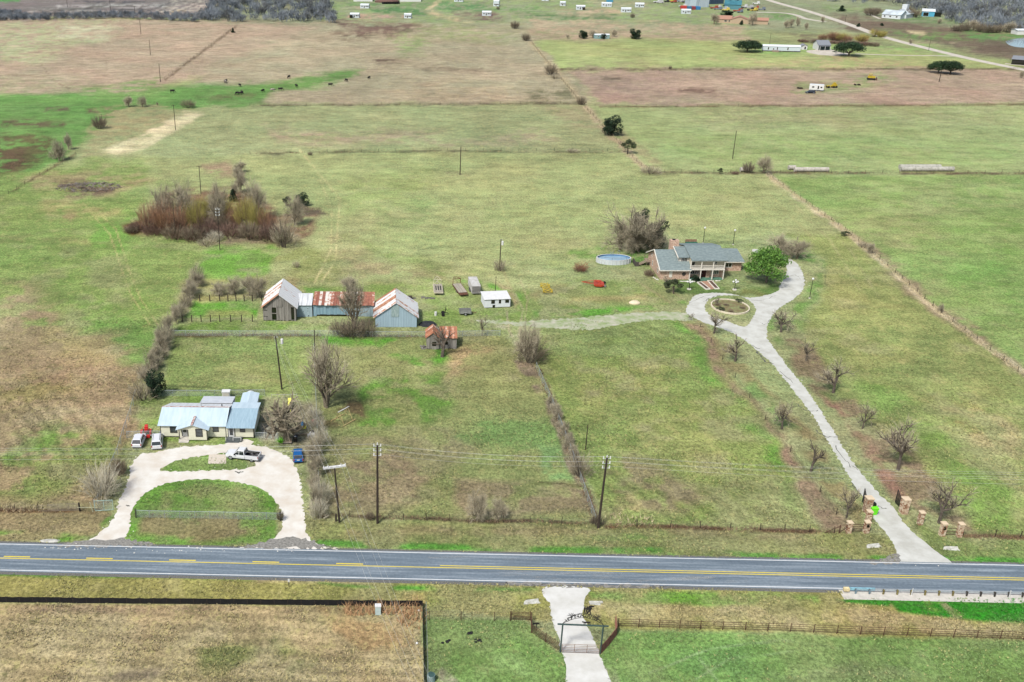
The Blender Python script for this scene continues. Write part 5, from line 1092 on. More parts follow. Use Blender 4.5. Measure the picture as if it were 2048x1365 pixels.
# main two-storey block
MY = 1.4; MD = 11.5; MH = 5.2; MR = 6.5
mb = MB(); mb.box(GL-.02, MY, 0, ML, MY+MD, 2.75); part(h, 'lower_wall', mb, BRK)
mb = MB(); mb.box(GL+.02, MY+.03, 2.75, ML-.03, MY+MD-.05, MH); mb.poly([(GL+.02,MY+.03,MH),(GL+.02,MY+MD-.05,MH),(GL+.02,MY+MD/2,MR-.1)], (ML-GL-.05,0,0)); part(h, 'upper_wall', mb, M('pale_board_siding', C(222,212,186), contrast=.06, stretch=(1,1,6)))
rs('main_roof', (GL-.2,-.5,MH-.1), (ML+.35,-.5,MH-.1), (ML+.35,MY+MD/2,MR+.1), (GL-.2,MY+MD/2,MR+.1)); rs('main_roof', (GL-.2,MY+MD+.5,MH-.1), (ML+.35,MY+MD+.5,MH-.1), (ML+.35,MY+MD/2+.01,MR+.1), (GL-.2,MY+MD/2+.01,MR+.1))
# small upper gabled bay over the garage roof
bx0, bx1 = X_(1357.5), GL-.05
mb = MB(); mb.box(bx0, MY+1.0, 3.4, bx1, MY+7, 5.2); part(h, 'bay_wall', mb, TRIM); rs('bay_roof', (bx0-.2,MY+.5,5.1), (bx1,MY+.5,5.1), (bx1,MY+MD/2,6.35), (bx0-.2,MY+MD/2,6.35)); mb = MB(); mb.hexa([(bx0-.36,MY+.42,5.0),(bx0-.22,MY+.42,5.0),(bx0-.22,MY+MD/2,6.3),(bx0-.36,MY+MD/2,6.3),(bx0-.36,MY+.42,5.3),(bx0-.22,MY+.42,5.3),(bx0-.22,MY+MD/2,6.6),(bx0-.36,MY+MD/2,6.6)]); part(h, 'bay_fascia', mb, TRIM)
win(h, bx0+.7, 3.95, 1.6, 1.1, MY+1.0, None, TRIM, GLS, .08, (0,3))
# right wing
RY = 6.4; RD = 9.6
mb = MB(); gable_walls(mb, RL-ML+.02, RD, 2.6, 4.2, 'x'); mb.v = [(x+ML-.01, y+RY, z) for x, y, z in mb.v]; part(h, 'wing_wall', mb, BRK)
rs('wing_roof', (ML-.0,RY-.6,2.62), (RL+.5,RY-.6,2.62), (RL+.0,RY+RD/2,4.35), (ML-.0,RY+RD/2,4.35)); rs('wing_roof', (ML,RY+RD+.6,2.62), (RL+.5,RY+RD+.6,2.62), (RL+.0,RY+RD/2+.01,4.35), (ML,RY+RD/2+.01,4.35))
mb = MB(); mb.box(ML+.3,RY-.72,2.5,RL+.4,RY-.6,2.68); part(h, 'fascia', mb, TRIM)
win(h, X_(1463)+.1, .95, 1.75, 1.3, RY, None, TRIM, GLD, .12, (0,1))
# balcony porch
bz = 2.75; pts_x = [X_(1377), X_(1398.5), X_(1422), X_(1444)]
mb = MB(); mb.box(pts_x[0]-.1,-.3,bz-.15,pts_x[3]+.2,MY,bz+.1); part(h, 'balcony_floor', mb, TRIM)
for x in pts_x: mb = MB(); mb.box(x-.11,-.3,0,x+.11,-.08,bz-.152); mb.box(x-.1,-.29,bz+.1,x+.1,-.09,MH-.12); part(h, 'porch_column', mb, TRIM)
mb = MB(); mb.box(pts_x[0],-.26,bz+1.0,pts_x[3],-.16,bz+1.08); mb.box(pts_x[0],-.25,bz+.2,pts_x[3],-.17,bz+.26)
for k in range(60): x = pts_x[0]+(pts_x[3]-pts_x[0])*k/59; mb.box(x-.02,-.235,bz+.26,x+.02,-.195,bz+1.0)
part(h, 'balcony_railing', mb, TRIM)
mb = MB(); mb.box(pts_x[0]-.1,-.3,MH-.36,ML+.2,-.08,MH-.13); part(h, 'porch_beam', mb, TRIM)
win(h, X_(1382), bz+.15, .95, 2.1, MY+.03, None, TRIM, GLD, .07, (0,0), 'balcony_door'); win(h, X_(1424.5), bz+.9, 1.1, .9, MY+.03, None, TRIM, GLS, .08, (0,1))
win(h, X_(1380)+.2, .95, 2.3, 1.25, MY, None, TRIM, GLS, .09, (0,3)); win(h, X_(1423), .95, 2.0, 1.25, MY, None, TRIM, GLS, .09, (0,3)); mb = MB(); mb.box(X_(1399)+.2, MY-.05, .15, X_(1399)+1.9, MY+.04, 2.35); dd = part(h, 'front_door', mb, M('dark_red_door', C(70,36,30))); mb = MB(); mb.box(X_(1399)+.9, MY-.09, 1.1, X_(1399)+1.0, MY-.055, 1.2); part(dd, 'handle', mb, GALV)
mb = MB(); mb.box(X_(1413), MY-.3, 0, X_(1420), MY-.01, 2.5); part(h, 'entry_wall', mb, BRK)
mb = MB(); mb.box(pts_x[0],-.35,-.02,pts_x[3],MY-.02,.15); mb.box(X_(1399),-1.2,-.02,X_(1412),-.36,.12); part(h, 'porch_floor', mb, M('green_porch_carpet', C(84,124,104)))
mb = MB(); mb.box(X_(1337), -.06, .6, X_(1343), .02, 2.3); part(h, 'garage_shutter', mb, TRIM); mb = MB(); mb.tube((X_(1366),-.06,1.5),(X_(1366),-.02,1.5),.5,.5,16); part(h, 'round_vent', mb, DARKT)
# side wall openings, left gable
Tl = Matrix.Translation((0,0,0)) @ Matrix.Rotation(-math.pi/2, 4, 'Z')   # x -> -y, outward normal -x
win(h, -GD+3.0, 2.9, .8, .9, 0, Tl, TRIM, GLS, .08); win(h, -8.6, .9, .8, 1.3, 0, Tl, TRIM, GLS, .08); win(h, -3.2, .9, .9, 1.2, 0, Tl, TRIM, GLS, .08)
mb = MB(); mb.box(X_(1349), GD*.55, 4.6, X_(1349)+2.2, GD*.55+1.3, 8.0); ch = part(h, 'chimney', mb, BRK); mb = MB(); mb.box(X_(1349)+.6, GD*.55+.35, 8.0, X_(1349)+1.3, GD*.55+.9, 8.25); part(ch, 'chimney_pot', mb, BLACKP)
mb = MB(); mb.tube((X_(1448.5)+.1, RY+1.8, 3.0), (X_(1448.5)+.1, RY+1.8, 4.2), .16, .16, 8); part(h, 'vent_pipe', mb, BLACKP)
# edging stones and path of the house
q0, q1, q2, q3 = P(1401,564), P(1416,561), P(1434,577), P(1421,580)
BRP = M('brick_path', C(196,160,134), C(150,112,92), scale=3, rough=.95)
mb = MB(); rg = random.Random(4); nn_ = 9
for i in range(nn_):
    a0, a1 = q0.lerp(q3, i/nn_), q0.lerp(q3, (i+.93)/nn_); b0, b1 = q1.lerp(q2, i/nn_), q1.lerp(q2, (i+.93)/nn_); mb.poly([a0-Vector((0,0,.05)), b0-Vector((0,0,.05)), b1-Vector((0,0,.05)), a1-Vector((0,0,.05))], (0,0,.09))
pt = solo('front_path', mb, BRP, 'brick path in flags leading down from the brick house porch', 'path')
pt.pop('label'); pt.pop('category'); pt['kind'] = 'structure'
def planter(a, b, w_, lab):
    A_, B_ = P(*a), P(*b); d = (B_-A_); Lp = d.length; t = thing('path_planter', lab, 'planter', A_, math.atan2(d.y, d.x), 'long planters beside the brick path')
    mb = MB(); mb.box(0,-w_/2,0,Lp,-w_/2+.15,.3); mb.box(0,w_/2-.15,0,Lp,w_/2,.3); mb.box(0,-w_/2+.15,0,.15,w_/2-.15,.3); mb.box(Lp-.15,-w_/2+.15,0,Lp,w_/2-.15,.3); part(t, 'kerb', mb, TRIM); mb = MB(); mb.box(.15,-w_/2+.15,0,Lp-.15,w_/2-.15,.2); part(t, 'soil', mb, M('planter_soil', C(92,72,56)))
planter((1398,566), (1416,580), 1.2, 'long narrow planter on the left of the brick path'); planter((1419,563), (1434,579), 1.2, 'long narrow planter on the right of the brick path')
mb = MB(); rg = random.Random(8)
for a, b, n_ in (((1322,563),(1390,564),22), ((1420,563),(1446,562),9), ((1306,555),(1320,563),8)):
    for k in range(n_):
        q = P(a[0]+(b[0]-a[0])*(k+.5)/n_, a[1]+(b[1]-a[1])*(k+.5)/n_); r_ = rg.uniform(.15,.4)
        if rg.random() < .7: mb.ell((q.x,q.y,.05), r_, r_*.8, .16, 6, 3)
solo('edging_stones', mb, M('pale_stones', C(222,218,206)), 'line of pale edging stones along the brick house front', 'stones', kind='stuff')
plant('cedar1', 1391, 563, 13, 'round dark bush beside the brick house front door', 'bush', 'shrub', None, 15)
plant('brown1', 1298, 552, 18, 'dark shrub heap at the left rear corner of the brick house', 'bush', 'shrub', None, 24)
# deck stair between pool and house
A = P(1270,533); t = thing('pool_deck', 'raised grey wooden deck with stairs between pool and brick house', 'deck', A, 0); WD = M('grey_deck_wood', C(150,134,116), contrast=.2, stretch=(1,5,1))
mb = MB(); mb.box(3.0,0,1.1,5.4,3.2,1.2); part(t, 'platform', mb, WD); mb = MB()
for i in range(6): mb.box(1.3,.2+i*.05,.15+i*.18,1.3+1.7,1.6,.2+i*.18) if False else mb.box(.9+i*.35,.4,.05+i*.18,1.3+i*.35,2.0,.11+i*.18)
part(t, 'stair', mb, WD); mb = MB()
for x in (3.0, 4.2, 5.35): mb.box(x,-.02,0,x+.08,.06,2.1); mb.box(x,3.14,0,x+.08,3.22,2.1)
mb.box(3.0,0,2.0,5.4,.06,2.08); mb.box(3.0,3.14,2.0,5.4,3.2,2.08); mb.box(3.0,0,1.6,5.4,.05,1.66); part(t, 'railing', mb, WD)
mb = MB(); mb.box(0,-.2,0,.12,3.0,1.3); mb.box(.12,-.2,0,.9,-.12,1.3); part(t, 'side_screen', mb, M('dark_lattice', C(84,78,72)))
# above-ground oval pool
c = (P(1197,531)+P(1261,531))/2; rx = (P(1265,524)-P(1197,524)).length/2; A = P(1231,531); A.y += 2.7
t = thing('swimming_pool', 'oval above-ground swimming pool with pale ribbed wall and ladder', 'pool', A, 0); ry = 2.7; ph = 1.25
mb = MB(); n = 28; ring = [(rx*math.cos(2*math.pi*k/n), ry*math.sin(2*math.pi*k/n)) for k in range(n)]
for k in range(n):
    (xa, ya), (xb, yb) = ring[k], ring[(k+1)%n]; mb.hexa([(xa,ya,0),(xb,yb,0),(xb*.985,yb*.985,0),(xa*.985,ya*.985,0),(xa,ya,ph),(xb,yb,ph),(xb*.985,yb*.985,ph),(xa*.985,ya*.985,ph)])
part(t, 'pool_wall', mb, M('pool_wall_white', C(206,214,214), contrast=.08))
mb = MB()
for k in range(n):
    (xa, ya), (xb, yb) = ring[k], ring[(k+1)%n]; mb.hexa([(xa*1.015,ya*1.015,ph),(xb*1.015,yb*1.015,ph),(xb*.96,yb*.96,ph),(xa*.96,ya*.96,ph),(xa*1.015,ya*1.015,ph+.06),(xb*1.015,yb*1.015,ph+.06),(xb*.96,yb*.96,ph+.06),(xa*.96,ya*.96,ph+.06)])
part(t, 'rim', mb, W_)
mb = MB(); mb.add([(x*.984,y*.984,.85) for x, y in ring], [tuple(range(n))]); part(t, 'water', mb, M('pool_water', C(140,174,196), C(166,194,208), scale=.4, rough=.08, spec=.7))
mb = MB(); mb.add([(x*.978,y*.978,.86) for x, y in ring]+[(x*.978,y*.978,1.22) for x, y in ring], [(k,(k+1)%n,n+(k+1)%n,n+k) for k in range(n)]); part(t, 'liner', mb, M('pool_liner_blue', C(90,134,170)))
for k in range(n):
    x, y = ring[k]
    if y < .5: mb = MB(); mb.box(-.05,-.06,0,.05,.06,ph+.05); part(t, 'upright', mb, W_, loc=(x*1.02,y*1.02,0), rz=math.atan2(y,x))
mb = MB()
for z_ in (.5,.95): mb.box(-rx*.98,-ry-.9,ph+z_,rx*.98,-ry-.86,ph+z_+.05) if False else None
for k in range(n):
    (xa, ya), (xb, yb) = ring[k], ring[(k+1)%n]
    if min(ya,yb) < .3: mb.tube((xa*1.03,ya*1.03,ph+.75),(xb*1.03,yb*1.03,ph+.75),.03); 
    if k % 4 == 0 and ya < .3: mb.tube((xa*1.03,ya*1.03,ph),(xa*1.03,ya*1.03,ph+.75),.03)
part(t, 'guard_rail', mb, DARKT)
mb = MB()
for s in (-.3,.3): mb.tube((s,ry*.9,1.2),(s,ry*.9,2.3),.04); mb.tube((s,ry*1.1,0),(s,ry*.9,2.3),.04)
for z in (.4,.8,1.2,1.6): mb.tube((-.3,ry*1.06-z*.1,z),(.3,ry*1.06-z*.1,z),.03)
part(t, 'ladder', mb, GALV)
mb = MB(); mb.tube((1.6,ry*.95,1.2),(1.6,ry*.95,2.3),.04); mb.tube((2.1,ry*.95,1.2),(2.1,ry*.95,2.3),.04); mb.tube((1.6,ry*.95,2.3),(2.1,ry*.95,2.3),.04); part(t, 'handrail', mb, GALV)
# green bench trailer behind
mb = MB(); mb.box(-1.6,-.5,.5,1.6,.5,.9); t = thing('garden_bench', 'green and brown bench seat standing behind the brick house', 'bench', P(1382,491)); part(t, 'seat', mb, M('green_paint', C(50,104,84))); mb = MB(); mb.box(-1.6,.4,.9,1.6,.5,1.6); part(t, 'backrest', mb, M('brown_board', C(150,120,96)))
for x in (-1.5,1.4): mb = MB(); mb.box(x,-.45,0,x+.1,.45,.5); part(t, 'leg', mb, WOODP)
# round stone bed
c = P(1460,615); rxp = (P(1497,615)-P(1423,615)).length/2; ryp = (P(1460,601.5)-P(1460,630)).length/2
t = thing('stone_flower_bed', 'oval stone-edged bed in the middle of the turning circle', 'flower bed', c); mb = MB(); n = 44
for k in range(n):
    a0 = 2*math.pi*k/n; a1 = 2*math.pi*(k+.93)/n; ps = []
    for z in (-.05,.38): ps += [(rxp*math.cos(a0),ryp*math.sin(a0),z),(rxp*math.cos(a1),ryp*math.sin(a1),z),((rxp-.26)*math.cos(a1),(ryp-.26)*math.sin(a1),z),((rxp-.26)*math.cos(a0),(ryp-.26)*math.sin(a0),z)]
    mbs = MB(); mbs.hexa(ps); part(t, 'edging_stone', mbs, M('bed_stone', C(226,214,188), contrast=.1, rnd=.06))
mb = MB(); mb.add([((rxp-.28)*math.cos(2*math.pi*k/n),(ryp-.28)*math.sin(2*math.pi*k/n),.14) for k in range(n)], [tuple(range(n))]); part(t, 'soil', mb, M('bed_grass', C(140,148,96), C(120,96,70), scale=.7, detail=8))
SB = ['left near','left rear','right rear','right','front middle','leftmost']
for ii, (x, y, hh) in enumerate([(1440,622,8),(1452,612,6),(1478,606,8),(1484,618,6),(1462,625,6),(1435,612,7)]): plant('brown1' if hh < 8 else 'shrub', x, y, hh, 'low dry shrub inside the oval stone bed, '+SB[ii], 'bush', 'shrub', 'shrubs in the oval bed', 14)
# ------------------------------------------------------------------ barns
def roof_sheets_gable_y(par, L_, D_, hw, hr, ov, ovf, nS, mL, mR, rg, jit=.12):
    sheets(par, (-ov,D_+.2,hw-ov*(hr-hw)/(L_/2)), (-ov,-ovf,hw-ov*(hr-hw)/(L_/2)), (L_/2,-ovf,hr+.02), (L_/2,D_+.2,hr+.02), nS, mL, rg=rg, jit=jit)
    sheets(par, (L_+ov,-ovf,hw-ov*(hr-hw)/(L_/2)), (L_+ov,D_+.2,hw-ov*(hr-hw)/(L_/2)), (L_/2+.02,D_+.2,hr+.02), (L_/2+.02,-ovf,hr+.02), nS, mR, rg=rg, jit=jit)
def sub_gable(L_, D_, hw, hr, mb):
    for s in (0, 1):
        xa = 0 if s == 0 else L_
        roof_slope(mb, (xa,-.05,hw), (xa,D_+.05,hw), (L_/2,D_+.05,hr-.03), (L_/2,-.05,hr-.03), .04)
    return mb
RG = random.Random(77)
A, rz, L = frame_of((527,642), (592,642.5)); 
Hw = HT(527,642,614); Hr = HT(559,642,589.5); Db = 10.0
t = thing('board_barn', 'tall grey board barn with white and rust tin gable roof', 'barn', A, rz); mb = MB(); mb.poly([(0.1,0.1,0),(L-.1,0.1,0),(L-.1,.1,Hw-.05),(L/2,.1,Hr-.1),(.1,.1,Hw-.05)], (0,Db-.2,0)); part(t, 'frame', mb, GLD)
nb = 22
for k in range(nb):                                    # vertical boards of the gable front
    x0, x1 = L*k/nb, L*(k+.93)/nb; zt0 = Hw+(Hr-Hw)*(1-abs(x0-L/2)/(L/2)); zt1 = Hw+(Hr-Hw)*(1-abs(x1-L/2)/(L/2)); z0 = RG.uniform(0,.25)
    xm_ = (x0+x1)/2; holes = []
    if 1.95 < xm_ < 3.0: segs = [(z0,.25),(1.75,1.95),(3.3,None)]
    elif xm_ > L-.95 and xm_ < L-.45: segs = [(z0,.3),(3.4,None)]
    elif xm_ < .95: segs = [(z0,1.0),(1.15,2.5),(2.7,3.3),(3.5,None)]
    else: segs = [(z0,None)]
    for z_a, z_b in segs:
        y = -RG.uniform(0,.05); a = zt0 if z_b is None else z_b; b = zt1 if z_b is None else z_b
        if a-z_a < .05: continue
        mb = MB(); mb.hexa([(x0,y,z_a),(x1,y,z_a),(x1,y+.05,z_a),(x0,y+.05,z_a),(x0,y,a),(x1,y,b),(x1,y+.05,b),(x0,y+.05,a)]); part(t, 'board', mb, WEATH)
mb = MB(); mb.box(3.15,-.12,3.5,4.4,-.06,5.3); mb.box(3.1,-.16,3.6,3.2,-.1,5.2); mb.box(4.35,-.16,3.6,4.45,-.1,5.2); mb.box(3.1,-.16,5.2,4.45,-.1,5.3); part(t, 'loft_door', mb, WEATH)
for s in (0,1):
    for k in range(16): mb = MB(); y0, y1 = Db*k/16, Db*(k+.94)/16; x = (-.02 if s == 0 else L-.03)-(.0); mb.box(x,y0,RG.uniform(0,.2),x+.05,y1,Hw); part(t, 'board', mb, WEATH)
mb = sub_gable(L, Db, Hw, Hr, MB()); part(t, 'roof_deck', mb, WOODP)
roof_sheets_gable_y(t, L, Db, Hw+.05, Hr+.06, .45, .5, 9, RS_M, RS_L, RG)
# connecting tin shed, two sections
BLUT = M('blue_grey_tin', C(150,180,192), C(122,154,170), scale=.8, rough=.6, stretch=(6,1,.3)); PALT = M('pale_blue_tin', C(176,196,202), C(156,178,186), scale=.8, rough=.6, stretch=(6,1,.3))
A, rz, L = frame_of((593,634), (625,634)); t = thing('tin_link_shed', 'low pale tin shed section joining the board barn to the striped shed', 'shed', A, rz); hh = HT(610,634,611)
mb = MB(); mb.box(.05,.05,0,L-.05,5.6,hh); part(t, 'frame', mb, WOODP)
for k in range(6): mb = MB(); mb.box(L*k/6,-.02,.0,L*(k+.97)/6,.04,hh); part(t, 'wall_sheet', mb, PALT)
mb = MB()
for x, z, s in ((2.6,1.9,.22),(2.6,1.35,.2),(1.6,1.3,.15),(2.7,.1,.3)): mb.box(x,-.04,z,x+s*.7,-.021,z+s)
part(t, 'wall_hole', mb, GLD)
sheets(t, (0,-.3,hh+.02), (L,-.3,hh+.02), (L,5.6,hh+.75), (0,5.6,hh+.75), 3, TINW, rg=RG)
A, rz, L = frame_of((627,633), (748,634)); t = thing('rust_striped_shed', 'long low blue tin shed with rust and white striped roof', 'shed', A, rz); hh = HT(680,633,609.5)
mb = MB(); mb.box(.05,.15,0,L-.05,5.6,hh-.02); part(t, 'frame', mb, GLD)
for k in range(18): mb = MB(); z0 = RG.uniform(.35,.55) if 0 < k < 12 else .05; mb.box(L*k/18,RG.uniform(-.03,0),z0,L*(k+.96)/18,.06,hh); part(t, 'wall_sheet', mb, BLUT if k < 11 else PALT)
sheets(t, (-.1,-.45,hh-.02), (L+.1,-.45,hh-.02), (L+.1,5.7,hh+1.0), (-.1,5.7,hh+1.0), 21, RS_H, rg=RG, jit=.12)
# right barn
A, rz, L = frame_of((751,655), (833,655)); Hw = HT(751,655,634); Hr = HT(792,655,607); Db = 9.0
t = thing('tin_barn', 'blue-white tin gable barn with rusty streaked roof beside the striped shed', 'barn', A, rz); mb = MB(); mb.poly([(0.05,0.05,0),(L-.05,0.05,0),(L-.05,.05,Hw),(L/2,.05,Hr-.05),(.05,.05,Hw)], (0,Db-.1,0)); part(t, 'frame', mb, WOODP)
nb = 16; FT = M('barn_front_tin', C(176,200,210), C(158,182,194), scale=1.0, rough=.65, stretch=(6,1,.3), rnd=.05)
for k in range(nb):
    x0, x1 = L*k/nb, L*(k+.97)/nb; a, b = (Hw+(Hr-Hw)*(1-abs(x-L/2)/(L/2)) for x in (x0, x1)); mb = MB(); y = -RG.uniform(0,.02); mb.hexa([(x0,y,0.05),(x1,y,0.05),(x1,y+.05,0.05),(x0,y+.05,0.05),(x0,y,a),(x1,y,b),(x1,y+.05,b),(x0,y+.05,a)]); part(t, 'wall_sheet', mb, FT)
mb = MB(); mb.box(L*.385,-.1,2.6,L*.57,-.03,5.3); part(t, 'gable_panel', mb, M('patched_tin', C(190,204,200), C(120,150,150), scale=2.2, rough=.7, stretch=(5,1,.4)))
for s in (0,1): mb = MB(); x = -.05 if s == 0 else L; mb.box(x,0,.05,x+.05,Db,Hw); part(t, 'side_wall', mb, BLUT)
mb = sub_gable(L, Db, Hw, Hr, MB()); part(t, 'roof_deck', mb, WOODP)
roof_sheets_gable_y(t, L, Db, Hw+.05, Hr+.06, .5, .35, 9, RS_M, RS_L, RG)
# shack
A, rz, L = frame_of((853,699), (913,700)); t = thing('small_shack', 'small grey board shack with rusty roof under a gnarled tree', 'shack', A, rz); W1 = L*.42; hw = HT(853,699,676); hr = HT(870,699,666)
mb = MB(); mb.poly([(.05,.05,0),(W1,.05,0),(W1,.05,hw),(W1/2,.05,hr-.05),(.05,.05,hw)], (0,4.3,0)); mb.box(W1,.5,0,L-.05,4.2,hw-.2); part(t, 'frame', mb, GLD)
for k in range(9):
    x0, x1 = W1*k/9, W1*(k+.93)/9; a, b = (hw+(hr-hw)*(1-abs(x-W1/2)/(W1/2)) for x in (x0, x1)); z0 = 0
    segs = [(0,.75),(1.75,None)] if .47 < (x0+x1)/2/W1 < .72 else [(RG.uniform(0,.2),None)]
    for za, zb in segs: mb = MB(); a_ = a if zb is None else zb; b_ = b if zb is None else zb; mb.hexa([(x0,-.03,za),(x1,-.03,za),(x1,.03,za),(x0,.03,za),(x0,-.03,a_),(x1,-.03,b_),(x1,.03,b_),(x0,.03,a_)]); part(t, 'board', mb, WEATH)
for k in range(10):
    x0, x1 = W1+(L-W1)*k/10, W1+(L-W1)*(k+.94)/10; f = (x0+x1)/2
    segs = [(0,.9),(1.7,hw-.15)] if 1.15 < f-W1 < 1.9 else [(RG.uniform(0,.15),hw-.15)]
    for za, zb in segs: mb = MB(); mb.box(x0,.42,za,x1,.48,zb); part(t, 'board', mb, WEATH)
for k in range(8): mb = MB(); mb.box(-.03,4.3*k/8,RG.uniform(0,.15),.03,4.3*(k+.93)/8,hw); part(t, 'board', mb, WEATH)
sheets(t, (-.25,4.6,hw-.1), (-.25,-.3,hw-.1), (W1/2,-.3,hr+.05), (W1/2,4.6,hr+.05), 6, RS_S, rg=RG, jit=.1); sheets(t, (W1+.2,-.3,hw-.1), (W1+.2,4.6,hw-.1), (W1/2+.02,4.6,hr+.05), (W1/2+.02,-.3,hr+.05), 6, RS_S, rg=RG, jit=.1)
sheets(t, (W1+.1,.2,hw-.12), (L+.15,.2,hw-.12), (L+.15,4.6,hw+.75), (W1+.1,4.6,hw+.75), 6, RS_S, rg=RG, jit=.15)
mb = MB(); rg = random.Random(3)
for k in range(14): q = Vector((rg.uniform(-1.2,-.1), rg.uniform(0,1.5), 0)); mb.cbox(q.x,q.y,.15,.5,.3,.3)
solo('rubble_pile', mb, WEATH, 'small rubble heap against the left side of the shack', 'rubble', A, rz)
mb = MB(); mb.ell((0,0,0),2.2,1.5,.8,9,4,0); solo('tarp_pile', mb, M('dark_tarp', C(52,54,58), C(34,36,40), scale=2), 'dark tarp-covered heap between the tin barn and the shack', 'pile', P(847,650)+Vector((1.0,0,0)))
# white trailer hut
A, rz, L = frame_of((969,617), (1020,615)); t = thing('white_hut', 'white flat-roofed utility hut with small dark windows in the farm yard', 'hut', A, rz); hh = HT(990,617,600); Dh = 4.4
HUTW = M('hut_white', C(228,232,232), contrast=.05); mb = MB(); mb.box(0,0,.15,L,Dh,hh); part(t, 'wall', mb, HUTW); mb = MB(); roof_slope(mb, (-.2,-.2,hh), (L+.1,-.2,hh), (L+.1,Dh+.2,hh+.25), (-.2,Dh+.2,hh+.25), .1); part(t, 'roof', mb, W_)
mb = MB(); mb.box(.1,.1,-.02,L-.1,Dh-.1,.15); part(t, 'skirt', mb, DARKT)
win(t, 1.55, 1.1, .85, .95, 0, None, DARKT, GLD, .06, (1,0)); win(t, 3.35, 1.1, .55, .95, 0, None, DARKT, GLD, .06); win(t, 4.9, 1.2, .9, .95, 0, None, DARKT, GLD, .06, (1,0))
mb = MB(); mb.box(2.75,-.05,.2,3.0,.02,hh-.1) if False else mb.box(1.9,-.05,.02,2.5,.02,.75); part(t, 'hatch', mb, GLD); mb = MB(); mb.box(3.9,-.03,.2,4.7,.01,2.1); part(t, 'door', mb, HUTW)
# ------------------------------------------------------------------ far buildings
def simple_house(name, label, cat, a, b, D_, hw, hr, wm, rm, ridge='x', wins=(), group=None, ov=.4, door=None):
    A, rz, L = frame_of(a, b); t = thing(name, label, cat, A, rz, group); mb = gable_walls(MB(), L, D_, hw, hr, ridge); part(t, 'wall', mb, wm)
    if ridge == 'x':
        for yy, s in ((-ov,0),(D_+ov,1)): mb = MB(); roof_slope(mb, (-ov,yy,hw-.1), (L+ov,yy,hw-.1), (L+ov,D_/2,hr+.05), (-ov,D_/2,hr+.05), .1); part(t, 'roof', mb, rm)
    else:
        for xx in (-ov, L+ov): mb = MB(); roof_slope(mb, (xx,-ov,hw-.1), (xx,D_+ov,hw-.1), (L/2,D_+ov,hr+.05), (L/2,-ov,hr+.05), .1); part(t, 'roof', mb, rm)
    for (x, z, w_, h_) in wins: win(t, x*L, z, w_, h_, 0, None, W_, GLD, .1, (0,0))
    return t, L
G_M = 'scattered white mobile homes at the top of the view'
MWH = M('mobile_home_white', C(206,216,220), contrast=.06); MRF = M('mobile_home_roof', C(222,228,230), contrast=.05)
for i, (x, y, wpx, lab) in enumerate([(729,17,17,'white mobile home right of the grey wood, in the middle of its green field'),(709,36,18,'white mobile home with a dark porch, lowest one next to the grey wood'),(815,37,14,'white mobile home between the two brown dirt strips'),(973,32,18,'white mobile home with a dark row of windows on the brown patch'),(917,4,18,'white mobile home at the very top above the tan track'),(992,13,11,'tall white mobile home with a bare tree in front'),
    (1125,12,11,'white mobile home right of the pink dirt strip'),(1161,20,18,'white mobile home with a dark right end'),(1213,14,20,'pale blue-white mobile home, tilted, below the tiny blue shed'),(1252,25,20,'white mobile home behind the small grey tree'),(1279,15,18,'white mobile home with a dark scribble of stairs'),(1372,28,19,'white mobile home on the green strip left of the farm works'),(1090,2,14,'low brown and white mobile home at the very top edge')]):
    t, L = simple_house('mobile_home', lab, 'mobile home', (x-wpx/2, y), (x+wpx/2, y+.3), 4.5, 3.0 if i != 5 else 4.5, 3.7 if i != 5 else 5.2, MWH, MRF, 'x', [(.12,1.2,1.4,1.0),(.4,.3,1.0,2.0),(.6,1.2,1.6,1.0),(.82,1.2,1.2,1.0)], G_M, .1)
    if i in (1, 7): mb = MB(); xx = 0 if i == 1 else L-2.2; mb.box(xx,-2,0,xx+2.2,-.03,2.4); part(t, 'porch', mb, GLD)
t, L = simple_house('blue_shed', 'tiny blue shed at the top edge above the mobile homes', 'shed', (1214,5), (1226,5), 4, 3, 3.8, M('blue_sheet', C(80,150,180)), M('blue_sheet', C(80,150,180)))
A, rz, L = frame_of((1525,103), (1600,105)); t = thing('long_mobile_home', 'long white single-wide mobile home between the two live oaks', 'mobile home', A, rz); mb = gable_walls(MB(), L, 5.0, 3.1, 3.9, 'x', .6); part(t, 'wall', mb, MWH)
for yy in (-.2, 5.2): mb = MB(); roof_slope(mb, (-.2,yy,3.05), (L+.2,yy,3.05), (L+.2,2.5,3.95), (-.2,2.5,3.95), .1); part(t, 'roof', mb, MRF)
mb = MB(); mb.box(.2,.2,0,L-.2,4.8,.6); part(t, 'skirting', mb, DARKT)
for x, w_, hh in ((.13,.8,1.6),(.27,.8,1.0),(.37,.7,1.7),(.65,.8,1.7),(-.0,.1,.1)): 
    if hh > .5: win(t, x*L, 1.1, w_, hh, 0, None, W_, GLD, .08, (0,0))
mb = MB(); mb.box(5.5,-2.4,0,9.5,-.05,.9); part(t, 'front_deck', mb, WD)
t, L = simple_house('gable_cottage', 'white gabled cottage with grey roof and dark porch beside the live oak', 'house', (1636,101), (1659,101), 9, 3.2, 5.6, W_, M('far_grey_roof', C(132,136,142), contrast=.08), 'x', [(.2,.8,1.2,1.8),(.6,.8,1.2,1.8)]); mb = MB(); mb.box(.3,-1.6,2.6,L,-.05,2.8); part(t, 'porch_roof', mb, M('far_grey_roof', C(132,136,142)))
for x in (.4, L/2, L-.3): mb = MB(); mb.box(x,-1.5,0,x+.2,-1.3,2.6); part(t, 'porch_post', mb, W_)
mb = MB(); mb.box(.1,-.06,.1,L-.1,-.03,2.6); part(t, 'porch_shade', mb, M('painted_porch_shade', C(60,76,76)))  # dark sheet over the front wall paints in the shade under the porch
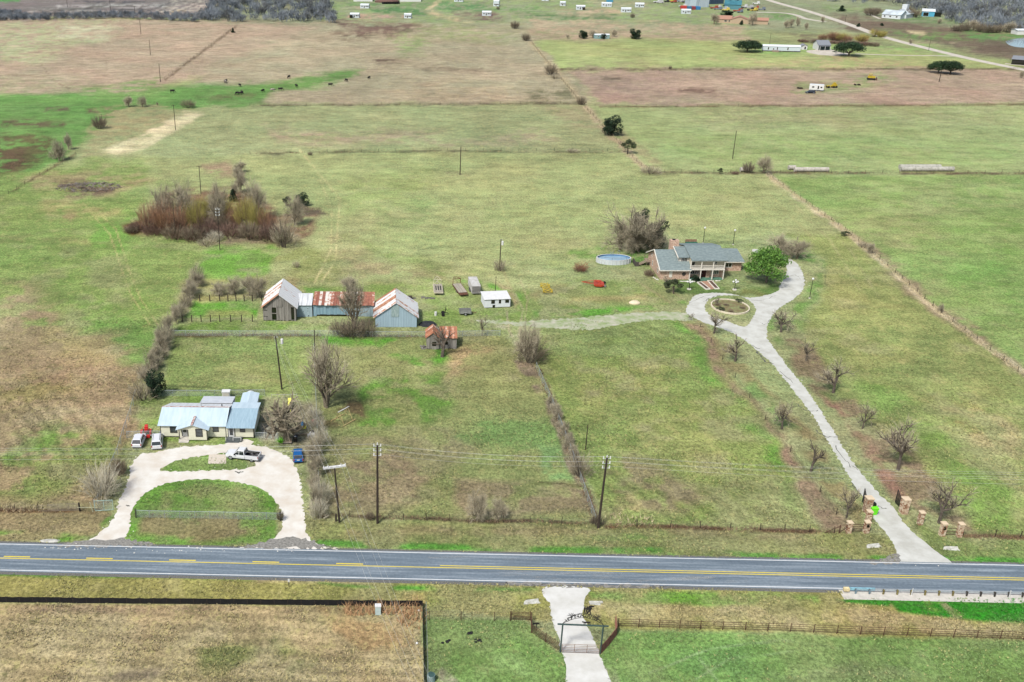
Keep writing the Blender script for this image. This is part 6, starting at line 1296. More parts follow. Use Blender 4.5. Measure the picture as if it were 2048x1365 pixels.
simple_house('garden_shed', 'small white shed between the long mobile home and the cottage', 'shed', (1603,100), (1614,100), 4, 2.4, 3.3, W_, M('far_grey_roof', C(132,136,142)), 'y', [(.45,.2,1.2,1.8)])
t, L = simple_house('teal_trailer', 'small teal and white trailer between dark cedars', 'trailer', (1189,78), (1219,78), 4, 2.6, 3.0, M('teal_sheet', C(110,156,156), C(160,180,176), scale=.5), MRF, 'x', [(.2,1,.8,1),(.5,.4,1,1.8),(.75,1,1,.9)], None, .1)
TAN = M('tan_brick', C(190,168,140), contrast=.1); TRF = M('tan_roof', C(176,134,112), contrast=.08)
t, L = simple_house('tan_house', 'low tan house with brown roof near the farm works', 'house', (1434,46), (1462,47), 12, 2.8, 5.0, TAN, TRF, 'x', [(.5,1,2,1.2),(.8,1,1,1.2)])
mb = gable_walls(MB(), 14, 11, 2.8, 5.2, 'y'); mb.v = [(x+L-1, y-2, z) for x, y, z in mb.v]; part(t, 'front_wing', mb, TAN)
for xx in (L-1.5, L+13.5): mb = MB(); roof_slope(mb, (xx,-2.4,2.75), (xx,9.2,2.75), (L+6,9.2,5.35), (L+6,-2.4,5.35), .12); part(t, 'front_wing_roof', mb, TRF)
mb = gable_walls(MB(), 14, 9, 2.7, 4.4, 'x'); mb.v = [(x+L+13, y, z) for x, y, z in mb.v]; part(t, 'garage', mb, TAN); mb = MB(); roof_slope(mb, (L+12.8,-.5,2.7), (L+27.4,-.5,2.7), (L+27.4,4.5,4.5), (L+12.8,4.5,4.5), .12); part(t, 'garage_roof', mb, TRF)
simple_house('ribbed_warehouse', 'left of the two pale ribbed warehouses in the farm works', 'warehouse', (1379,13), (1397,13), 16, 6, 7.4, M('works_white', C(190,206,214), contrast=.1), MRF, 'y')
simple_house('ribbed_warehouse', 'right of the two pale ribbed warehouses in the farm works', 'warehouse', (1398,15), (1417,15), 14, 7, 8.2, M('works_ribbed', C(196,208,214), C(140,156,166), scale=1, stretch=(6,1,.2)), MRF, 'y')
simple_house('dark_warehouse', 'dark blue works building behind the parked machinery', 'warehouse', (1419,9), (1447,8), 16, 7, 8, M('works_dark', C(70,92,112), C(44,58,74), scale=.6, stretch=(4,1,.2)), M('works_dark_roof', C(120,136,150)), 'x')
t, L = simple_house('teal_warehouse', 'teal-roofed works building in front of the county road', 'warehouse', (1448,19), (1481,20), 20, 4, 7, M('teal_wall', C(90,140,150)), M('teal_roof', C(70,134,146), C(56,110,124), scale=.3), 'x'); 
for x in (.25, .7): mb = MB(); mb.box(x*L,9,6.0,x*L+1.6,10.6,8.6); part(t, 'roof_vent', mb, BLACKP)
for (x0, x1, y, c, lab) in [(1364,1375,19,C(198,70,60),'bright red shipping container in the farm works'),(1376,1383,20,C(70,120,150),'steel blue container right of the red one'),(1384,1391,20,C(150,70,76),'dark red container in the middle of the row'),(1392,1401,20,C(60,130,180),'bright blue container at the right end of the row')]:
    A, rz, L = frame_of((x0,y), (x1,y)); mb = MB(); mb.box(0,0,0,L,6,2.6)
    for k in range(10): mb.box(L*(k+.2)/10,-.06,.2,L*(k+.6)/10,0,2.4)
    t = solo('shipping_container', mb, M('cont%d' % x0, c), lab, 'container', A, rz, 'shipping containers in a row')
rg = random.Random(6); cols = [C(220,220,216), C(190,190,190), C(60,60,64), C(210,190,90), C(170,90,70), C(120,130,140)]
clut = [(1309,6),(1314,7),(1330,5),(1337,4),(1343,6),(1349,4),(1358,15),(1356,5),(1365,6),(1372,5),(1422,18),(1428,20),(1434,17),(1440,20),(1446,13),(1444,22),(1468,24),(1476,26),(1486,16),(1490,17),(1496,22),(1503,23),(1508,18),(1516,21),(1505,9)]
for i, (x, y) in enumerate(clut):
    c = cols[i % 6]; mb = MB(); L = rg.uniform(4,8); mb.box(0,0,.5,L,2.4,1.2); mb.box(L*.6,.1,1.2,L*.95,2.3,2.6); mb.mi = 1
    for xx in (.8, L-.9): mb.tube((xx,-.1,.5),(xx,2.5,.5),.5,.5,8)
    solo('farm_machine', mb, [M('machine%d' % (i%6), c), BLACKR], 'small %s machine or truck in the farm works, %s from the left' % (['white','grey','black','yellow','rusty','blue-grey'][i%6], ORD[sorted(q[0] for q in clut).index(x)]), 'machine', P(x,y), rg.uniform(-.4,.4), 'machinery parked in the farm works')
t, L = simple_house('big_white_house', 'large white-roofed house among dark trees beyond the marsh', 'house', (1763,36), (1800,39), 12, 3, 6, M('far_white', C(216,222,224)), M('far_white_roof', C(206,220,224), C(170,176,180), scale=.25), 'x', [(.1,1,1.5,1.2),(.4,1,1.5,1.2),(.75,1,1.5,1.2)])
mb = gable_walls(MB(), 12, 14, 3, 6.5, 'y'); mb.v = [(x+4, y+8, z) for x, y, z in mb.v]; part(t, 'rear_wing', mb, M('far_white', C(216,222,224)))
for xx in (3.6,16.4): mb = MB(); roof_slope(mb, (xx,7.6,3), (xx,22.4,3), (10,22.4,6.6), (10,7.6,6.6), .12); part(t, 'rear_wing_roof', mb, M('far_white_roof', C(206,220,224)))
mb = MB(); mb.box(8,16,5,12,20,10); part(t, 'tower', mb, M('far_white', C(216,222,224)))
t, L = simple_house('blue_end_shed', 'long white shed with a bright blue end beside the forest', 'shed', (1843,33), (1868,34), 12, 4, 5.5, M('shed_end_blue', C(88,170,200)), M('far_white', C(216,222,224)), 'x', [(.1,.2,4,3)]); mb = MB(); mb.box(L,1,0,L+5,9,3.4); part(t, 'lean_to', mb, GLD)
t, L = simple_house('grey_open_shed', 'dark open-sided shed with grey roof at the right edge by the lane', 'shed', (2022,129), (2060,132), 10, 3, 4.4, GLD, M('far_grey_roof', C(132,136,142)), 'x')
simple_house('white_canopy', 'white flat building at the right edge beyond the pond', 'shed', (2034,70), (2060,70), 8, 3, 3.6, W_, MRF, 'x')
# greenhouses / white ground sheets at the very top
for i, (x0, x1, y) in enumerate([(707,745,3.5),(800,842,4.0)]):
    A, rz, L = frame_of((x0,y), (x1,y)); mb = gable_walls(MB(), L, 22, 2.0, 3.4, 'x'); solo('white_greenhouse', mb, W_, ('left' if i == 0 else 'right')+' white sheeted greenhouse at the very top edge', 'greenhouse', A, rz, 'white greenhouses')
A, rz, L = frame_of((748,6),(800,6)); mb = MB(); mb.ell((L/2,6,0), L/2, 8, 4, 12, 5, 0); solo('earth_mound', mb, M('brown_earth', C(110,84,74)), 'brown earth mound between the two white greenhouses', 'mound', A, rz)
mb = MB()
for k in range(8):
    q = P(767+k*4.2, 8.5); mb.cbox(q.x, q.y, .9, 3.0, 1.4, 1.6)
solo('dark_machinery_row', mb, BLACKP, 'row of small dark machines in front of the earth mound', 'machinery')
# ------------------------------------------------------------------ vehicles
TYRE = BLACKR; RIM = M('alloy_rim', C(180,184,186), metal=.5, rough=.4, contrast=.05); HEADL = M('headlight', C(230,232,228), rough=.2, contrast=.02); TAILL = M('tail_light', C(170,30,26), rough=.3, contrast=.05); CARGL = glassy('car_glass', C(40,48,52)); UNDER = M('underbody', C(30,30,30))
def wheel(par, x, y, r=.36, w_=.24):
    mb = MB(); s = 1 if y > 0 else -1; mb.tube((0,-w_/2,0),(0,w_/2,0),r,r,16); o = part(par, 'wheel', mb, TYRE, loc=(x,y,r)); m2 = MB(); m2.tube((0,s*w_/2,0),(0,s*(w_/2+.015),0),r*.66,r*.6,10); part(o, 'rim', m2, RIM); return o
def section(x, zb, zt, hb, hm, ht):
    """closed ring of a body section at station x"""
    zm = zb+(zt-zb)*.55
    return [(x,-hb*.93,zb),(x,-hm,zb+.12),(x,-hm,zm),(x,-ht,zt),(x,-ht*.6,zt+.02),(x,ht*.6,zt+.02),(x,ht,zt),(x,hm,zm),(x,hm,zb+.12),(x,hb*.93,zb)]
def car(name, label, cat, loc, rz, paint, L=4.6, W=1.84, H=1.65, kind='suv', group=None, plate=True):
    t = thing(name, label, cat, loc, rz, group); hw = W/2; zb = .26; belt = H*.6; f, r_ = L/2, -L/2
    hood = belt-.02
    st = [(r_, zb+.16, belt-.16, hw*.86),(r_+.12, zb+.03, belt-.02, hw*.95),(r_+.6, zb, belt, hw),(0, zb, belt-.02, hw),(f-1.25, zb, belt-.05, hw*.99),(f-.45, zb, hood-.14, hw*.95),(f-.1, zb+.05, hood-.26, hw*.86),(f, zb+.14, hood-.42, hw*.74)]
    mb = MB(); mb.loft([section(x, a, b, h_, h_, h_*.92) for x, a, b, h_ in st]); part(t, 'body', mb, paint, smooth=False)
    # greenhouse
    xr = {'suv':r_+.08,'van':r_+.06,'hatch':r_+.12}[kind]; xr2 = xr+(.42 if kind != 'van' else .22); xf = f-(1.25 if kind != 'van' else .9); xf2 = xf-(.75 if kind != 'van' else .85)
    b0, b1 = hw*.9, hw*.74; g = MB()
    g.hexa([(xr,-b0,belt-.02),(xf,-b0,belt-.02),(xf,b0,belt-.02),(xr,b0,belt-.02),(xr2,-b1,H-.07),(xf2,-b1,H-.07),(xf2,b1,H-.07),(xr2,b1,H-.07)]); part(t, 'window_glass', g, CARGL)
    p = MB(); p.hexa([(xr2-.1,-b1-.02,H-.08),(xf2+.06,-b1-.02,H-.08),(xf2+.06,b1+.02,H-.08),(xr2-.1,b1+.02,H-.08),(xr2+.05,-b1*.85,H),(xf2-.1,-b1*.85,H),(xf2-.1,b1*.85,H),(xr2+.05,b1*.85,H)]); part(t, 'roof', p, paint)
    pl = MB(); mids = [.35,.66]
    for s in (-1,1):
        pl.tube((xr,s*b0,belt-.04),(xr2,s*(b1+.01),H-.06),.07,.06,4); pl.tube((xf,s*b0,belt-.04),(xf2,s*(b1+.01),H-.06),.05,.05,4)
        for m in mids: pl.tube((xr+(xf-xr)*m,s*(b0+.005),belt-.04),(xr2+(xf2-xr2)*m,s*(b1+.01),H-.06),.045,.045,4)
    part(t, 'pillar', pl, paint)
    if kind == 'van': rr = MB(); [rr.tube((xr2+.3,s*b1*.8,H+.05),(xf2-.3,s*b1*.8,H+.05),.025) for s in (-1,1)]; part(t, 'roof_rail', rr, BLACKP)
    for x in (f-.85, r_+.8):
        for y in (-hw+.13, hw-.13): wheel(t, x, y, .35)
    for s in (-1,1):
        m = MB(); m.cbox(f-.1, s*hw*.62, hood-.36, .16, .3, .13); part(t, 'headlight', m, HEADL)
        m = MB(); m.cbox(r_+.05, s*hw*.84, belt-.2, .14, .16, .34); part(t, 'tail_light', m, TAILL)
        m = MB(); m.cbox(xf-.25, s*(hw+.09), belt+.05, .14, .18, .14); part(t, 'mirror', m, paint)
    m = MB(); m.cbox(r_+.06, 0, zb+.24, .2, W*.86, .2); part(t, 'bumper', m, paint); m = MB(); m.box(r_-.05,-.26,zb+.42,r_-.03,.26,zb+.56) if False else m.cbox(r_-.0,0,zb+.5,.03,.5,.15); part(t, 'number_plate', m, W_)
    m = MB(); m.cbox(r_+.1, 0, zb+.02, .1, W*.8, .16); part(t, 'lower_bumper', m, BLACKP)
    return t
SILV = M('silver_paint', C(222,224,226), contrast=.03, rough=.3); WHT = M('car_white', C(224,226,226), contrast=.03, rough=.3); BLU = M('blue_paint', C(30,96,160), contrast=.06, rough=.25)
car('parked_suv', 'silver-white compact SUV parked beside the chain-link fence, left of the minivan', 'car', P(279,886), HEAD((274,897),(285,872)), SILV, 4.5, 1.85, 1.68, 'suv')
car('parked_minivan', 'white minivan parked right of the silver SUV at the house corner', 'minivan', P(315,888), HEAD((314,900),(316.5,873)), WHT, 4.9, 1.95, 1.75, 'van')
car('parked_hatchback', 'bright blue hatchback parked at the right edge of the gravel loop', 'car', P(596.5,916), HEAD((597,928),(596,902)), BLU, 4.2, 1.8, 1.6, 'hatch')
# pickup, nose to the left
A = P(487,917); t = thing('parked_pickup', 'silver pickup truck with black open bed on the gravel loop', 'pickup truck', A, HEAD((517,919),(457,912))); L, W, H = 5.9, 1.98, 1.88; f = L/2; r_ = -f; hw = W/2; bl = 1.12
mb = MB(); mb.loft([section(x, a, b, h_, h_, h_*.94) for x, a, b, h_ in [(-.55,.42,bl,hw),(0,.4,bl,hw),(f-1.6,.4,bl,hw),(f-1.3,.4,bl-.02,hw*.99),(f-.3,.4,bl-.1,hw*.93),(f-.05,.42,bl-.2,hw*.86),(f,.5,bl-.4,hw*.8)]]); part(t, 'body', mb, SILV)
mb = MB(); mb.box(r_+.05,-hw,.5,-.6,-hw+.12,bl+.06); mb.box(r_+.05,hw-.12,.5,-.6,hw,bl+.06); part(t, 'bed_side', mb, SILV); mb = MB(); mb.box(r_,-hw+.02,.55,r_+.09,hw-.02,bl+.04); part(t, 'tailgate', mb, SILV)
mb = MB(); mb.box(r_+.1,-hw+.13,.55,-.6,hw-.13,.68); mb.box(r_+.1,-hw+.12,.68,-.6,-hw+.16,bl+.02); mb.box(r_+.1,hw-.16,.68,-.6,hw-.12,bl+.02); mb.box(-.66,-hw+.16,.68,-.6,hw-.16,bl+.05); part(t, 'bed_liner', mb, BLACKP)
mb = MB(); b0, b1 = hw*.92, hw*.76; x0, x1, x2, x3 = -.5, -.38, f-2.25, f-1.5; mb.hexa([(x0,-b0,bl-.02),(x3,-b0,bl-.02),(x3,b0,bl-.02),(x0,b0,bl-.02),(x1,-b1,H-.07),(x2,-b1,H-.07),(x2,b1,H-.07),(x1,b1,H-.07)]); part(t, 'window_glass', mb, CARGL)
mb = MB(); mb.hexa([(x1-.05,-b1-.02,H-.08),(x2+.05,-b1-.02,H-.08),(x2+.05,b1+.02,H-.08),(x1-.05,b1+.02,H-.08),(x1+.05,-b1*.86,H),(x2-.12,-b1*.86,H),(x2-.12,b1*.86,H),(x1+.05,b1*.86,H)]); part(t, 'roof', mb, WHT)
mb = MB()
for s in (-1,1): mb.tube((x0,s*b0,bl),(x1,s*b1,H-.06),.08,.07,4); mb.tube((x3,s*b0,bl),(x2,s*b1,H-.06),.05,.05,4); mb.tube((.45,s*b0,bl),(.45,s*b1,H-.06),.05,.05,4)
part(t, 'pillar', mb, SILV)
for x in (f-.95, r_+1.15):
    for y in (-hw+.14, hw-.14): wheel(t, x, y, .4, .27)
for s in (-1,1): m = MB(); m.cbox(f-.06,s*hw*.68,bl-.32,.14,.28,.22); part(t, 'headlight', m, HEADL); m = MB(); m.cbox(r_+.04,s*hw*.93,bl-.14,.12,.12,.36); part(t, 'tail_light', m, TAILL); m = MB(); m.cbox(x3-.25,s*(hw+.12),bl+.12,.14,.24,.22); part(t, 'mirror', m, BLACKP)
m = MB(); m.box(r_-.12,-hw*.9,.48,r_-.005,hw*.9,.64); part(t, 'bumper', m, RIM); m = MB(); m.box(f,-hw*.7,.55,f+.06,hw*.7,.85); part(t, 'grille', m, BLACKP); m = MB(); m.box(r_+.1,-hw+.2,.3,f-.3,hw-.2,.5); part(t, 'chassis', m, UNDER)
m = MB(); rgx = random.Random(1)
for k in range(9): m.cbox(rgx.uniform(r_+.5,-1), rgx.uniform(-.6,.6), .76, rgx.uniform(.2,.5), rgx.uniform(.1,.3), .12)
solo('truck_load', m, M('scrap_load', C(150,150,150), C(60,60,64), scale=4), 'small scrap pieces lying in the pickup bed', 'scrap', A, HEAD((517,919),(457,912)))
# red compact tractor, seen from behind
RED = M('red_paint', C(206,52,46), contrast=.08, rough=.4)
t = thing('red_tractor', 'small bright red tractor standing behind the minivan by the fence', 'tractor', P(293,871), HEAD((293,875),(295,855))); mb = MB(); mb.box(-.2,-.3,.6,1.7,.3,1.15); mb.box(.6,-.28,1.15,1.65,.28,1.35); part(t, 'body', mb, RED)
for s in (-1,1): mb = MB(); mb.box(-.75,s*.78-.18,.95,.3,s*.78+.18,1.1); mb.box(-.85,s*.78-.18,.5,-.72,s*.78+.18,1.05); part(t, 'fender', mb, RED); wheel(t, -.2, s*.72, .5, .32); wheel(t, 1.35, s*.5, .3, .2)
mb = MB(); mb.box(-.45,-.25,1.0,0,.25,1.15); mb.box(-.5,-.25,1.15,-.4,.25,1.6); part(t, 'seat', mb, RED); mb = MB(); mb.tube((-.55,-.5,1.1),(-.55,-.5,2.0),.04); mb.tube((-.55,.5,1.1),(-.55,.5,2.0),.04); mb.tube((-.55,-.5,2.0),(-.55,.5,2.0),.04); part(t, 'roll_bar', mb, RED)
mb = MB(); mb.box(-1.3,-.7,.15,-.85,.7,.6); part(t, 'rear_box', mb, RED)
# ------------------------------------------------------------------ farm yard trailers
RSTM = M('rusty_steel', C(126,84,60), C(86,60,46), scale=3); PLNK = M('bleached_planks', C(188,180,162), C(150,142,124), scale=2.5, stretch=(.4,6,1), rnd=.12)
def flat_trailer(loc, rz, L, W, label, gooseneck, mat, cols):
    t = thing('flatbed_trailer', label, 'trailer', loc, rz, 'trailers parked in the farm yard'); mb = MB(); mb.box(0,-W/2,.6,L,-W/2+.12,.82); mb.box(0,W/2-.12,.6,L,W/2,.82); mb.box(0,-W/2+.12,.6,.12,W/2-.12,.82); mb.box(L-.12,-W/2+.12,.6,L,W/2-.12,.82); part(t, 'frame', mb, mat)
    n = 9
    for k in range(n): m = MB(); y0 = -W/2+.12+(W-.24)*k/n; m.box(.12,y0,.78,L-.12,y0+(W-.24)*.93/n,.86); part(t, 'deck_plank', m, cols)
    for x in (L*.35, L*.47):
        for s in (-1,1): wheel(t, x, s*(W/2-.25), .38, .22)
    return t
# bearing: local x points away from the camera
t = flat_trailer(P(877,592), HEAD((877,592),(874,570)), 6.0, 2.3, 'pale flatbed trailer with a winch frame at its far end', False, M('cream_steel', C(204,196,170), contrast=.1), PLNK)
mb = MB(); mb.tube((6,-.8,.7),(8,0,.8),.07); mb.tube((6,.8,.7),(8,0,.8),.07); mb.tube((7,0,.8),(7,0,2.0),.06); mb.tube((6.1,-.9,.8),(6.1,-.9,1.9),.06); mb.tube((6.1,.9,.8),(6.1,.9,1.9),.06); mb.tube((6.1,-.9,1.9),(6.1,.9,1.9),.06); mb.tube((6.1,-.9,1.9),(7.4,0,2.4),.05); mb.tube((6.1,.9,1.9),(7.4,0,2.4),.05); part(t, 'tongue', mb, M('cream_steel', C(204,196,170)))
for k in range(3): m = MB(); m.box(1.6,-.75+k*.55,.865,4.6,-.5+k*.55,.885); part(t, 'deck_slot', m, UNDER)
t = flat_trailer(P(926,592), HEAD((926,592),(911,571)), 6.4, 2.3, 'weathered flatbed trailer with a rusty gooseneck hitch frame', True, RSTM, PLNK)
mb = MB()
for s in (-1,1): mb.tube((6.3,s*.95,.8),(6.3,s*.95,2.1),.08); mb.tube((6.3,s*.95,2.1),(8.0,s*.45,2.0),.08)
mb.tube((6.3,-.95,2.1),(6.3,.95,2.1),.08); mb.tube((8.0,-.45,2.0),(8.0,.45,2.0),.08); mb.tube((8.0,0,2.0),(8.0,0,1.2),.07); part(t, 'gooseneck', mb, RSTM); m = MB(); m.box(-.9,-1.0,.5,-.02,1.0,.7); part(t, 'ramp', m, RSTM)
t = thing('stock_trailer', 'pale enclosed livestock trailer with slatted rear', 'trailer', P(952,591), HEAD((952,591),(943,569)), 'trailers parked in the farm yard'); WTR = M('trailer_pale', C(214,212,206), C(180,176,168), scale=1.2); L, W, H = 6.6, 2.1, 2.3
m = MB(); m.box(0,-W/2,.5,L,W/2,.62); part(t, 'floor', m, WTR); m = MB(); m.box(-.05,-W/2-.04,H,L+.1,W/2+.04,H+.08); part(t, 'roof', m, WTR)
for s in (-1,1):
    for z0, z1 in ((.62,1.3),(1.4,1.6),(1.7,1.9),(2.0,2.3)): m = MB(); y = s*(W/2-.03); m.box(0,y-.03,z0,L,y+.03,z1); part(t, 'side_slat', m, WTR)
for k in range(6): m = MB(); z = .7+k*.27; m.box(-.05,-W/2+.05,z,0,W/2-.05,z+.16); part(t, 'rear_slat', m, M('slat_grey', C(150,146,140)))
m = MB(); m.box(L,-W/2,.5,L+.08,W/2,H); part(t, 'front_wall', m, WTR); m = MB(); m.tube((L,-.8,.5),(L+1.4,0,.5),.06); m.tube((L,.8,.5),(L+1.4,0,.5),.06); part(t, 'tongue', m, RSTM)
for x in (L*.4, L*.55):
    for s in (-1,1): wheel(t, x, s*(W/2+.1), .36, .2)
t = thing('utility_trailer', 'small grey box trailer parked left of the white hut', 'trailer', P(930,629), R(3), 'trailers parked in the farm yard'); GT = M('trailer_grey', C(140,142,136), contrast=.15)
m = MB(); m.box(-1.3,-.8,.45,1.3,.8,.52); part(t, 'floor', m, BLACKP)
for a in ((-1.3,-.85,1.3,-.8),(-1.3,.8,1.3,.85),(-1.35,-.85,-1.3,.85),(1.3,-.85,1.35,.85)): m = MB(); m.box(a[0],a[1],.45,a[2],a[3],1.25); part(t, 'side_panel', m, GT)
for s in (-1,1): wheel(t, 0, s*.98, .34, .18); m = MB(); m.box(-.5,s*.98-.14,.72,.5,s*.98+.14,.78); part(t, 'fender', m, GT)
m = MB(); m.tube((1.3,-.5,.45),(2.7,0,.45),.05); m.tube((1.3,.5,.45),(2.7,0,.45),.05); part(t, 'tongue', m, RSTM)
t = thing('old_implement', 'old dark farm implement with a raised lever and white bucket', 'farm implement', P(885,631)); m = MB(); m.tube((-1.6,0,.5),(1.2,.2,.6),.08); m.tube((-.2,-.8,.4),(-.2,.9,.4),.07); m.tube((.6,.2,.6),(.8,.3,2.3),.07); m.tube((.2,0,.5),(1.0,.4,1.5),.07); part(t, 'frame', m, UNDER); m = MB(); m.tube((-1.6,-.2,0),(-1.6,-.2,.9),.28,.3,10); part(t, 'bucket', m, W_); 
for s in (-1,1): m = MB(); m.tube((.1,s*.8-.05,.4),(.1,s*.8+.05,.4),.4,.4,12); part(t, 'wheel', m, UNDER)
YEL = M('yellow_paint', C(214,190,50), C(170,144,50), scale=3, rough=.6); ORG = M('orange_paint', C(206,78,46), C(150,56,38), scale=2, rough=.5)
t = thing('yellow_harrow', 'long yellow frame implement with crossed bars standing in the yard', 'farm implement', P(1097,589), HEAD((1097,589),(1086,568))); m = MB()
for s in (-1,1): m.tube((0,s*.9,.5),(6.2,s*.9,.5),.09)
for k in range(9): m.tube((k*.77,-.9,.5),(k*.77,.9,.5),.05)
for k in range(4): m.tube((k*1.5+.2,-.9,.5),(k*1.5+1.2,.9,.9),.06); m.tube((k*1.5+.2,.9,.5),(k*1.5+1.2,-.9,.9),.06)
part(t, 'frame', m, YEL)
for x in (1.2,4.8):
    for s in (-1,1): m = MB(); m.tube((x,s*1.05-.05,.45),(x,s*1.05+.05,.45),.45,.45,12); part(t, 'wheel', m, YEL)
t = thing('orange_mower', 'orange-red batwing mower with tow arm in the yard', 'farm implement', P(1197,571), R(172)); m = MB(); m.box(-1.3,-1.4,.3,1.2,1.4,.55); m.box(-.8,-2.3,.35,.8,-1.45,.6); m.box(-.8,1.45,.35,.8,2.0,.9); part(t, 'deck', m, ORG); m = MB(); m.tube((1.2,-.6,.5),(4.2,0,.7),.08); m.tube((1.2,.6,.5),(4.2,0,.7),.08); m.tube((-.5,0,.5),(1.2,0,1.3),.1); m.tube((1.2,0,1.3),(4.2,0,.7),.06); part(t, 'tow_arm', m, ORG)
for k in range(3): m = MB(); m.tube((-.2+0*k,-1.2+k*1.2,.55),(-.2,-1.2+k*1.2,.85),.35,.25,10); part(t, 'gearbox', m, ORG)
for s in (-1,1): wheel(t, -1.5, s*1.2, .35, .2)
t = thing('red_hay_rake', 'tangled rusty red hay rake lying above the orange mower', 'farm implement', P(1163,541), R(20)); m = MB(); rgx = random.Random(2)
for k in range(26): a = Vector((rgx.uniform(-2,2), rgx.uniform(-1,1), rgx.uniform(.1,1.4))); m.tube(a, a+Vector((rgx.uniform(-1.2,1.2), rgx.uniform(-.8,.8), rgx.uniform(-.4,.8))), .04, .04, 4)
part(t, 'tine_bar', m, M('rusty_red', C(160,72,50))); 
for s in (-1,1): m = MB(); m.tube((0,s*1.0-.05,.5),(0,s*1.0+.05,.5),.5,.5,12); part(t, 'wheel', m, M('rusty_red', C(160,72,50)))
m = MB(); m.ell((0,0,0),1.4,1.0,.7,12,5,0); solo('sand_pile', m, M('pale_sand', C(226,210,178), contrast=.08), 'small pale sand heap left of the turning circle', 'sand heap', P(1269,607))
m = MB(); rgx = random.Random(9)
for k in range(10): m.cbox(rgx.uniform(-2,4), rgx.uniform(-.5,.5), .15, rgx.uniform(.4,1.4), .2, .3)
solo('scrap_lumber', m, WEATH, 'scattered scrap lumber on the ground right of the tin barn', 'scrap', P(838,597))
t = thing('rusty_crate', 'small dark crate standing behind the tin barn', 'crate', P(820,598)); m = MB(); m.box(-.5,-.4,0,.5,.4,.6); part(t, 'box', m, WOODP); m = MB(); m.box(-.55,-.45,.6,.55,.45,.66); part(t, 'lid', m, WOODP)
# side yard of the cream house
m = MB(); m.hexa([(-.35,-1.6,.1),(.35,-1.6,.1),(.35,1.6,1.3),(-.35,1.6,1.3),(-.35,-1.6,.2),(.35,-1.6,.2),(.35,1.6,1.4),(-.35,1.6,1.4)]); m.box(-.42,-1.6,.15,-.35,1.6,.25) if False else None; t = thing('yellow_slide', 'pale yellow slide standing upright behind the bare yard tree', 'slide', P(579,817)); part(t, 'chute', m, M('pale_yellow', C(236,232,110), contrast=.05)); m = MB()
for s in (-.3,.3): m.tube((s,1.6,0),(s,1.6,1.4),.04)
for z in (.4,.8,1.2): m.tube((-.3,1.6,z),(.3,1.6,z),.03)
part(t, 'ladder', m, GALV)
t = thing('park_bench', 'slatted wooden bench beside the black bin under the bare yard tree', 'bench', P(575,888), R(4))
for k in range(4): m = MB(); m.box(-.75,-.25+k*.13,.42,.75,-.14+k*.13,.46); part(t, 'seat_slat', m, WD)
for k in range(9): m = MB(); m.box(-.72+k*.17,.27,.46,-.62+k*.17,.31,.95); part(t, 'back_slat', m, WD)
for x in (-.7,.64): m = MB(); m.box(x,-.25,0,x+.06,.3,.42); part(t, 'leg', m, DARKT)
m = MB(); m.box(-.78,-.28,.3,.78,-.24,.4); part(t, 'front_rail', m, M('light_rail', C(170,160,150)))
t = thing('wheeled_bin', 'black wheeled rubbish bin with white label beside the garden bench', 'bin', P(591,884)); m = MB(); m.hexa([(-.28,-.32,.08),(.28,-.32,.08),(.28,.32,.08),(-.28,.32,.08),(-.36,-.4,1.05),(.36,-.4,1.05),(.36,.4,1.05),(-.36,.4,1.05)]); part(t, 'body', m, BLACKP); m = MB(); m.box(-.38,-.44,1.06,.38,.44,1.13); l_ = part(t, 'lid', m, BLACKP); m = MB(); m.box(-.15,-.2,1.13,.15,.1,1.145); part(l_, 'sticker', m, W_)
for s in (-1,1): m = MB(); m.tube((s*.3-.03,.36,.14),(s*.3+.03,.36,.14),.14,.14,10); part(t, 'wheel', m, BLACKR)
m = MB(); rgx = random.Random(4)
for k in range(60):
    a = rgx.uniform(0,6.28); th = rgx.uniform(.2,1.1); twig(m, rgx, Vector((0,0,0)), Vector((math.cos(a)*math.sin(th), math.sin(a)*math.sin(th), math.cos(th))), rgx.uniform(.7,1.6), .07)
solo('yucca_plant', m, M('lime_leaves', C(130,214,60)), 'spiky lime-green plant left of the garden bench', 'plant', P(561,886))
m = MB(); m.ell((0,0,0),.35,.35,.9,10,6,0); solo('blue_barrel', m, M('blue_plastic', C(50,130,190)), 'bright blue plastic play object in the side yard', 'toy', P(604,850)); m = MB(); m.box(-.3,-.2,0,.3,.2,.3); m.box(-.3,.12,.3,.3,.2,.55); solo('yellow_toy', m, M('yellow_plastic', C(224,220,60)), 'small bright yellow toy right of the blue one', 'toy', P(609,857))
m = MB(); m.ell((0,0,.5),.5,.4,.5,8,5); m.box(-.5,-.3,0,.5,.3,.3); solo('pink_toy_car', m, M('faded_pink', C(176,116,108)), 'faded pink toy at the edge of the side yard', 'toy', P(628,848))
t = thing('white_tank', 'white domed tank or cart at the side yard fence', 'tank', P(626,876)); m = MB(); m.ell((0,0,.7),.75,.6,.65,12,7); part(t, 'body', m, W_); 
for s in (-1,1): m = MB(); m.tube((s*.85-.12,0,.38),(s*.85+.12,0,.38),.38,.38,12); part(t, 'wheel', m, M('wheel_white', C(200,200,200)))
m = MB(); m.box(-.3,-.3,1.2,.3,.3,1.45); part(t, 'hatch', m, DARKT)
t = thing('wood_canopy_frame', 'dark sloping beam on a post beside the cream house wing', 'beam', P(532,876)); m = MB(); m.box(-.08,-.08,0,.08,.08,2.0); part(t, 'post', m, BLACKP); m = MB(); m.hexa([(-.25,-.12,2.0),(-.05,-.3,2.0),(2.2,3.0,2.1),(2.0,3.2,2.1),(-.25,-.12,2.15),(-.05,-.3,2.15),(2.2,3.0,2.25),(2.0,3.2,2.25)]); part(t, 'beam', m, BLACKP); m = MB(); m.box(2.0,3.0,0,2.15,3.15,2.1); part(t, 'post', m, BLACKP)
m = MB()
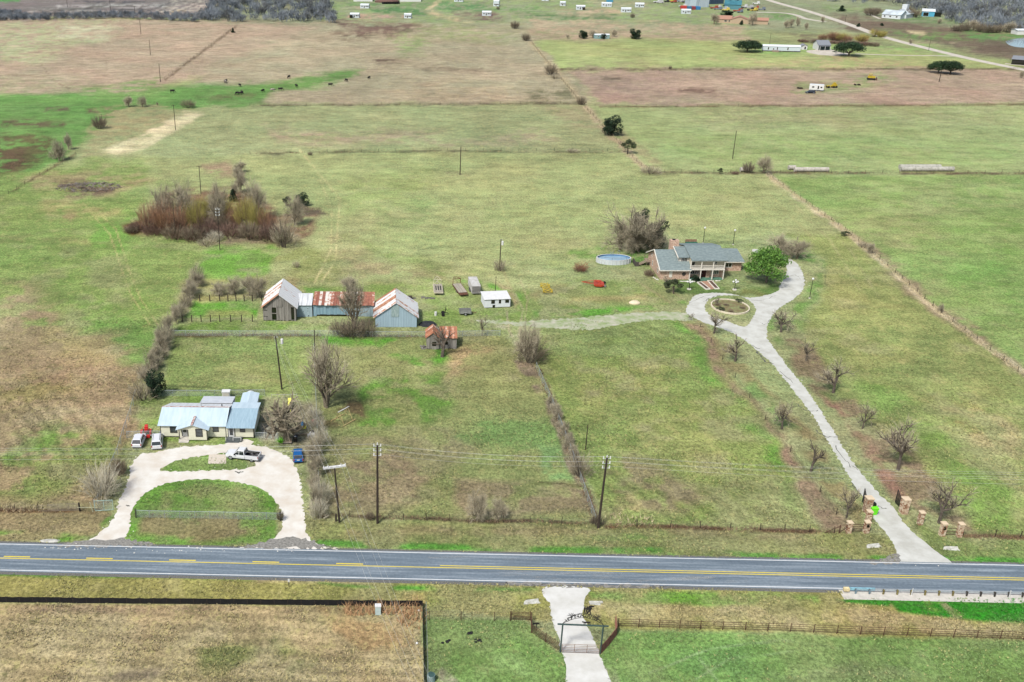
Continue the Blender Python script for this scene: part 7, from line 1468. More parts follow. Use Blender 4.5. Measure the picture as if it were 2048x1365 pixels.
for k in range(6): m.tube((rg.uniform(-.2,.2)+k*.1,-.2+k*.08,.15+.1*(k%2)),(3.0+k*.1,.6-k*.1,.15+.1*(k%2)),.12,.08,6)
solo('fallen_logs', m, BARKL, 'cut branches lying right of the yard tree trunk', 'logs', P(586,872))
t = thing('swing_frame', 'wooden swing frame with pale top bar right of the tall grey tree', 'swing frame', P(686,842), R(50)); a = 3.2; m = MB(); m.tube((-1.3,0,2.3),(1.7,0,2.3),.09); part(t, 'top_bar', m, M('pale_bar', C(214,214,206)))
for x in (-1,1.4): m = MB(); m.tube((x,0,2.3),(x,-1.1,0),.05); m.tube((x,0,2.3),(x,1.1,0),.05); m.tube((x,-.7,.8),(x,.7,.8),.04); part(t, 'side_frame', m, M('old_wood_light', C(180,160,110)))
m = MB(); m.box(-1.6,-1.6,0,1.8,-1.45,.18); m.box(-1.6,1.45,0,1.8,1.6,.18); part(t, 'base_timber', m, M('old_wood_light', C(180,160,110)))
# ------------------------------------------------------------------ far objects
t = thing('yellow_bulldozer', 'yellow bulldozer with dark tracks in the brown field', 'bulldozer', P(1742,160), R(-20)); m = MB(); m.box(-1.8,-.6,.9,1.8,.6,2.0); m.box(-1.4,-.7,2.0,.2,.7,2.2); part(t, 'body', m, YEL); m = MB(); m.box(-1.3,-.8,2.9,.3,.8,3.05); [m.box(x,y,2.2,x+.1,y+.1,2.9) for x in (-1.3,.2) for y in (-.75,.65)]; part(t, 'cab', m, YEL)
for s in (-1,1): m = MB(); m.loft([[(-2.2,s*1.0-.3,.5),(-1.8,s*1.0-.3,0),(1.8,s*1.0-.3,0),(2.2,s*1.0-.3,.5),(1.8,s*1.0-.3,1.0),(-1.8,s*1.0-.3,1.0)],[(-2.2,s*1.0+.3,.5),(-1.8,s*1.0+.3,0),(1.8,s*1.0+.3,0),(2.2,s*1.0+.3,.5),(1.8,s*1.0+.3,1.0),(-1.8,s*1.0+.3,1.0)]]); part(t, 'track', m, UNDER)
m = MB(); m.box(2.5,-1.8,.1,2.7,1.8,1.3); m.box(1.6,-1.2,.4,2.5,-1.0,.6); m.box(1.6,1.0,.4,2.5,1.2,.6); part(t, 'blade', m, RSTM)
t = thing('yellow_grader', 'low yellow farm scraper left of the bulldozer', 'farm machine', P(1664,176), R(8)); m = MB(); m.box(-3,-.4,.8,0,.4,1.2); m.box(0,-.8,.7,2.2,.8,1.8); m.box(.6,-.6,1.8,1.6,.6,2.6); part(t, 'body', m, YEL)
for x in (-2.4,.4,1.8):
    for s in (-1,1): m = MB(); m.tube((x,s*.9-.2,.55),(x,s*.9+.2,.55),.55,.55,12); part(t, 'wheel', m, BLACKR)
t = thing('old_rv', 'white weathered camper trailer in the brown field', 'camper', P(1632,182), R(-22)); m = MB(); m.box(-3.4,-1.3,.6,3.4,1.3,3.1); part(t, 'body', m, W_); m = MB(); m.box(-3.2,-1.2,3.1,3.2,1.2,3.2); part(t, 'roof', m, MRF); win(t, -2.2, 1.6, 1.2, .8, -1.3, None, W_, GLD, .08, (0,0)); win(t, .4, 1.0, .8, 1.7, -1.3, None, W_, GLD, .08, (0,0)); win(t, 1.7, 1.6, 1.0, .8, -1.3, None, W_, GLD, .08, (0,0))
for s in (-1,1): wheel(t, .3, s*1.2, .4, .25)
car('black_car', 'black car parked in front of the white camper', 'car', P(1620,187), R(172), M('black_car_paint', C(36,40,48), rough=.25), 4.8, 1.85, 1.5, 'hatch')
for i, (x, y, lab) in enumerate([(1599,178,'dark scrap heap left of the white camper'),(1714,171,'small dark stump in the field below the bulldozer'),(1560,104,'junk heap in front of the long mobile home'),(1666,102,'')]):
    if lab:
        m = MB(); rgx = random.Random(i)
        for k in range(9): m.cbox(rgx.uniform(-1.5,1.5)*(1 if i != 2 else 2), rgx.uniform(-.6,.6), rgx.uniform(.2,.5), rgx.uniform(.4,1.0), rgx.uniform(.3,.8), rgx.uniform(.3,.8))
        solo('junk_heap', m, M('junk%d' % i, [C(70,54,44),C(60,44,36),C(150,150,140)][i], C(40,36,34), scale=1.5), lab, 'junk heap', P(x,y))
# debris heap in the left pasture
m = MB(); rgx = random.Random(12)
for k in range(300): a = rgx.uniform(0,6.28); r_ = math.sqrt(rgx.random()); q = Vector((math.cos(a)*r_*11, math.sin(a)*r_*6, 0)); m.tube(q+Vector((0,0,(1-r_)*1.1)), q+Vector((rgx.uniform(-1.5,1.5), rgx.uniform(-1.5,1.5), (1-r_)*1.2+.4)), .12, .05, 4)
solo('brush_pile', m, M('ashy_debris', C(160,152,142), C(104,92,82), scale=.6), 'ashy grey heap of branches in the left pasture', 'brush pile', P(178,376))
# round bales
BAL = M('grey_bale', C(206,200,188), C(170,164,152), scale=2, rough=.95, rnd=.08); BALW = M('white_wrapped_bale', C(198,196,184), C(150,147,134), scale=1.2, rough=.8, rnd=.05)
mbb = MB(); mbb.tube((-.74,0,.82),(.74,0,.82),.82,.82,18); bale_me = mbb.mesh('round_bale', BAL, False); mbb2 = MB(); mbb2.tube((-.74,0,.82),(.74,0,.82),.86,.86,18); bale_me2 = mbb2.mesh('round_bale', BALW)
def bale_row(x0, x1, y, me_, n, lab, grp):
    A_, B_ = P(x0,y), P(x1,y); d = B_-A_
    for k in range(n):
        pos = ORD[k]+' from the left'
        tag(link('round_bale', me_, None, A_+d*(k+.5)/n, math.atan2(d.y,d.x), (d.length/n/1.5,1,1)), lab+', '+pos, 'hay bale', grp)
bale_row(1588, 1656, 344, bale_me, 9, 'grey bale in the front row by the wind-bent tree', 'grey bales of the left front row'); bale_row(1576, 1590, 340, bale_me, 2, 'grey bale peeping out behind the left row', 'grey bales behind the left row')
bale_row(1800, 1906, 343, bale_me2, 14, 'pale bale of the right-hand front row', 'pale bales of the right front row'); bale_row(1798, 1880, 338.5, bale_me2, 11, 'pale bale of the right-hand rear row', 'pale bales of the right rear row'); bale_row(1480, 1496, 344, bale_me, 2, 'grey bale hidden by the wind-bent tree', 'grey bales under the wind-bent tree')
# cattle
def cow_mesh(mat, seed):
    m = MB(); rings = []
    for x, z, ry_, rz_ in [(-1.0,1.05,.12,.15),(-.9,1.05,.3,.32),(-.5,1.0,.36,.4),(0,.98,.4,.42),(.45,1.02,.36,.42),(.75,1.1,.26,.34),(1.0,1.12,.17,.22),(1.25,.95 if seed else .6,.14,.17),(1.4,.9 if seed else .35,.13,.15),(1.65,.75 if seed else .15,.08,.1)]:
        rings.append([(x, ry_*math.cos(2*math.pi*k/8), z+rz_*math.sin(2*math.pi*k/8)) for k in range(8)])
    m.loft(rings)
    for x in (-.75,.6):
        for s in (-1,1): m.tube((x,s*.22,.85),(x+(.05 if x<0 else 0),s*.22,.42),.13,.07,6); m.tube((x+(.05 if x<0 else 0),s*.22,.44),(x,s*.22,0),.06,.06,6)
    m.tube((-1.0,0,1.2),(-1.12,0,.5),.035,.02,4); hx = 1.32; hz = (.9 if seed else .35)+.14
    for s in (-1,1): m.tube((hx,s*.1,hz),(hx-.02,s*.28,hz+.02),.04,.02,4)
    return m.mesh('cow', mat, True)
BK = M('black_cow_hide', C(38,34,32), contrast=.2); cows = [cow_mesh(BK,0), cow_mesh(BK,1)]; cw = cow_mesh(M('white_face_cow', C(200,190,176), C(60,50,44), scale=1.5), 1)
for i, (x, y) in enumerate([(345,186),(480,174),(474,190),(480,190.5),(484,188),(526,185),(561,182),(593,175),(578,157),(545,184),(693,164),(738,159),(661,173),(451,167),(452,165.5)]):
    o = link('cow', cw if i in (9,13) else cows[i%2], None, P(x,y), (i*2.1) % 6.28, 1.15); near = ['standing alone left of the herd','at the left of the herd, uphill','in the left clump of the herd, lowest','in the left clump, left of two','in the left clump, right of two','right of the clump in the green draw','in the green draw, middle of the herd','in the green draw, right part of the herd','standing highest, on the dry pasture','lying pale in the green draw','at the right, on the dry tan pasture','rightmost of the herd on the tan pasture','between the draw and the tan pasture','pale-faced, high at the left','right beside the pale-faced one'][i]
    tag(o, ('pale brown cow ' if i in (9,13) else 'black cow ')+near, 'cow', 'cattle along the green draw')
for i, (x, y) in enumerate([(938,1267),(957,1282),(892,1284)]): 
    m = MB(); rgx = random.Random(i)
    for k in range(5): m.ell((rgx.uniform(-.5,.5), rgx.uniform(-.3,.3), .02), .25, .2, .12, 6, 3)
    solo('dung_pile', m, UNDER, ['dark clod left of its larger neighbour','dark clod nearest the drive','tiny dark clod farthest left'][i]+' on the lower green lawn', 'clod', P(x,y), 0, 'dark clods on the lower lawn')
# ------------------------------------------------------------------ poles and wires
def tr_can(par, z, s=1, side=1):
    m = MB(); m.tube((side*.42,-.1,z-.5*s),(side*.42,-.1,z+.45*s),.27*s,.27*s,12); m.ell((side*.42,-.1,z+.45*s),.27*s,.27*s,.12,12,4,0); o = part(par, 'transformer', m, W_); m2 = MB(); m2.tube((side*.42,-.1,z+.5*s),(side*.42,-.1,z+.8*s),.04,.04,6); part(o, 'bushing', m2, WIRE)
def pole(px, py, top, label, lean=(0,0), r=.16, arm=None, extra=None, group=None, name='utility_pole', cat='power pole'):
    H = HT(px, py, top); t = thing(name, label, cat, P(px,py), 0, group); m = MB(); m.tube((0,0,-.1),(lean[0]*H,lean[1]*H,H),r,r*.7,8); part(t, 'pole', m, POLEM); t['H'] = H; del t['H']
    tp = Vector((lean[0]*H,lean[1]*H,H))
    if extra == 'pins':
        for z in (.25, 1.05, 1.85):
            m = MB(); m.tube(tp+Vector((-.55,0,-z)), tp+Vector((.55,0,-z)), .05); part(t, 'bracket', m, GALV)
            for s in (-1,1): m = MB(); m.tube(tp+Vector((s*.5,0,-z)), tp+Vector((s*.5,0,-z+.4)), .11, .07, 8); part(t, 'insulator', m, W_)
        m = MB(); m.tube(tp, tp+Vector((0,0,.35)), .1, .07, 8); part(t, 'insulator', m, W_)
    if extra == 'can': tr_can(t, H-1.0); m = MB(); m.tube(tp-Vector((.3,0,.15)), tp+Vector((.5,0,-.15)), .05); part(t, 'bracket', m, GALV)
    if extra == 'arm':
        d = Vector(arm).normalized(); a, b = tp-d*1.75, tp+d*1.75; m = MB(); nn = Vector((-d.y,d.x,0))*.14; up = Vector((0,0,.3)); m.hexa([a-nn,b-nn,b+nn,a+nn,a-nn+up,b-nn+up,b+nn+up,a+nn+up]); part(t, 'crossarm', m, M('bleached_crossarm', C(226,226,224)))
        for s in (-1,-.6,.6,1): m = MB(); q = tp+d*1.65*s+Vector((0,0,.3)); m.tube(q, q+Vector((0,0,.25)), .09, .06, 8); part(t, 'insulator', m, W_)
    if extra == 'tarm': m = MB(); m.tube(tp+Vector((-.9,0,-.3)), tp+Vector((.9,0,-.3)), .07); part(t, 'crossarm', m, POLEM)
    return t, P(px,py)+tp
_, T1 = pole(755,1047,890, 'tall straight dark pole with stacked insulators in the middle of the front fence', r=.2, extra='pins')
_, T2 = pole(1196,1057,915, 'dark pole with stacked insulators by the foot of the slanting fence', lean=(.02,0), r=.2, extra='pins')
_, T3 = pole(679,1045,936, 'leaning pole with a broad white crossarm left of the tall pole', lean=(-.06,0), r=.17, arm=(1,.25,.0), extra='arm')
_, T4 = pole(564,779,673, 'black transformer pole in the back yard above the cream house', lean=(-.07,0), r=.17, extra='can')
_, T5 = pole(999,541,479, 'transformer pole with a shrub at its foot in the farm yard', r=.15, extra='can')
_, T6 = pole(990,598,553, 'thin pole right behind the white hut', r=.09, name='service_pole')
_, T7 = pole(920,350,294, 'lone dark pole in the middle pasture', r=.17, extra=None)
_, T8 = pole(402,388,332, 'pole with a small crossarm behind the pond thicket', r=.13, extra='tarm')
_, T9 = pole(440,500,418, 'pole rising in front of the pond thicket', r=.12, extra='pins')
_, Ta = pole(351,260,210, 'pole beside the pale sandy patch', r=.15, extra='tarm')
_, Tb = pole(321,164,128, 'pole at the lower end of the left diagonal fence', r=.16); _, Tc = pole(301,110,80, 'pole in the middle of the pink pasture', r=.17); _, Td = pole(282,69,41, 'uppermost pole in the pink pasture', r=.18)
_, Te = pole(1465,318,262, 'tall grey pole above the wind-bent tree', r=.15); _, Tf = pole(1878,164,141, 'black pole in front of the two live oaks', lean=(.02,0), r=.22)
pole(222,29,0, 'far pole on the dug-over ground, left one', r=.2); pole(135,15,-4, 'far pole at the left of the dug-over ground', r=.2); pole(270,28,12, 'far pole just left of the grey wood', r=.2)
pole(1171,900,850, 'thin green-grey post in the slanting fence', r=.1, name='fence_post'); pole(609,725,672, 'weathered post behind the tall grey tree', r=.12) if False else pole(630,705,660, 'weathered post above the tall grey tree', r=.12, name='service_pole')
pole(352,480,400, 'thin pole at the left end of the pond thicket', r=.08, name='service_pole'); pole(1556,116,70,'',r=.1) if False else None
pole(1857,102,76, 'faint pole by the marsh beyond the live oaks', r=.12); pole(1690,45,30, 'pole beside the county road', r=.14); pole(1538,95,66, 'thin white pole behind the long mobile home', r=.1, name='service_pole')
# low stub beside the crossarm pole
m = MB(); m.tube((0,0,0),(0,0,1.3),.16,.15,8); solo('post_stub', m, WOODP, 'short stub post at the foot of the leaning crossarm pole', 'post', P(672,1043))
def wire(a, b, sag, name, label, r=.010, grp=None, n=14):
    pts = []
    for k in range(n+1): t = k/n; p = a.lerp(b, t); p.z -= sag*4*t*(1-t); pts.append(p)
    m = MB(); m.path(pts, r, 3); return solo(name, m, M('pale_conductor', C(214,214,206)), label, 'power line', group=grp)
for i, z in enumerate((-.25,-1.05,-1.85)):
    w3 = ['top','middle','lowest'][i]
    for j, s in enumerate((-.5,.5)):
        if i == 2 and j: continue
        o = Vector((s,0,z+.4)); nf = ['near','far'][j]
        wire(T1+o, T2+o, .8, 'power_line', '%s %s wire strung between the two insulator poles' % (w3, nf), grp='wires of the roadside power line'); wire(P(-500,893,T1.z)+Vector((0,s,z+.4)), T1+o, .8, 'power_line', '%s %s wire running left from the tall straight pole' % (w3, nf), grp='wires of the roadside power line'); wire(T2+o, P(2600,950,T2.z)+Vector((0,s,z+.4)), 1.2, 'power_line', '%s %s wire running right from the pole by the slanting fence' % (w3, nf), grp='wires of the roadside power line')
dA = Vector((1,.25,0)).normalized()
for i, s in enumerate((-1,-.6,.6,1)):
    q = T3+dA*1.65*s+Vector((0,0,.5)); nm = ['leftmost','second','third','rightmost'][i]
    wire(q, P(850+i*14,1430,9), 1.2, 'power_line', '%s of the four thin wires crossing the highway' % nm, .011, 'wires crossing the highway'); wire(T4+Vector((s*.4,0,-.1)), q, .9, 'power_line', '%s of the four wires from the crossarm to the back yard pole' % nm, .011, 'wires over the cream house yard')
# ------------------------------------------------------------------ lamps
def lamp(px, py, top, label, globes=1, grp=None):
    H = HT(px,py,top); t = thing('lamp_post', label, 'lamp post', P(px,py), 0, grp); m = MB(); m.tube((0,0,0),(0,0,H-.3),.09,.06,8); part(t, 'post', m, BLACKP); m = MB(); m.tube((0,0,-.02),(0,0,.18),.55 if globes > 1 else .25,.5 if globes > 1 else .2,12); part(t, 'base', m, CONC)
    if globes == 1: m = MB(); m.ell((0,0,H-.15),.28,.28,.28,10,7); part(t, 'globe', m, W_)
    else:
        m = MB(); m.tube((-.55,0,H-.75),(.55,0,H-.75),.05); m.tube((0,-.45,H-.75),(0,.45,H-.75),.05); part(t, 'arm', m, BLACKP)
        for x, y, z in ((-.55,0,-.5),(.55,0,-.5),(0,-.45,-.5),(0,0,-.12)): m = MB(); m.ell((x,y,H+z),.25,.25,.25,10,7); part(t, 'globe', m, W_)
lamp(1378,579,560, 'black lamp post with white globes left of the brick path', 4, 'globe lamp posts before the brick house'); lamp(1469,580,560, 'black lamp post with white globes right of the brick path', 4, 'globe lamp posts before the brick house')
lamp(1406,487,455, 'tall single-globe lamp behind the brick house'); lamp(1466,490,460, 'second single-globe lamp behind the brick house, near the drive'); lamp(1619,597,557, 'thin single-globe lamp on the grass right of the drive bend')
# ------------------------------------------------------------------ fences
POSTS = {}
def post_mesh(h, r, mat, sq=False):
    k = (round(h,2), r, mat.name, sq)
    if k not in POSTS:
        m = MB()
        if sq: m.box(-r,-r,-.05,r,r,h)
        else: m.tube((0,0,-.05),(0,0,h),r,r*.9,5)
        POSTS[k] = m.mesh('post', mat)
    return POSTS[k]
LINK = None
def link_mat():
    m = bpy.data.materials.new('chain_link'); m.use_nodes = True; n = m.node_tree.nodes; l = m.node_tree.links; b = n['Principled BSDF']; b.inputs['Base Color'].default_value = C(190,200,196); b.inputs['Roughness'].default_value = .5
    tc = n.new('ShaderNodeTexCoord'); outs = []
    for s in (1,-1):
        d = n.new('ShaderNodeVectorMath'); d.operation = 'DOT_PRODUCT'; d.inputs[1].default_value = (1,0,s); l.new(tc.outputs['Object'], d.inputs[0])
        k = n.new('ShaderNodeMath'); k.operation = 'MULTIPLY'; k.inputs[1].default_value = 1/.09; l.new(d.outputs['Value'], k.inputs[0]); f = n.new('ShaderNodeMath'); f.operation = 'FRACT'; l.new(k.outputs[0], f.inputs[0]); g = n.new('ShaderNodeMath'); g.operation = 'LESS_THAN'; g.inputs[1].default_value = .10; l.new(f.outputs[0], g.inputs[0]); outs.append(g.outputs[0])
    mx = n.new('ShaderNodeMath'); mx.operation = 'MAXIMUM'; l.new(outs[0], mx.inputs[0]); l.new(outs[1], mx.inputs[1]); l.new(mx.outputs[0], b.inputs['Alpha']); return m
LINK = link_mat()
def fence(name, label, pts, h=1.2, sp=4.0, pr=.06, strands=4, pmat=WOODP, wmat=BARBW, rails=0, rmat=None, mesh=False, jit=.08, toprail=False, cat='fence', rr=.04, group=None, world=None, sq=False):
    q = [P(*p) for p in pts] if world is None else world
    t = thing(name, label, cat, q[0], 0, group); rg = random.Random(int(pts[0][0]+pts[0][1]) if pts else 1); A_ = q[0]; posts = []
    for i, (a, b) in enumerate(zip(q[:-1], q[1:])):
        n = max(1, round((b-a).length/sp))
        for k in range(n+(1 if i == len(q)-2 else 0)): posts.append((a.lerp(b, k/n), math.atan2((b-a).y, (b-a).x)))
    me_ = post_mesh(h+.08, pr, pmat, sq)
    for p, a in posts:
        o = link('post', me_, t, p-A_, a); o.rotation_euler = (rg.uniform(-jit,jit), rg.uniform(-jit,jit), a)
    for s in range(strands):
        z = h*(s+1)/strands-.05; m = MB(); m.path([p-A_+Vector((0,0,z+rg.uniform(-.02,.02))) for p, _ in posts], .014 if not rails else .02, 3); part(t, 'wire', m, wmat)
    for s in range(rails):
        z = h*(s+.9)/rails-.05
        for (p0, _), (p1, _) in zip(posts[:-1], posts[1:]): m = MB(); m.tube(p0-A_+Vector((0,0,z)), p1-A_+Vector((0,0,z)), rr, rr, 5, False); part(t, 'rail', m, rmat or pmat)
    if toprail: m = MB(); m.path([p-A_+Vector((0,0,h)) for p, _ in posts], .035, 5); part(t, 'top_rail', m, GALV)
    if mesh:
        for (a, b) in zip(q[:-1], q[1:]):
            d = b-a; m = MB(); L_ = d.length; m.add([(0,0,.03),(L_,0,.03),(L_,0,h),(0,0,h)], [(0,1,2,3)]); part(t, 'chain_link_mesh', m, LINK, loc=a-A_, rz=math.atan2(d.y,d.x))
    return t
fence('wire_fence', 'long boundary fence slanting down the right side of the pastures', [(1535,350),(1600,397),(1690,461),(1790,546),(1882,627),(2130,816)], 1.1, 5)
fence('wire_fence', 'upper slanting fence running from the hay field to the bale corner', [(1062,85),(1100,132),(1160,205),(1192,240),(1240,290),(1292,342)], 1.3, 7)
fence('wire_fence', 'far cross fence below the cattle', [(500,212),(800,210),(1160,207)], 1.2, 9); fence('wire_fence', 'far cross fence under the brown field', [(1190,214),(1600,214),(2140,209)], 1.2, 10)
fence('wire_fence', 'middle cross fence across the pasture', [(500,308),(620,306),(860,303),(1250,303)], 1.2, 7); fence('wire_fence', 'cross fence along the bale rows', [(1296,345),(1560,347),(2140,348)], 1.2, 6)
fence('wire_fence', 'fence between the green hay field and the brown field', [(1122,140),(1400,138),(1700,138),(2100,139)], 1.2, 10); fence('wire_fence', 'left diagonal fence between the two upper pastures', [(474,52),(400,106),(320,165)], 1.3, 10)
fence('wire_fence', 'fence along the left bank of the draw', [(152,312),(80,352),(0,398)], 1.2, 6)
fence('front_wire_fence', 'front wire fence of the grassy lot beside the gravel loop', [(640,1030),(760,1040),(900,1042),(1060,1046),(1186,1049)], 1.2, 4, .05)
fence('front_wire_fence', 'front wire fence of the lot beside the long concrete drive', [(1206,1052),(1340,1055),(1520,1061),(1668,1067)], 1.2, 4.2, .06); fence('front_wire_fence', 'front wire fence right of the stone pillars', [(1926,1071),(1990,1074),(2140,1080)], 1.2, 4.2, .07)
fence('front_wire_fence', 'short wire fence at the left edge above the verge', [(-60,1022),(30,1022),(76,1021)], 1.1, 4, .06); fence('lot_fence', 'inner fence along the brown strip left of the drive', [(1400,655),(1470,756),(1530,840),(1580,905),(1640,985),(1672,1030)], 1.1, 9, .06, 2)
CLP = dict(pmat=GALV, wmat=WIRE, strands=0, mesh=True, toprail=True, jit=.01)
fence('chain_link_fence', 'chain-link fence down the left side of the cream house yard', [(272,794),(262,830),(248,870),(236,910),(214,960),(196,1010)], 1.5, 3, .045, **CLP)
fence('chain_link_fence', 'short chain-link fence from the side line to the cream house corner', [(254,877),(318,876)], 1.4, 2.5, .045, **CLP)
fence('chain_link_fence', 'back yard chain-link fence behind the cream house', [(318,793),(430,793),(530,792)], 1.3, 3, .045, **CLP)
fence('chain_link_fence', 'low chain-link fence across the grass inside the gravel loop', [(274,1035),(300,1036),(420,1038),(562,1041)], 1.3, 2.2, .045, **CLP)
fence('chain_link_fence', 'slanting chain-link fence between the two front lots', [(1072,738),(1104,812),(1140,905),(1168,985),(1190,1048)], 1.5, 3, .045, **CLP)
fence('chain_link_fence', 'chain-link fence between side yard and grassy lot', [(628,700),(632,800),(636,900),(638,1032)], 1.5, 3, .045, **CLP)
fence('chain_link_fence', 'chain-link fence below the barns', [(345,672),(480,673),(640,673),(850,675),(1000,672)], 1.3, 3, .045, **CLP)
fence('chain_link_fence', 'short chain-link side fence of the yard by the bench', [(512,877),(545,878),(556,880)], 1.2, 2.5, .045, **CLP)
fence('corral_fence', 'rear post-and-wire corral fence left of the board barn', [(400,603),(440,603),(505,603),(524,603)], 1.6, 2.1, .14, 2, jit=.03); fence('corral_fence', 'front post-and-wire corral fence left of the board barn', [(365,644),(440,644),(505,644)], 1.6, 2.4, .12, 2, jit=.03)
fence('white_garden_fence', 'low pale fence stretch in the back of the side yard', [(543,797),(594,797)], .9, 1.2, .04, 0, M('pale_picket', C(190,188,176)), None, 1, M('pale_picket', C(190,188,176)), jit=0)
PIPE = dict(pmat=RUSTP, rmat=RUSTP, jit=.0)
fence('pipe_fence', 'long rusty pipe rail fence below the highway on the right', [(1236,1254),(1400,1259),(1580,1264),(1720,1270),(1860,1274),(2140,1284)], 1.35, 3.05, .055, 0, rails=4, rr=.03, **PIPE)
fence('pipe_fence', 'short pipe rail panel left of the ranch gate', [(1022,1241),(1060,1241)], 1.4, 2.9, .06, 0, rails=6, rr=.035, **PIPE); fence('pipe_fence', 'pipe rail wing fence slanting down to the left gate post', [(1062,1243),(1062.5,1266),(1091,1285),(1121,1305)], 1.4, 2.6, .06, 0, rails=6, rr=.035, **PIPE)
fence('pipe_fence', 'pipe rail wing fence slanting up from the right gate post', [(1201,1309),(1218,1290),(1233,1270),(1230,1247)], 1.4, 2.4, .06, 0, rails=12, rr=.045, pmat=RUSTP, rmat=M('brick_red_pipe', C(150,104,84)), jit=0)
fence('wire_fence', 'thin post fence left of the pipe panel below the highway', [(858,1241),(922,1242),(988,1243),(1020,1242)], 1.5, 3.4, .05, 4, RUSTP, BARBW, jit=.02)
fence('wire_fence', 'thin pale fence running down beside the black silt fence', [(852,1222),(854,1290),(857,1400)], 1.4, 5, .05, 3, GALV, WIRE, jit=.0)
# black silt fence
t = thing('silt_fence', 'black fabric silt fence around the dry field corner', 'silt fence', P(845,1213)); A_ = P(845,1213); rgx = random.Random(2); SILT = M('black_fabric', C(22,22,24), contrast=.4, scale=2)
for a, b in ((P(-120,1204),P(845,1213)),(P(845,1213),P(849,1420))):
    n = int((b-a).length/1.8)
    for k in range(n):
        p0, p1 = a.lerp(b, k/n)-A_, a.lerp(b, (k+1)/n)-A_; d = (p1-p0).normalized(); nn = Vector((-d.y,d.x,0)); s0, s1 = nn*.0, nn*.0; h0, h1 = .95, .95; md = (p0+p1)/2+nn*rgx.uniform(-.06,.06); hm = .86+rgx.uniform(0,.06)
        m = MB(); th = nn*.02
        m.hexa([p0-th, md-th, md+th, p0+th, p0-th+Vector((0,0,h0)), md-th+Vector((0,0,hm)), md+th+Vector((0,0,hm)), p0+th+Vector((0,0,h0))]); m.hexa([md-th, p1-th, p1+th, md+th, md-th+Vector((0,0,hm)), p1-th+Vector((0,0,h1)), p1+th+Vector((0,0,h1)), md+th+Vector((0,0,hm))]); part(t, 'fabric_panel', m, SILT)
        link('stake', post_mesh(1.0,.03,WOODP,True), t, p0)
# gates at the left of the gravel loop
def tube_gate(name, label, a, b, h, n, r, mat, braces=2, mesh=False, z0=.15):
    A_, rz_, L_ = frame_of(a, b); t = thing(name, label, 'gate', A_, rz_)
    for k in range(n): m = MB(); z = z0+(h-z0)*k/(n-1); m.tube((0,0,z),(L_,0,z),r); part(t, 'rail', m, mat)
    for k in range(braces+2): m = MB(); x = L_*k/(braces+1); m.tube((x,0,z0-.02),(x,0,h+.02),r*1.1); part(t, 'upright', m, mat)
    if mesh: m = MB(); m.add([(0,0,z0),(L_,0,z0),(L_,0,h),(0,0,h)], [(0,1,2,3)]); part(t, 'chain_link_mesh', m, LINK)
    return t
GRYP = M('grey_gate_pipe', C(150,138,120), contrast=.15); tube_gate('farm_gate', 'long grey tube farm gate beside the spiky bush, above the left verge', (97,1024), (158,1022), 1.35, 6, .035, GRYP, 2); tube_gate('farm_gate', 'small tube gate panel at the left end of the long farm gate', (77,1024), (95,1024), 1.1, 3, .03, GRYP, 0)
m = MB(); m.tube((0,0,0),(0,0,1.6),.13,.12,8); solo('gate_post', m, BLACKP, 'black gate post at the right end of the long farm gate', 'post', P(160,1023)); m = MB(); m.tube((0,0,0),(-.3,0,1.8),.07,.06,6); m.tube((-2.4,0,.8),(.8,0,.8),.04); solo('gate_post', m, M('pale_post', C(190,190,160)), 'pale thin leaning post left of the chain-link gate', 'post', P(186,1024))
tube_gate('chain_link_gate', 'pale green chain-link gate left of the gravel loop entrance', (191,1023), (227,1021), 1.9, 2, .045, M('green_galv', C(170,196,184)), 1, True, .1)
m = MB(); m.tube((0,0,0),(0,0,2.0),.06); m.tube((0,0,1.9),(.1,5.5,.6),.035); solo('gate_brace', m, GALV, 'slanting galvanised brace pole under the spiky bush', 'post', P(190,1021))
for x, y, lab in ((272,1036,'dark grey gate post at the left end of the loop fence'),(561,1042,'dark gate post at the right end of the loop fence')): m = MB(); m.tube((0,0,0),(0,0,1.7),.09); solo('gate_post', m, DARKT, lab, 'post', P(x,y))
plant('dark0', 561, 1041, 26, 'small dark weed clump on the right post of the loop fence', 'bush', 'shrub', None, 12)
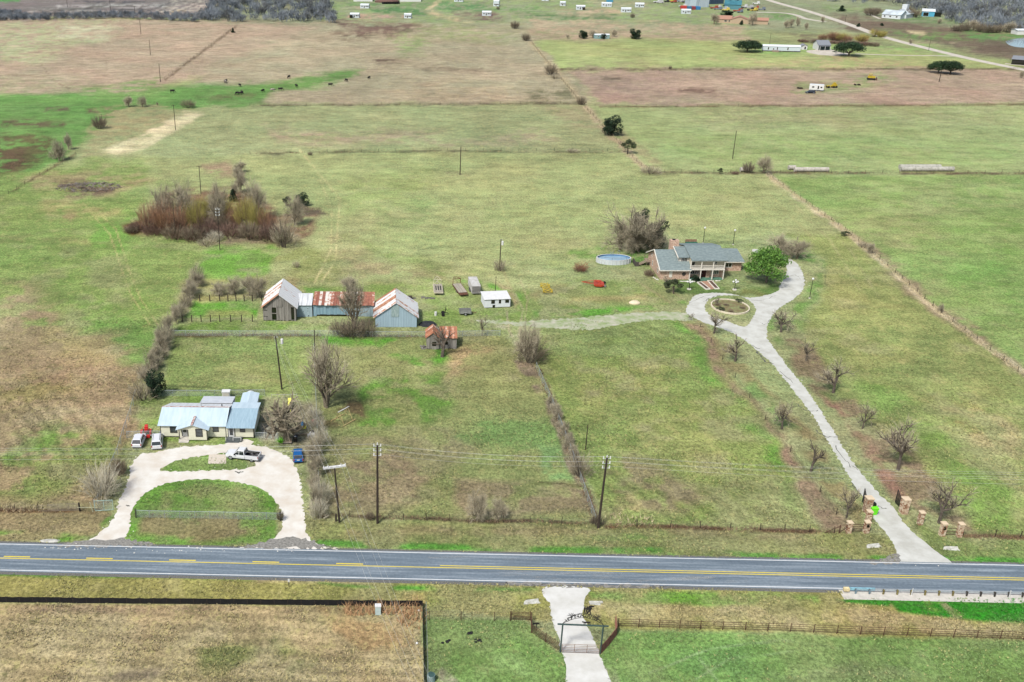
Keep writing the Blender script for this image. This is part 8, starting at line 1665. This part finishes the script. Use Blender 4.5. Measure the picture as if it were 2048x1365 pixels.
# stone pillars
STN = M('rough_pillar_stone', C(220,198,168), C(164,132,108), scale=2.6, rough=.95, rnd=.18); CAPM = M('pillar_cap', C(224,202,170), contrast=.1)
rgp = random.Random(10)
def pillar(px, py, top, wm, label, arch=False, box=False):
    H = HT(px,py,top); t = thing('stone_pillar', label, 'pillar', P(px,py), R(2), 'stone gate pillars of the long drive'); m = MB(); m.box(-wm/2+.06,-wm/2+.06,0,wm/2-.06,wm/2-.06,H-.15); part(t, 'core', m, M('mortar', C(150,130,110)))
    z = 0; ms = MB()
    while z < H-.2:
        hh = rgp.uniform(.16,.28); hh = min(hh, H-.15-z)
        for s in range(4):
            x = -wm/2
            while x < wm/2-.05:
                w2 = rgp.uniform(.2,.42); x1 = min(x+w2, wm/2); pr = rgp.uniform(0,.05)
                if not (arch and s == 0 and abs((x+x1)/2) < wm*.28 and H*.5 < z < H*.78):
                    pts = [(x+.015,-wm/2-pr,z+.015),(x1-.015,-wm/2-pr,z+.015),(x1-.015,-wm/2+.07,z+.015),(x+.015,-wm/2+.07,z+.015),(x+.015,-wm/2-pr,z+hh-.015),(x1-.015,-wm/2-pr,z+hh-.015),(x1-.015,-wm/2+.07,z+hh-.015),(x+.015,-wm/2+.07,z+hh-.015)]
                    M4 = Matrix.Rotation(s*math.pi/2, 4, 'Z'); ms.mi = rgp.choice([0,0,1,2]); ms.hexa([M4 @ Vector(p) for p in pts])
                x = x1
        z += hh
    ms.mi = 2; o = part(t, 'stonework', ms, [STN, M('pale_stone', C(222,204,176), contrast=.12, scale=3), M('brown_stone', C(160,120,92), contrast=.2, scale=3)]); o['kind'] = 'stuff'
    m = MB(); m.box(-wm/2-.08,-wm/2-.08,H-.15,wm/2+.08,wm/2+.08,H); part(t, 'cap', m, CAPM)
    if arch: m = MB(); m.poly([(-wm*.28,-wm/2-.01,H*.5),(wm*.28,-wm/2-.01,H*.5),(wm*.28,-wm/2-.01,H*.66),(wm*.15,-wm/2-.01,H*.77),(-wm*.15,-wm/2-.01,H*.77),(-wm*.28,-wm/2-.01,H*.66)], (0,.06,0)); part(t, 'niche', m, GLD)
    return t
pillar(1733,1024,995, .98, 'big stone pillar on the left of the drive, behind the dark box'); pillar(1806,1026,997, .98, 'big stone pillar on the right of the drive, beside the dark iron gate leaf')
pillar(1735,1045,1022, .66, 'middle stone pillar left of the drive, beside the lime-green bin'); pillar(1731,1065,1043, .7, 'arched stone pillar left of the drive, right end of the brown gate', True); pillar(1696,1065,1044, .66, 'outermost stone pillar on the left of the drive')
pillar(1839,1049,1024, .66, 'slim stone pillar nearest the drive on the right'); pillar(1883,1071,1046, .7, 'arched stone pillar right of the drive', True); pillar(1917,1073,1047, .66, 'outermost stone pillar right of the drive')
def iron_leaf(a, b, h0, h1, label):
    A_, rz_, L_ = frame_of(a, b); t = thing('iron_gate_leaf', label, 'gate', A_, rz_, 'open iron gate leaves'); m = MB(); m.tube((0,0,.1),(0,0,h0),.05); m.tube((L_,0,.1),(L_,0,h1),.05); m.tube((0,0,.15),(L_,0,.15),.05); m.tube((0,0,h0),(L_,0,h1),.05); part(t, 'frame', m, BLACKP)
    for k in range(1,14): x = L_*k/14; m = MB(); m.tube((x,0,.15),(x,0,h0+(h1-h0)*k/14),.02,.02,4); part(t, 'bar', m, BLACKP)
iron_leaf((1799,1016), (1790,1006), 1.6, 2.5, 'dark iron gate leaf standing open on the right of the drive'); iron_leaf((1730,1014), (1724,1004), 1.6, 2.5, 'dark iron gate leaf standing open on the left of the drive')
m = MB(); m.box(-.35,-.3,.9,.35,.3,1.7); m.box(-.3,-.25,0,.3,.25,.9); solo('mail_box', m, BLACKP, 'black box in front of the big left stone pillar', 'box', P(1742,1023)+Vector((0,-.2,0)))
t = thing('green_bin', 'bright lime-green bin beside the left stone pillars', 'bin', P(1746,1028)); LIME = M('lime_plastic', C(120,240,40), contrast=.05); m = MB(); m.hexa([(-.36,-.4,.05),(.36,-.4,.05),(.36,.4,.05),(-.36,.4,.05),(-.5,-.5,1.15),(.5,-.5,1.15),(.5,.5,1.15),(-.5,.5,1.15)]); part(t, 'body', m, LIME); m = MB(); m.box(-.53,-.54,1.15,.53,.54,1.25); part(t, 'lid', m, LIME)
for s in (-1,1): m = MB(); m.tube((s*.32-.04,.45,.15),(s*.32+.04,.45,.15),.15,.15,10); part(t, 'wheel', m, BLACKR)
tube_gate('brown_pipe_gate', 'brown pipe gate between the two left stone pillars', (1701,1064), (1726,1064), 1.3, 4, .045, RUSTP, 0); tube_gate('brown_pipe_gate', 'brown pipe gate between the two right stone pillars', (1888,1070), (1912,1071), 1.2, 3, .04, RUSTP, 0)
m = MB(); m.tube((0,0,0),(0,0,1.5),.08); m.tube((0,0,1.5),(1.4,0,1.5),.05); m.tube((0,0,.1),(1.4,0,1.4),.05); m.tube((1.4,0,0),(1.4,0,1.5),.07); m.tube((0,0,1.3),(-2.2,0,.1),.05); solo('fence_brace', m, RUSTP, 'brown braced end post left of the outermost left pillar', 'post', P(1678,1067))
# ranch gate arch -- text reads as on the steel arch
A_, rz_, L_ = frame_of((1120.5,1305), (1200.5,1308.5)); Hg = HT(1122,1305,1249); GRN = M('dark_green_steel', C(58,80,76), contrast=.15); t = thing('ranch_gate_arch', 'tall steel ranch gateway with cut-out lettering and cattle figures', 'gateway', A_, rz_)
for x in (0, L_): m = MB(); m.tube((x,0,0),(x,0,Hg),.10,.10,8); part(t, 'post', m, GRN)
m = MB(); m.tube((-.65,0,Hg),(L_+.65,0,Hg-.0),.11,.11,8); part(t, 'beam', m, GRN)
DK = M('black_steel', C(44,40,40), contrast=.1); rise = 1.0; xs_ = [(-.05+ (L_+.1)*k/24) for k in range(25)]
def arcz(x, r0): u = (x-L_/2)/(L_/2+.05); return Hg+.1+r0*(1-u*u)
for off, r0 in ((0,1.05),(0,1.75)): m = MB(); m.path([(x,0,arcz(x,r0)) for x in xs_], .035, 5); part(t, 'arch_rail', m, DK)
txt = 'UOPTNCALLRIVERS'
def text_part(par, body, size, loc, rot, mat, name='letter', ext=.02):
    cu = bpy.data.curves.new('t', 'FONT'); cu.body = body; cu.size = size; cu.extrude = ext; cu.align_x = 'CENTER'; o = bpy.data.objects.new('t', cu); COL.objects.link(o); dg = bpy.context.evaluated_depsgraph_get(); me_ = bpy.data.meshes.new_from_object(o.evaluated_get(dg)); bpy.data.objects.remove(o); me_.materials.clear(); me_.materials.append(mat); p = link(name, me_, par, loc); p.rotation_euler = rot; return p
for k, ch in enumerate(txt):
    if ch == ' ': continue
    x = L_*.1+L_*.8*(k+.5)/len(txt); sl_ = -1.4*2*(x-L_/2)/(L_/2)**2*1.0; zz = arcz(x,1.4)-.22; text_part(t, ch, .7, (x,0,zz), (math.pi/2, -math.atan(sl_*1.0), 0), DK)
def silhouette(pts, x, z, s): m = MB(); m.poly([(x+a*s, -.02, z+b*s) for a, b in pts], (0,.04,0)); return m
cowp = [(-1,.55),(-.95,.75),(-.75,.8),(-.55,.72),(.6,.75),(.75,.65),(.78,0),(.68,0),(.6,.42),(.5,.4),(.45,0),(.36,0),(.34,.38),(-.2,.36),(-.28,0),(-.36,0),(-.36,.4),(-.45,.4),(-.5,0),(-.58,0),(-.62,.45),(-.75,.5)]
part(t, 'bull_figure', silhouette(cowp, L_*.585, Hg+.1, .62), DK)
man = [(-.12,0),(-.1,.5),(-.16,.9),(-.08,.98),(-.1,1.1),(0,1.2),(.1,1.1),(.08,.98),(.16,.9),(.1,.5),(.12,0),(.04,0),(0,.4),(-.04,0)]
for x, s in ((.50,.9),(.555,.95)): part(t, 'rider_figure', silhouette(man, L_*x, arcz(L_*x,1.75), s), DK)
part(t, 'rearing_horse_figure', silhouette([(-.3,0),(-.15,.5),(-.25,.9),(-.1,1.2),(.15,1.3),(.4,1.25),(.55,1.1),(.4,1.05),(.2,.95),(.35,.8),(.2,.7),(.15,.4),(.25,0),(.15,0),(0,.35),(-.2,0)], L_*.62, arcz(L_*.62,1.75), 1.05), DK)
for xx in (.2, .82):
    m = MB(); z = arcz(L_*xx,1.75)-.45; m.tube((L_*xx,0,z),(L_*xx,0,z+.55),.04)
    for a in (-1.3,-.75,-.2,.3,.85,1.35): m.poly([(L_*xx,-.02,z+.55),(L_*xx+math.sin(a-.12)*.35,-.02,z+.55+math.cos(a-.12)*.35),(L_*xx+math.sin(a)*.65,-.02,z+.5+math.cos(a)*.6),(L_*xx+math.sin(a+.12)*.35,-.02,z+.55+math.cos(a+.12)*.35)], (0,.04,0))
    part(t, 'palm_figure', m, DK)
tube_gate('ranch_tube_gate', 'wide thin tube gate closing the ranch drive under the arch', (1123,1306), (1198,1308.5), 1.4, 6, .03, M('brown_gate_tube', C(140,116,98)), 2)
m = MB(); m.tube((0,0,0),(0,0,1.3),.05); m.box(-.5,-.05,1.1,.4,.05,1.3); solo('keypad_post', m, UNDER, 'small dark gate keypad on the left wing fence', 'post', P(1072,1262))
# guard rail
S0 = road_pt(1700,1192)[0]; t = thing('guard_rail', 'galvanised highway guard rail on wooden posts at the right edge', 'guard rail', (RA.x,RA.y,0), math.atan2(rd.y,rd.x)); yr = SE-1.0
NP = 22
for k in range(NP):
    x = S0+.9+k*(road_pt(1958,1196)[0]-road_pt(1762,1190)[0])/7; tall = k in (4,12); steel = k < 2
    m = MB(); m.box(x-.09,yr-.22,-.1,x+.09,yr-.04,.78); part(t, 'post', m, M('steel_post', C(120,140,150)) if steel else M('guard_post_wood', C(150,140,84), C(110,96,60), scale=3) if k < 8 else DARKT); m = MB(); m.box(x-.08,yr-.04,.45,x+.08,yr+.1,.75); part(t, 'spacer_block', m, DARKT)
    if k in (4,11,18): m = MB(); m.box(x-.05,yr-.3,.0,x+.05,yr-.24,1.25); part(t, 'delineator', m, W_)
    if k < NP-1:
        x2 = x+(road_pt(1958,1196)[0]-road_pt(1762,1190)[0])/7; m = MB(); prof = [(0,.44),(.05,.5),(0,.58),(.05,.66),(0,.72)]
        for (y0,z0),(y1,z1) in zip(prof[:-1], prof[1:]): m.hexa([(x-.05,yr+.1+y0,z0),(x2,yr+.1+y0,z0),(x2,yr+.115+y0,z0),(x-.05,yr+.115+y0,z0),(x-.05,yr+.1+y1,z1),(x2,yr+.1+y1,z1),(x2,yr+.115+y1,z1),(x-.05,yr+.115+y1,z1)])
        part(t, 'rail_panel', m, GALV)
m = MB(); m.box(S0-.7,yr-.12,.35,S0+.05,yr+.35,.8); part(t, 'end_terminal', m, M('terminal_cream', C(226,208,160))); m = MB(); m.box(S0+.1,yr+.12,.4,S0+3.6,yr+.3,.78); part(t, 'impact_channel', m, M('blue_galv', C(140,190,204)))
# culvert ends, markers, boxes
CUL = M('culvert_concrete', C(206,206,196), C(170,168,156), scale=2)
for i, (x, y, lab, rz_) in enumerate([(1063,1206,'concrete culvert end left of the ranch drive','.12'),(1190,1209,'half-buried culvert end right of the ranch drive','-.1'),(1747,1094,'concrete culvert end left of the long drive','.1'),(1902,1099,'concrete culvert slab right of the long drive','-.12')]):
    t = thing('culvert_end', lab, 'culvert', P(x,y), float(rz_)); t.scale = (.8,.55,.7); m = MB(); m.hexa([(-1.5,-.5,-.02),(1.5,-.5,-.02),(1.2,.5,-.02),(-1.2,.5,-.02),(-1.5,-.5,.05),(1.5,-.5,.05),(1.2,.4,.3),(-1.2,.4,.3)]) if i != 1 else m.box(-.9,-.3,0,.9,.3,.15); part(t, 'apron', m, CUL); m = MB(); m.tube((-1.0,.5,.1),(1.3,.75,.12),.3,.3,10) ; part(t, 'pipe', m, CUL); m = MB(); m.box(-.2,-.515,0.0,1.2,-.3,.045) if False else m.tube((1.3,.75,.12),(1.33,.753,.12),.24,.24,10); part(t, 'opening', m, GLD)
t = thing('utility_box', 'tall pale utility box inside the black silt fence corner', 'utility box', P(756,1228)); m = MB(); m.box(-.38,-.3,0,.38,.3,1.35); part(t, 'body', m, M('box_green_white', C(190,208,204), contrast=.04)); m = MB(); m.box(-.42,-.34,1.35,.42,.34,1.45); part(t, 'lid', m, W_)
t = thing('marker_post', 'thin white marker post on the verge below the highway', 'marker', P(578,1174)); m = MB(); m.box(-.05,-.03,0,.05,.03,.9); part(t, 'post', m, DARKT); m = MB(); m.box(-.14,-.04,.85,.14,0,1.35); part(t, 'plate', m, W_)
t = thing('green_trough', 'green-black oval tank with pale base at the bottom edge', 'tank', P(862,1362)); m = MB(); m.tube((0,0,0),(0,0,1.0),.5,.5,14); part(t, 'body', m, M('tank_body', C(150,170,168))); m = MB(); m.tube((0,0,1.0),(0,0,1.04),.46,.46,14); part(t, 'dark_top', m, M('tank_top', C(60,88,84)))
for i, (x, y) in enumerate([(838,1223),(834,1288)]): m = MB(); m.ell((0,0,.1),.18,.18,.14,8,5); solo('white_marker_stone', m, W_, ['white lump in the top corner of the silt fence','white lump halfway down the silt fence'][i], 'stone', P(x,y))
m = MB(); m.ell((0,0,.0),1.6,.5,.15,10,4,0); solo('rubble_patch', m, CUL, 'pale concrete rubble on the left verge', 'rubble', P(100,1082))
# loose pale stones beside the gravel loop, nobody could count them
m = MB(); rgx = random.Random(31)
for poly in (outer, o1, o2, lane, gl):
    q = smooth_poly(poly, 4)
    for a, b in zip(q, q[1:]+q[:1]):
        for k in range(int((b-a).length*(1.3 if poly is outer or poly is o2 else .5))):
            p = a.lerp(b, rgx.random())+Vector((rgx.gauss(0,.45), rgx.gauss(0,.45), 0)); s = rgx.uniform(.05,.16); m.add([p+Vector((-s,0,0)), p+Vector((0,-s,0)), p+Vector((s,0,0)), p+Vector((0,s,0)), p+Vector((0,0,s*.8))], [(0,1,4),(1,2,4),(2,3,4),(3,0,4)])
solo('loose_stones', m, M('loose_caliche', C(226,222,210), contrast=.1), 'loose pale stones along the edges of the drives', 'gravel', kind='stuff')
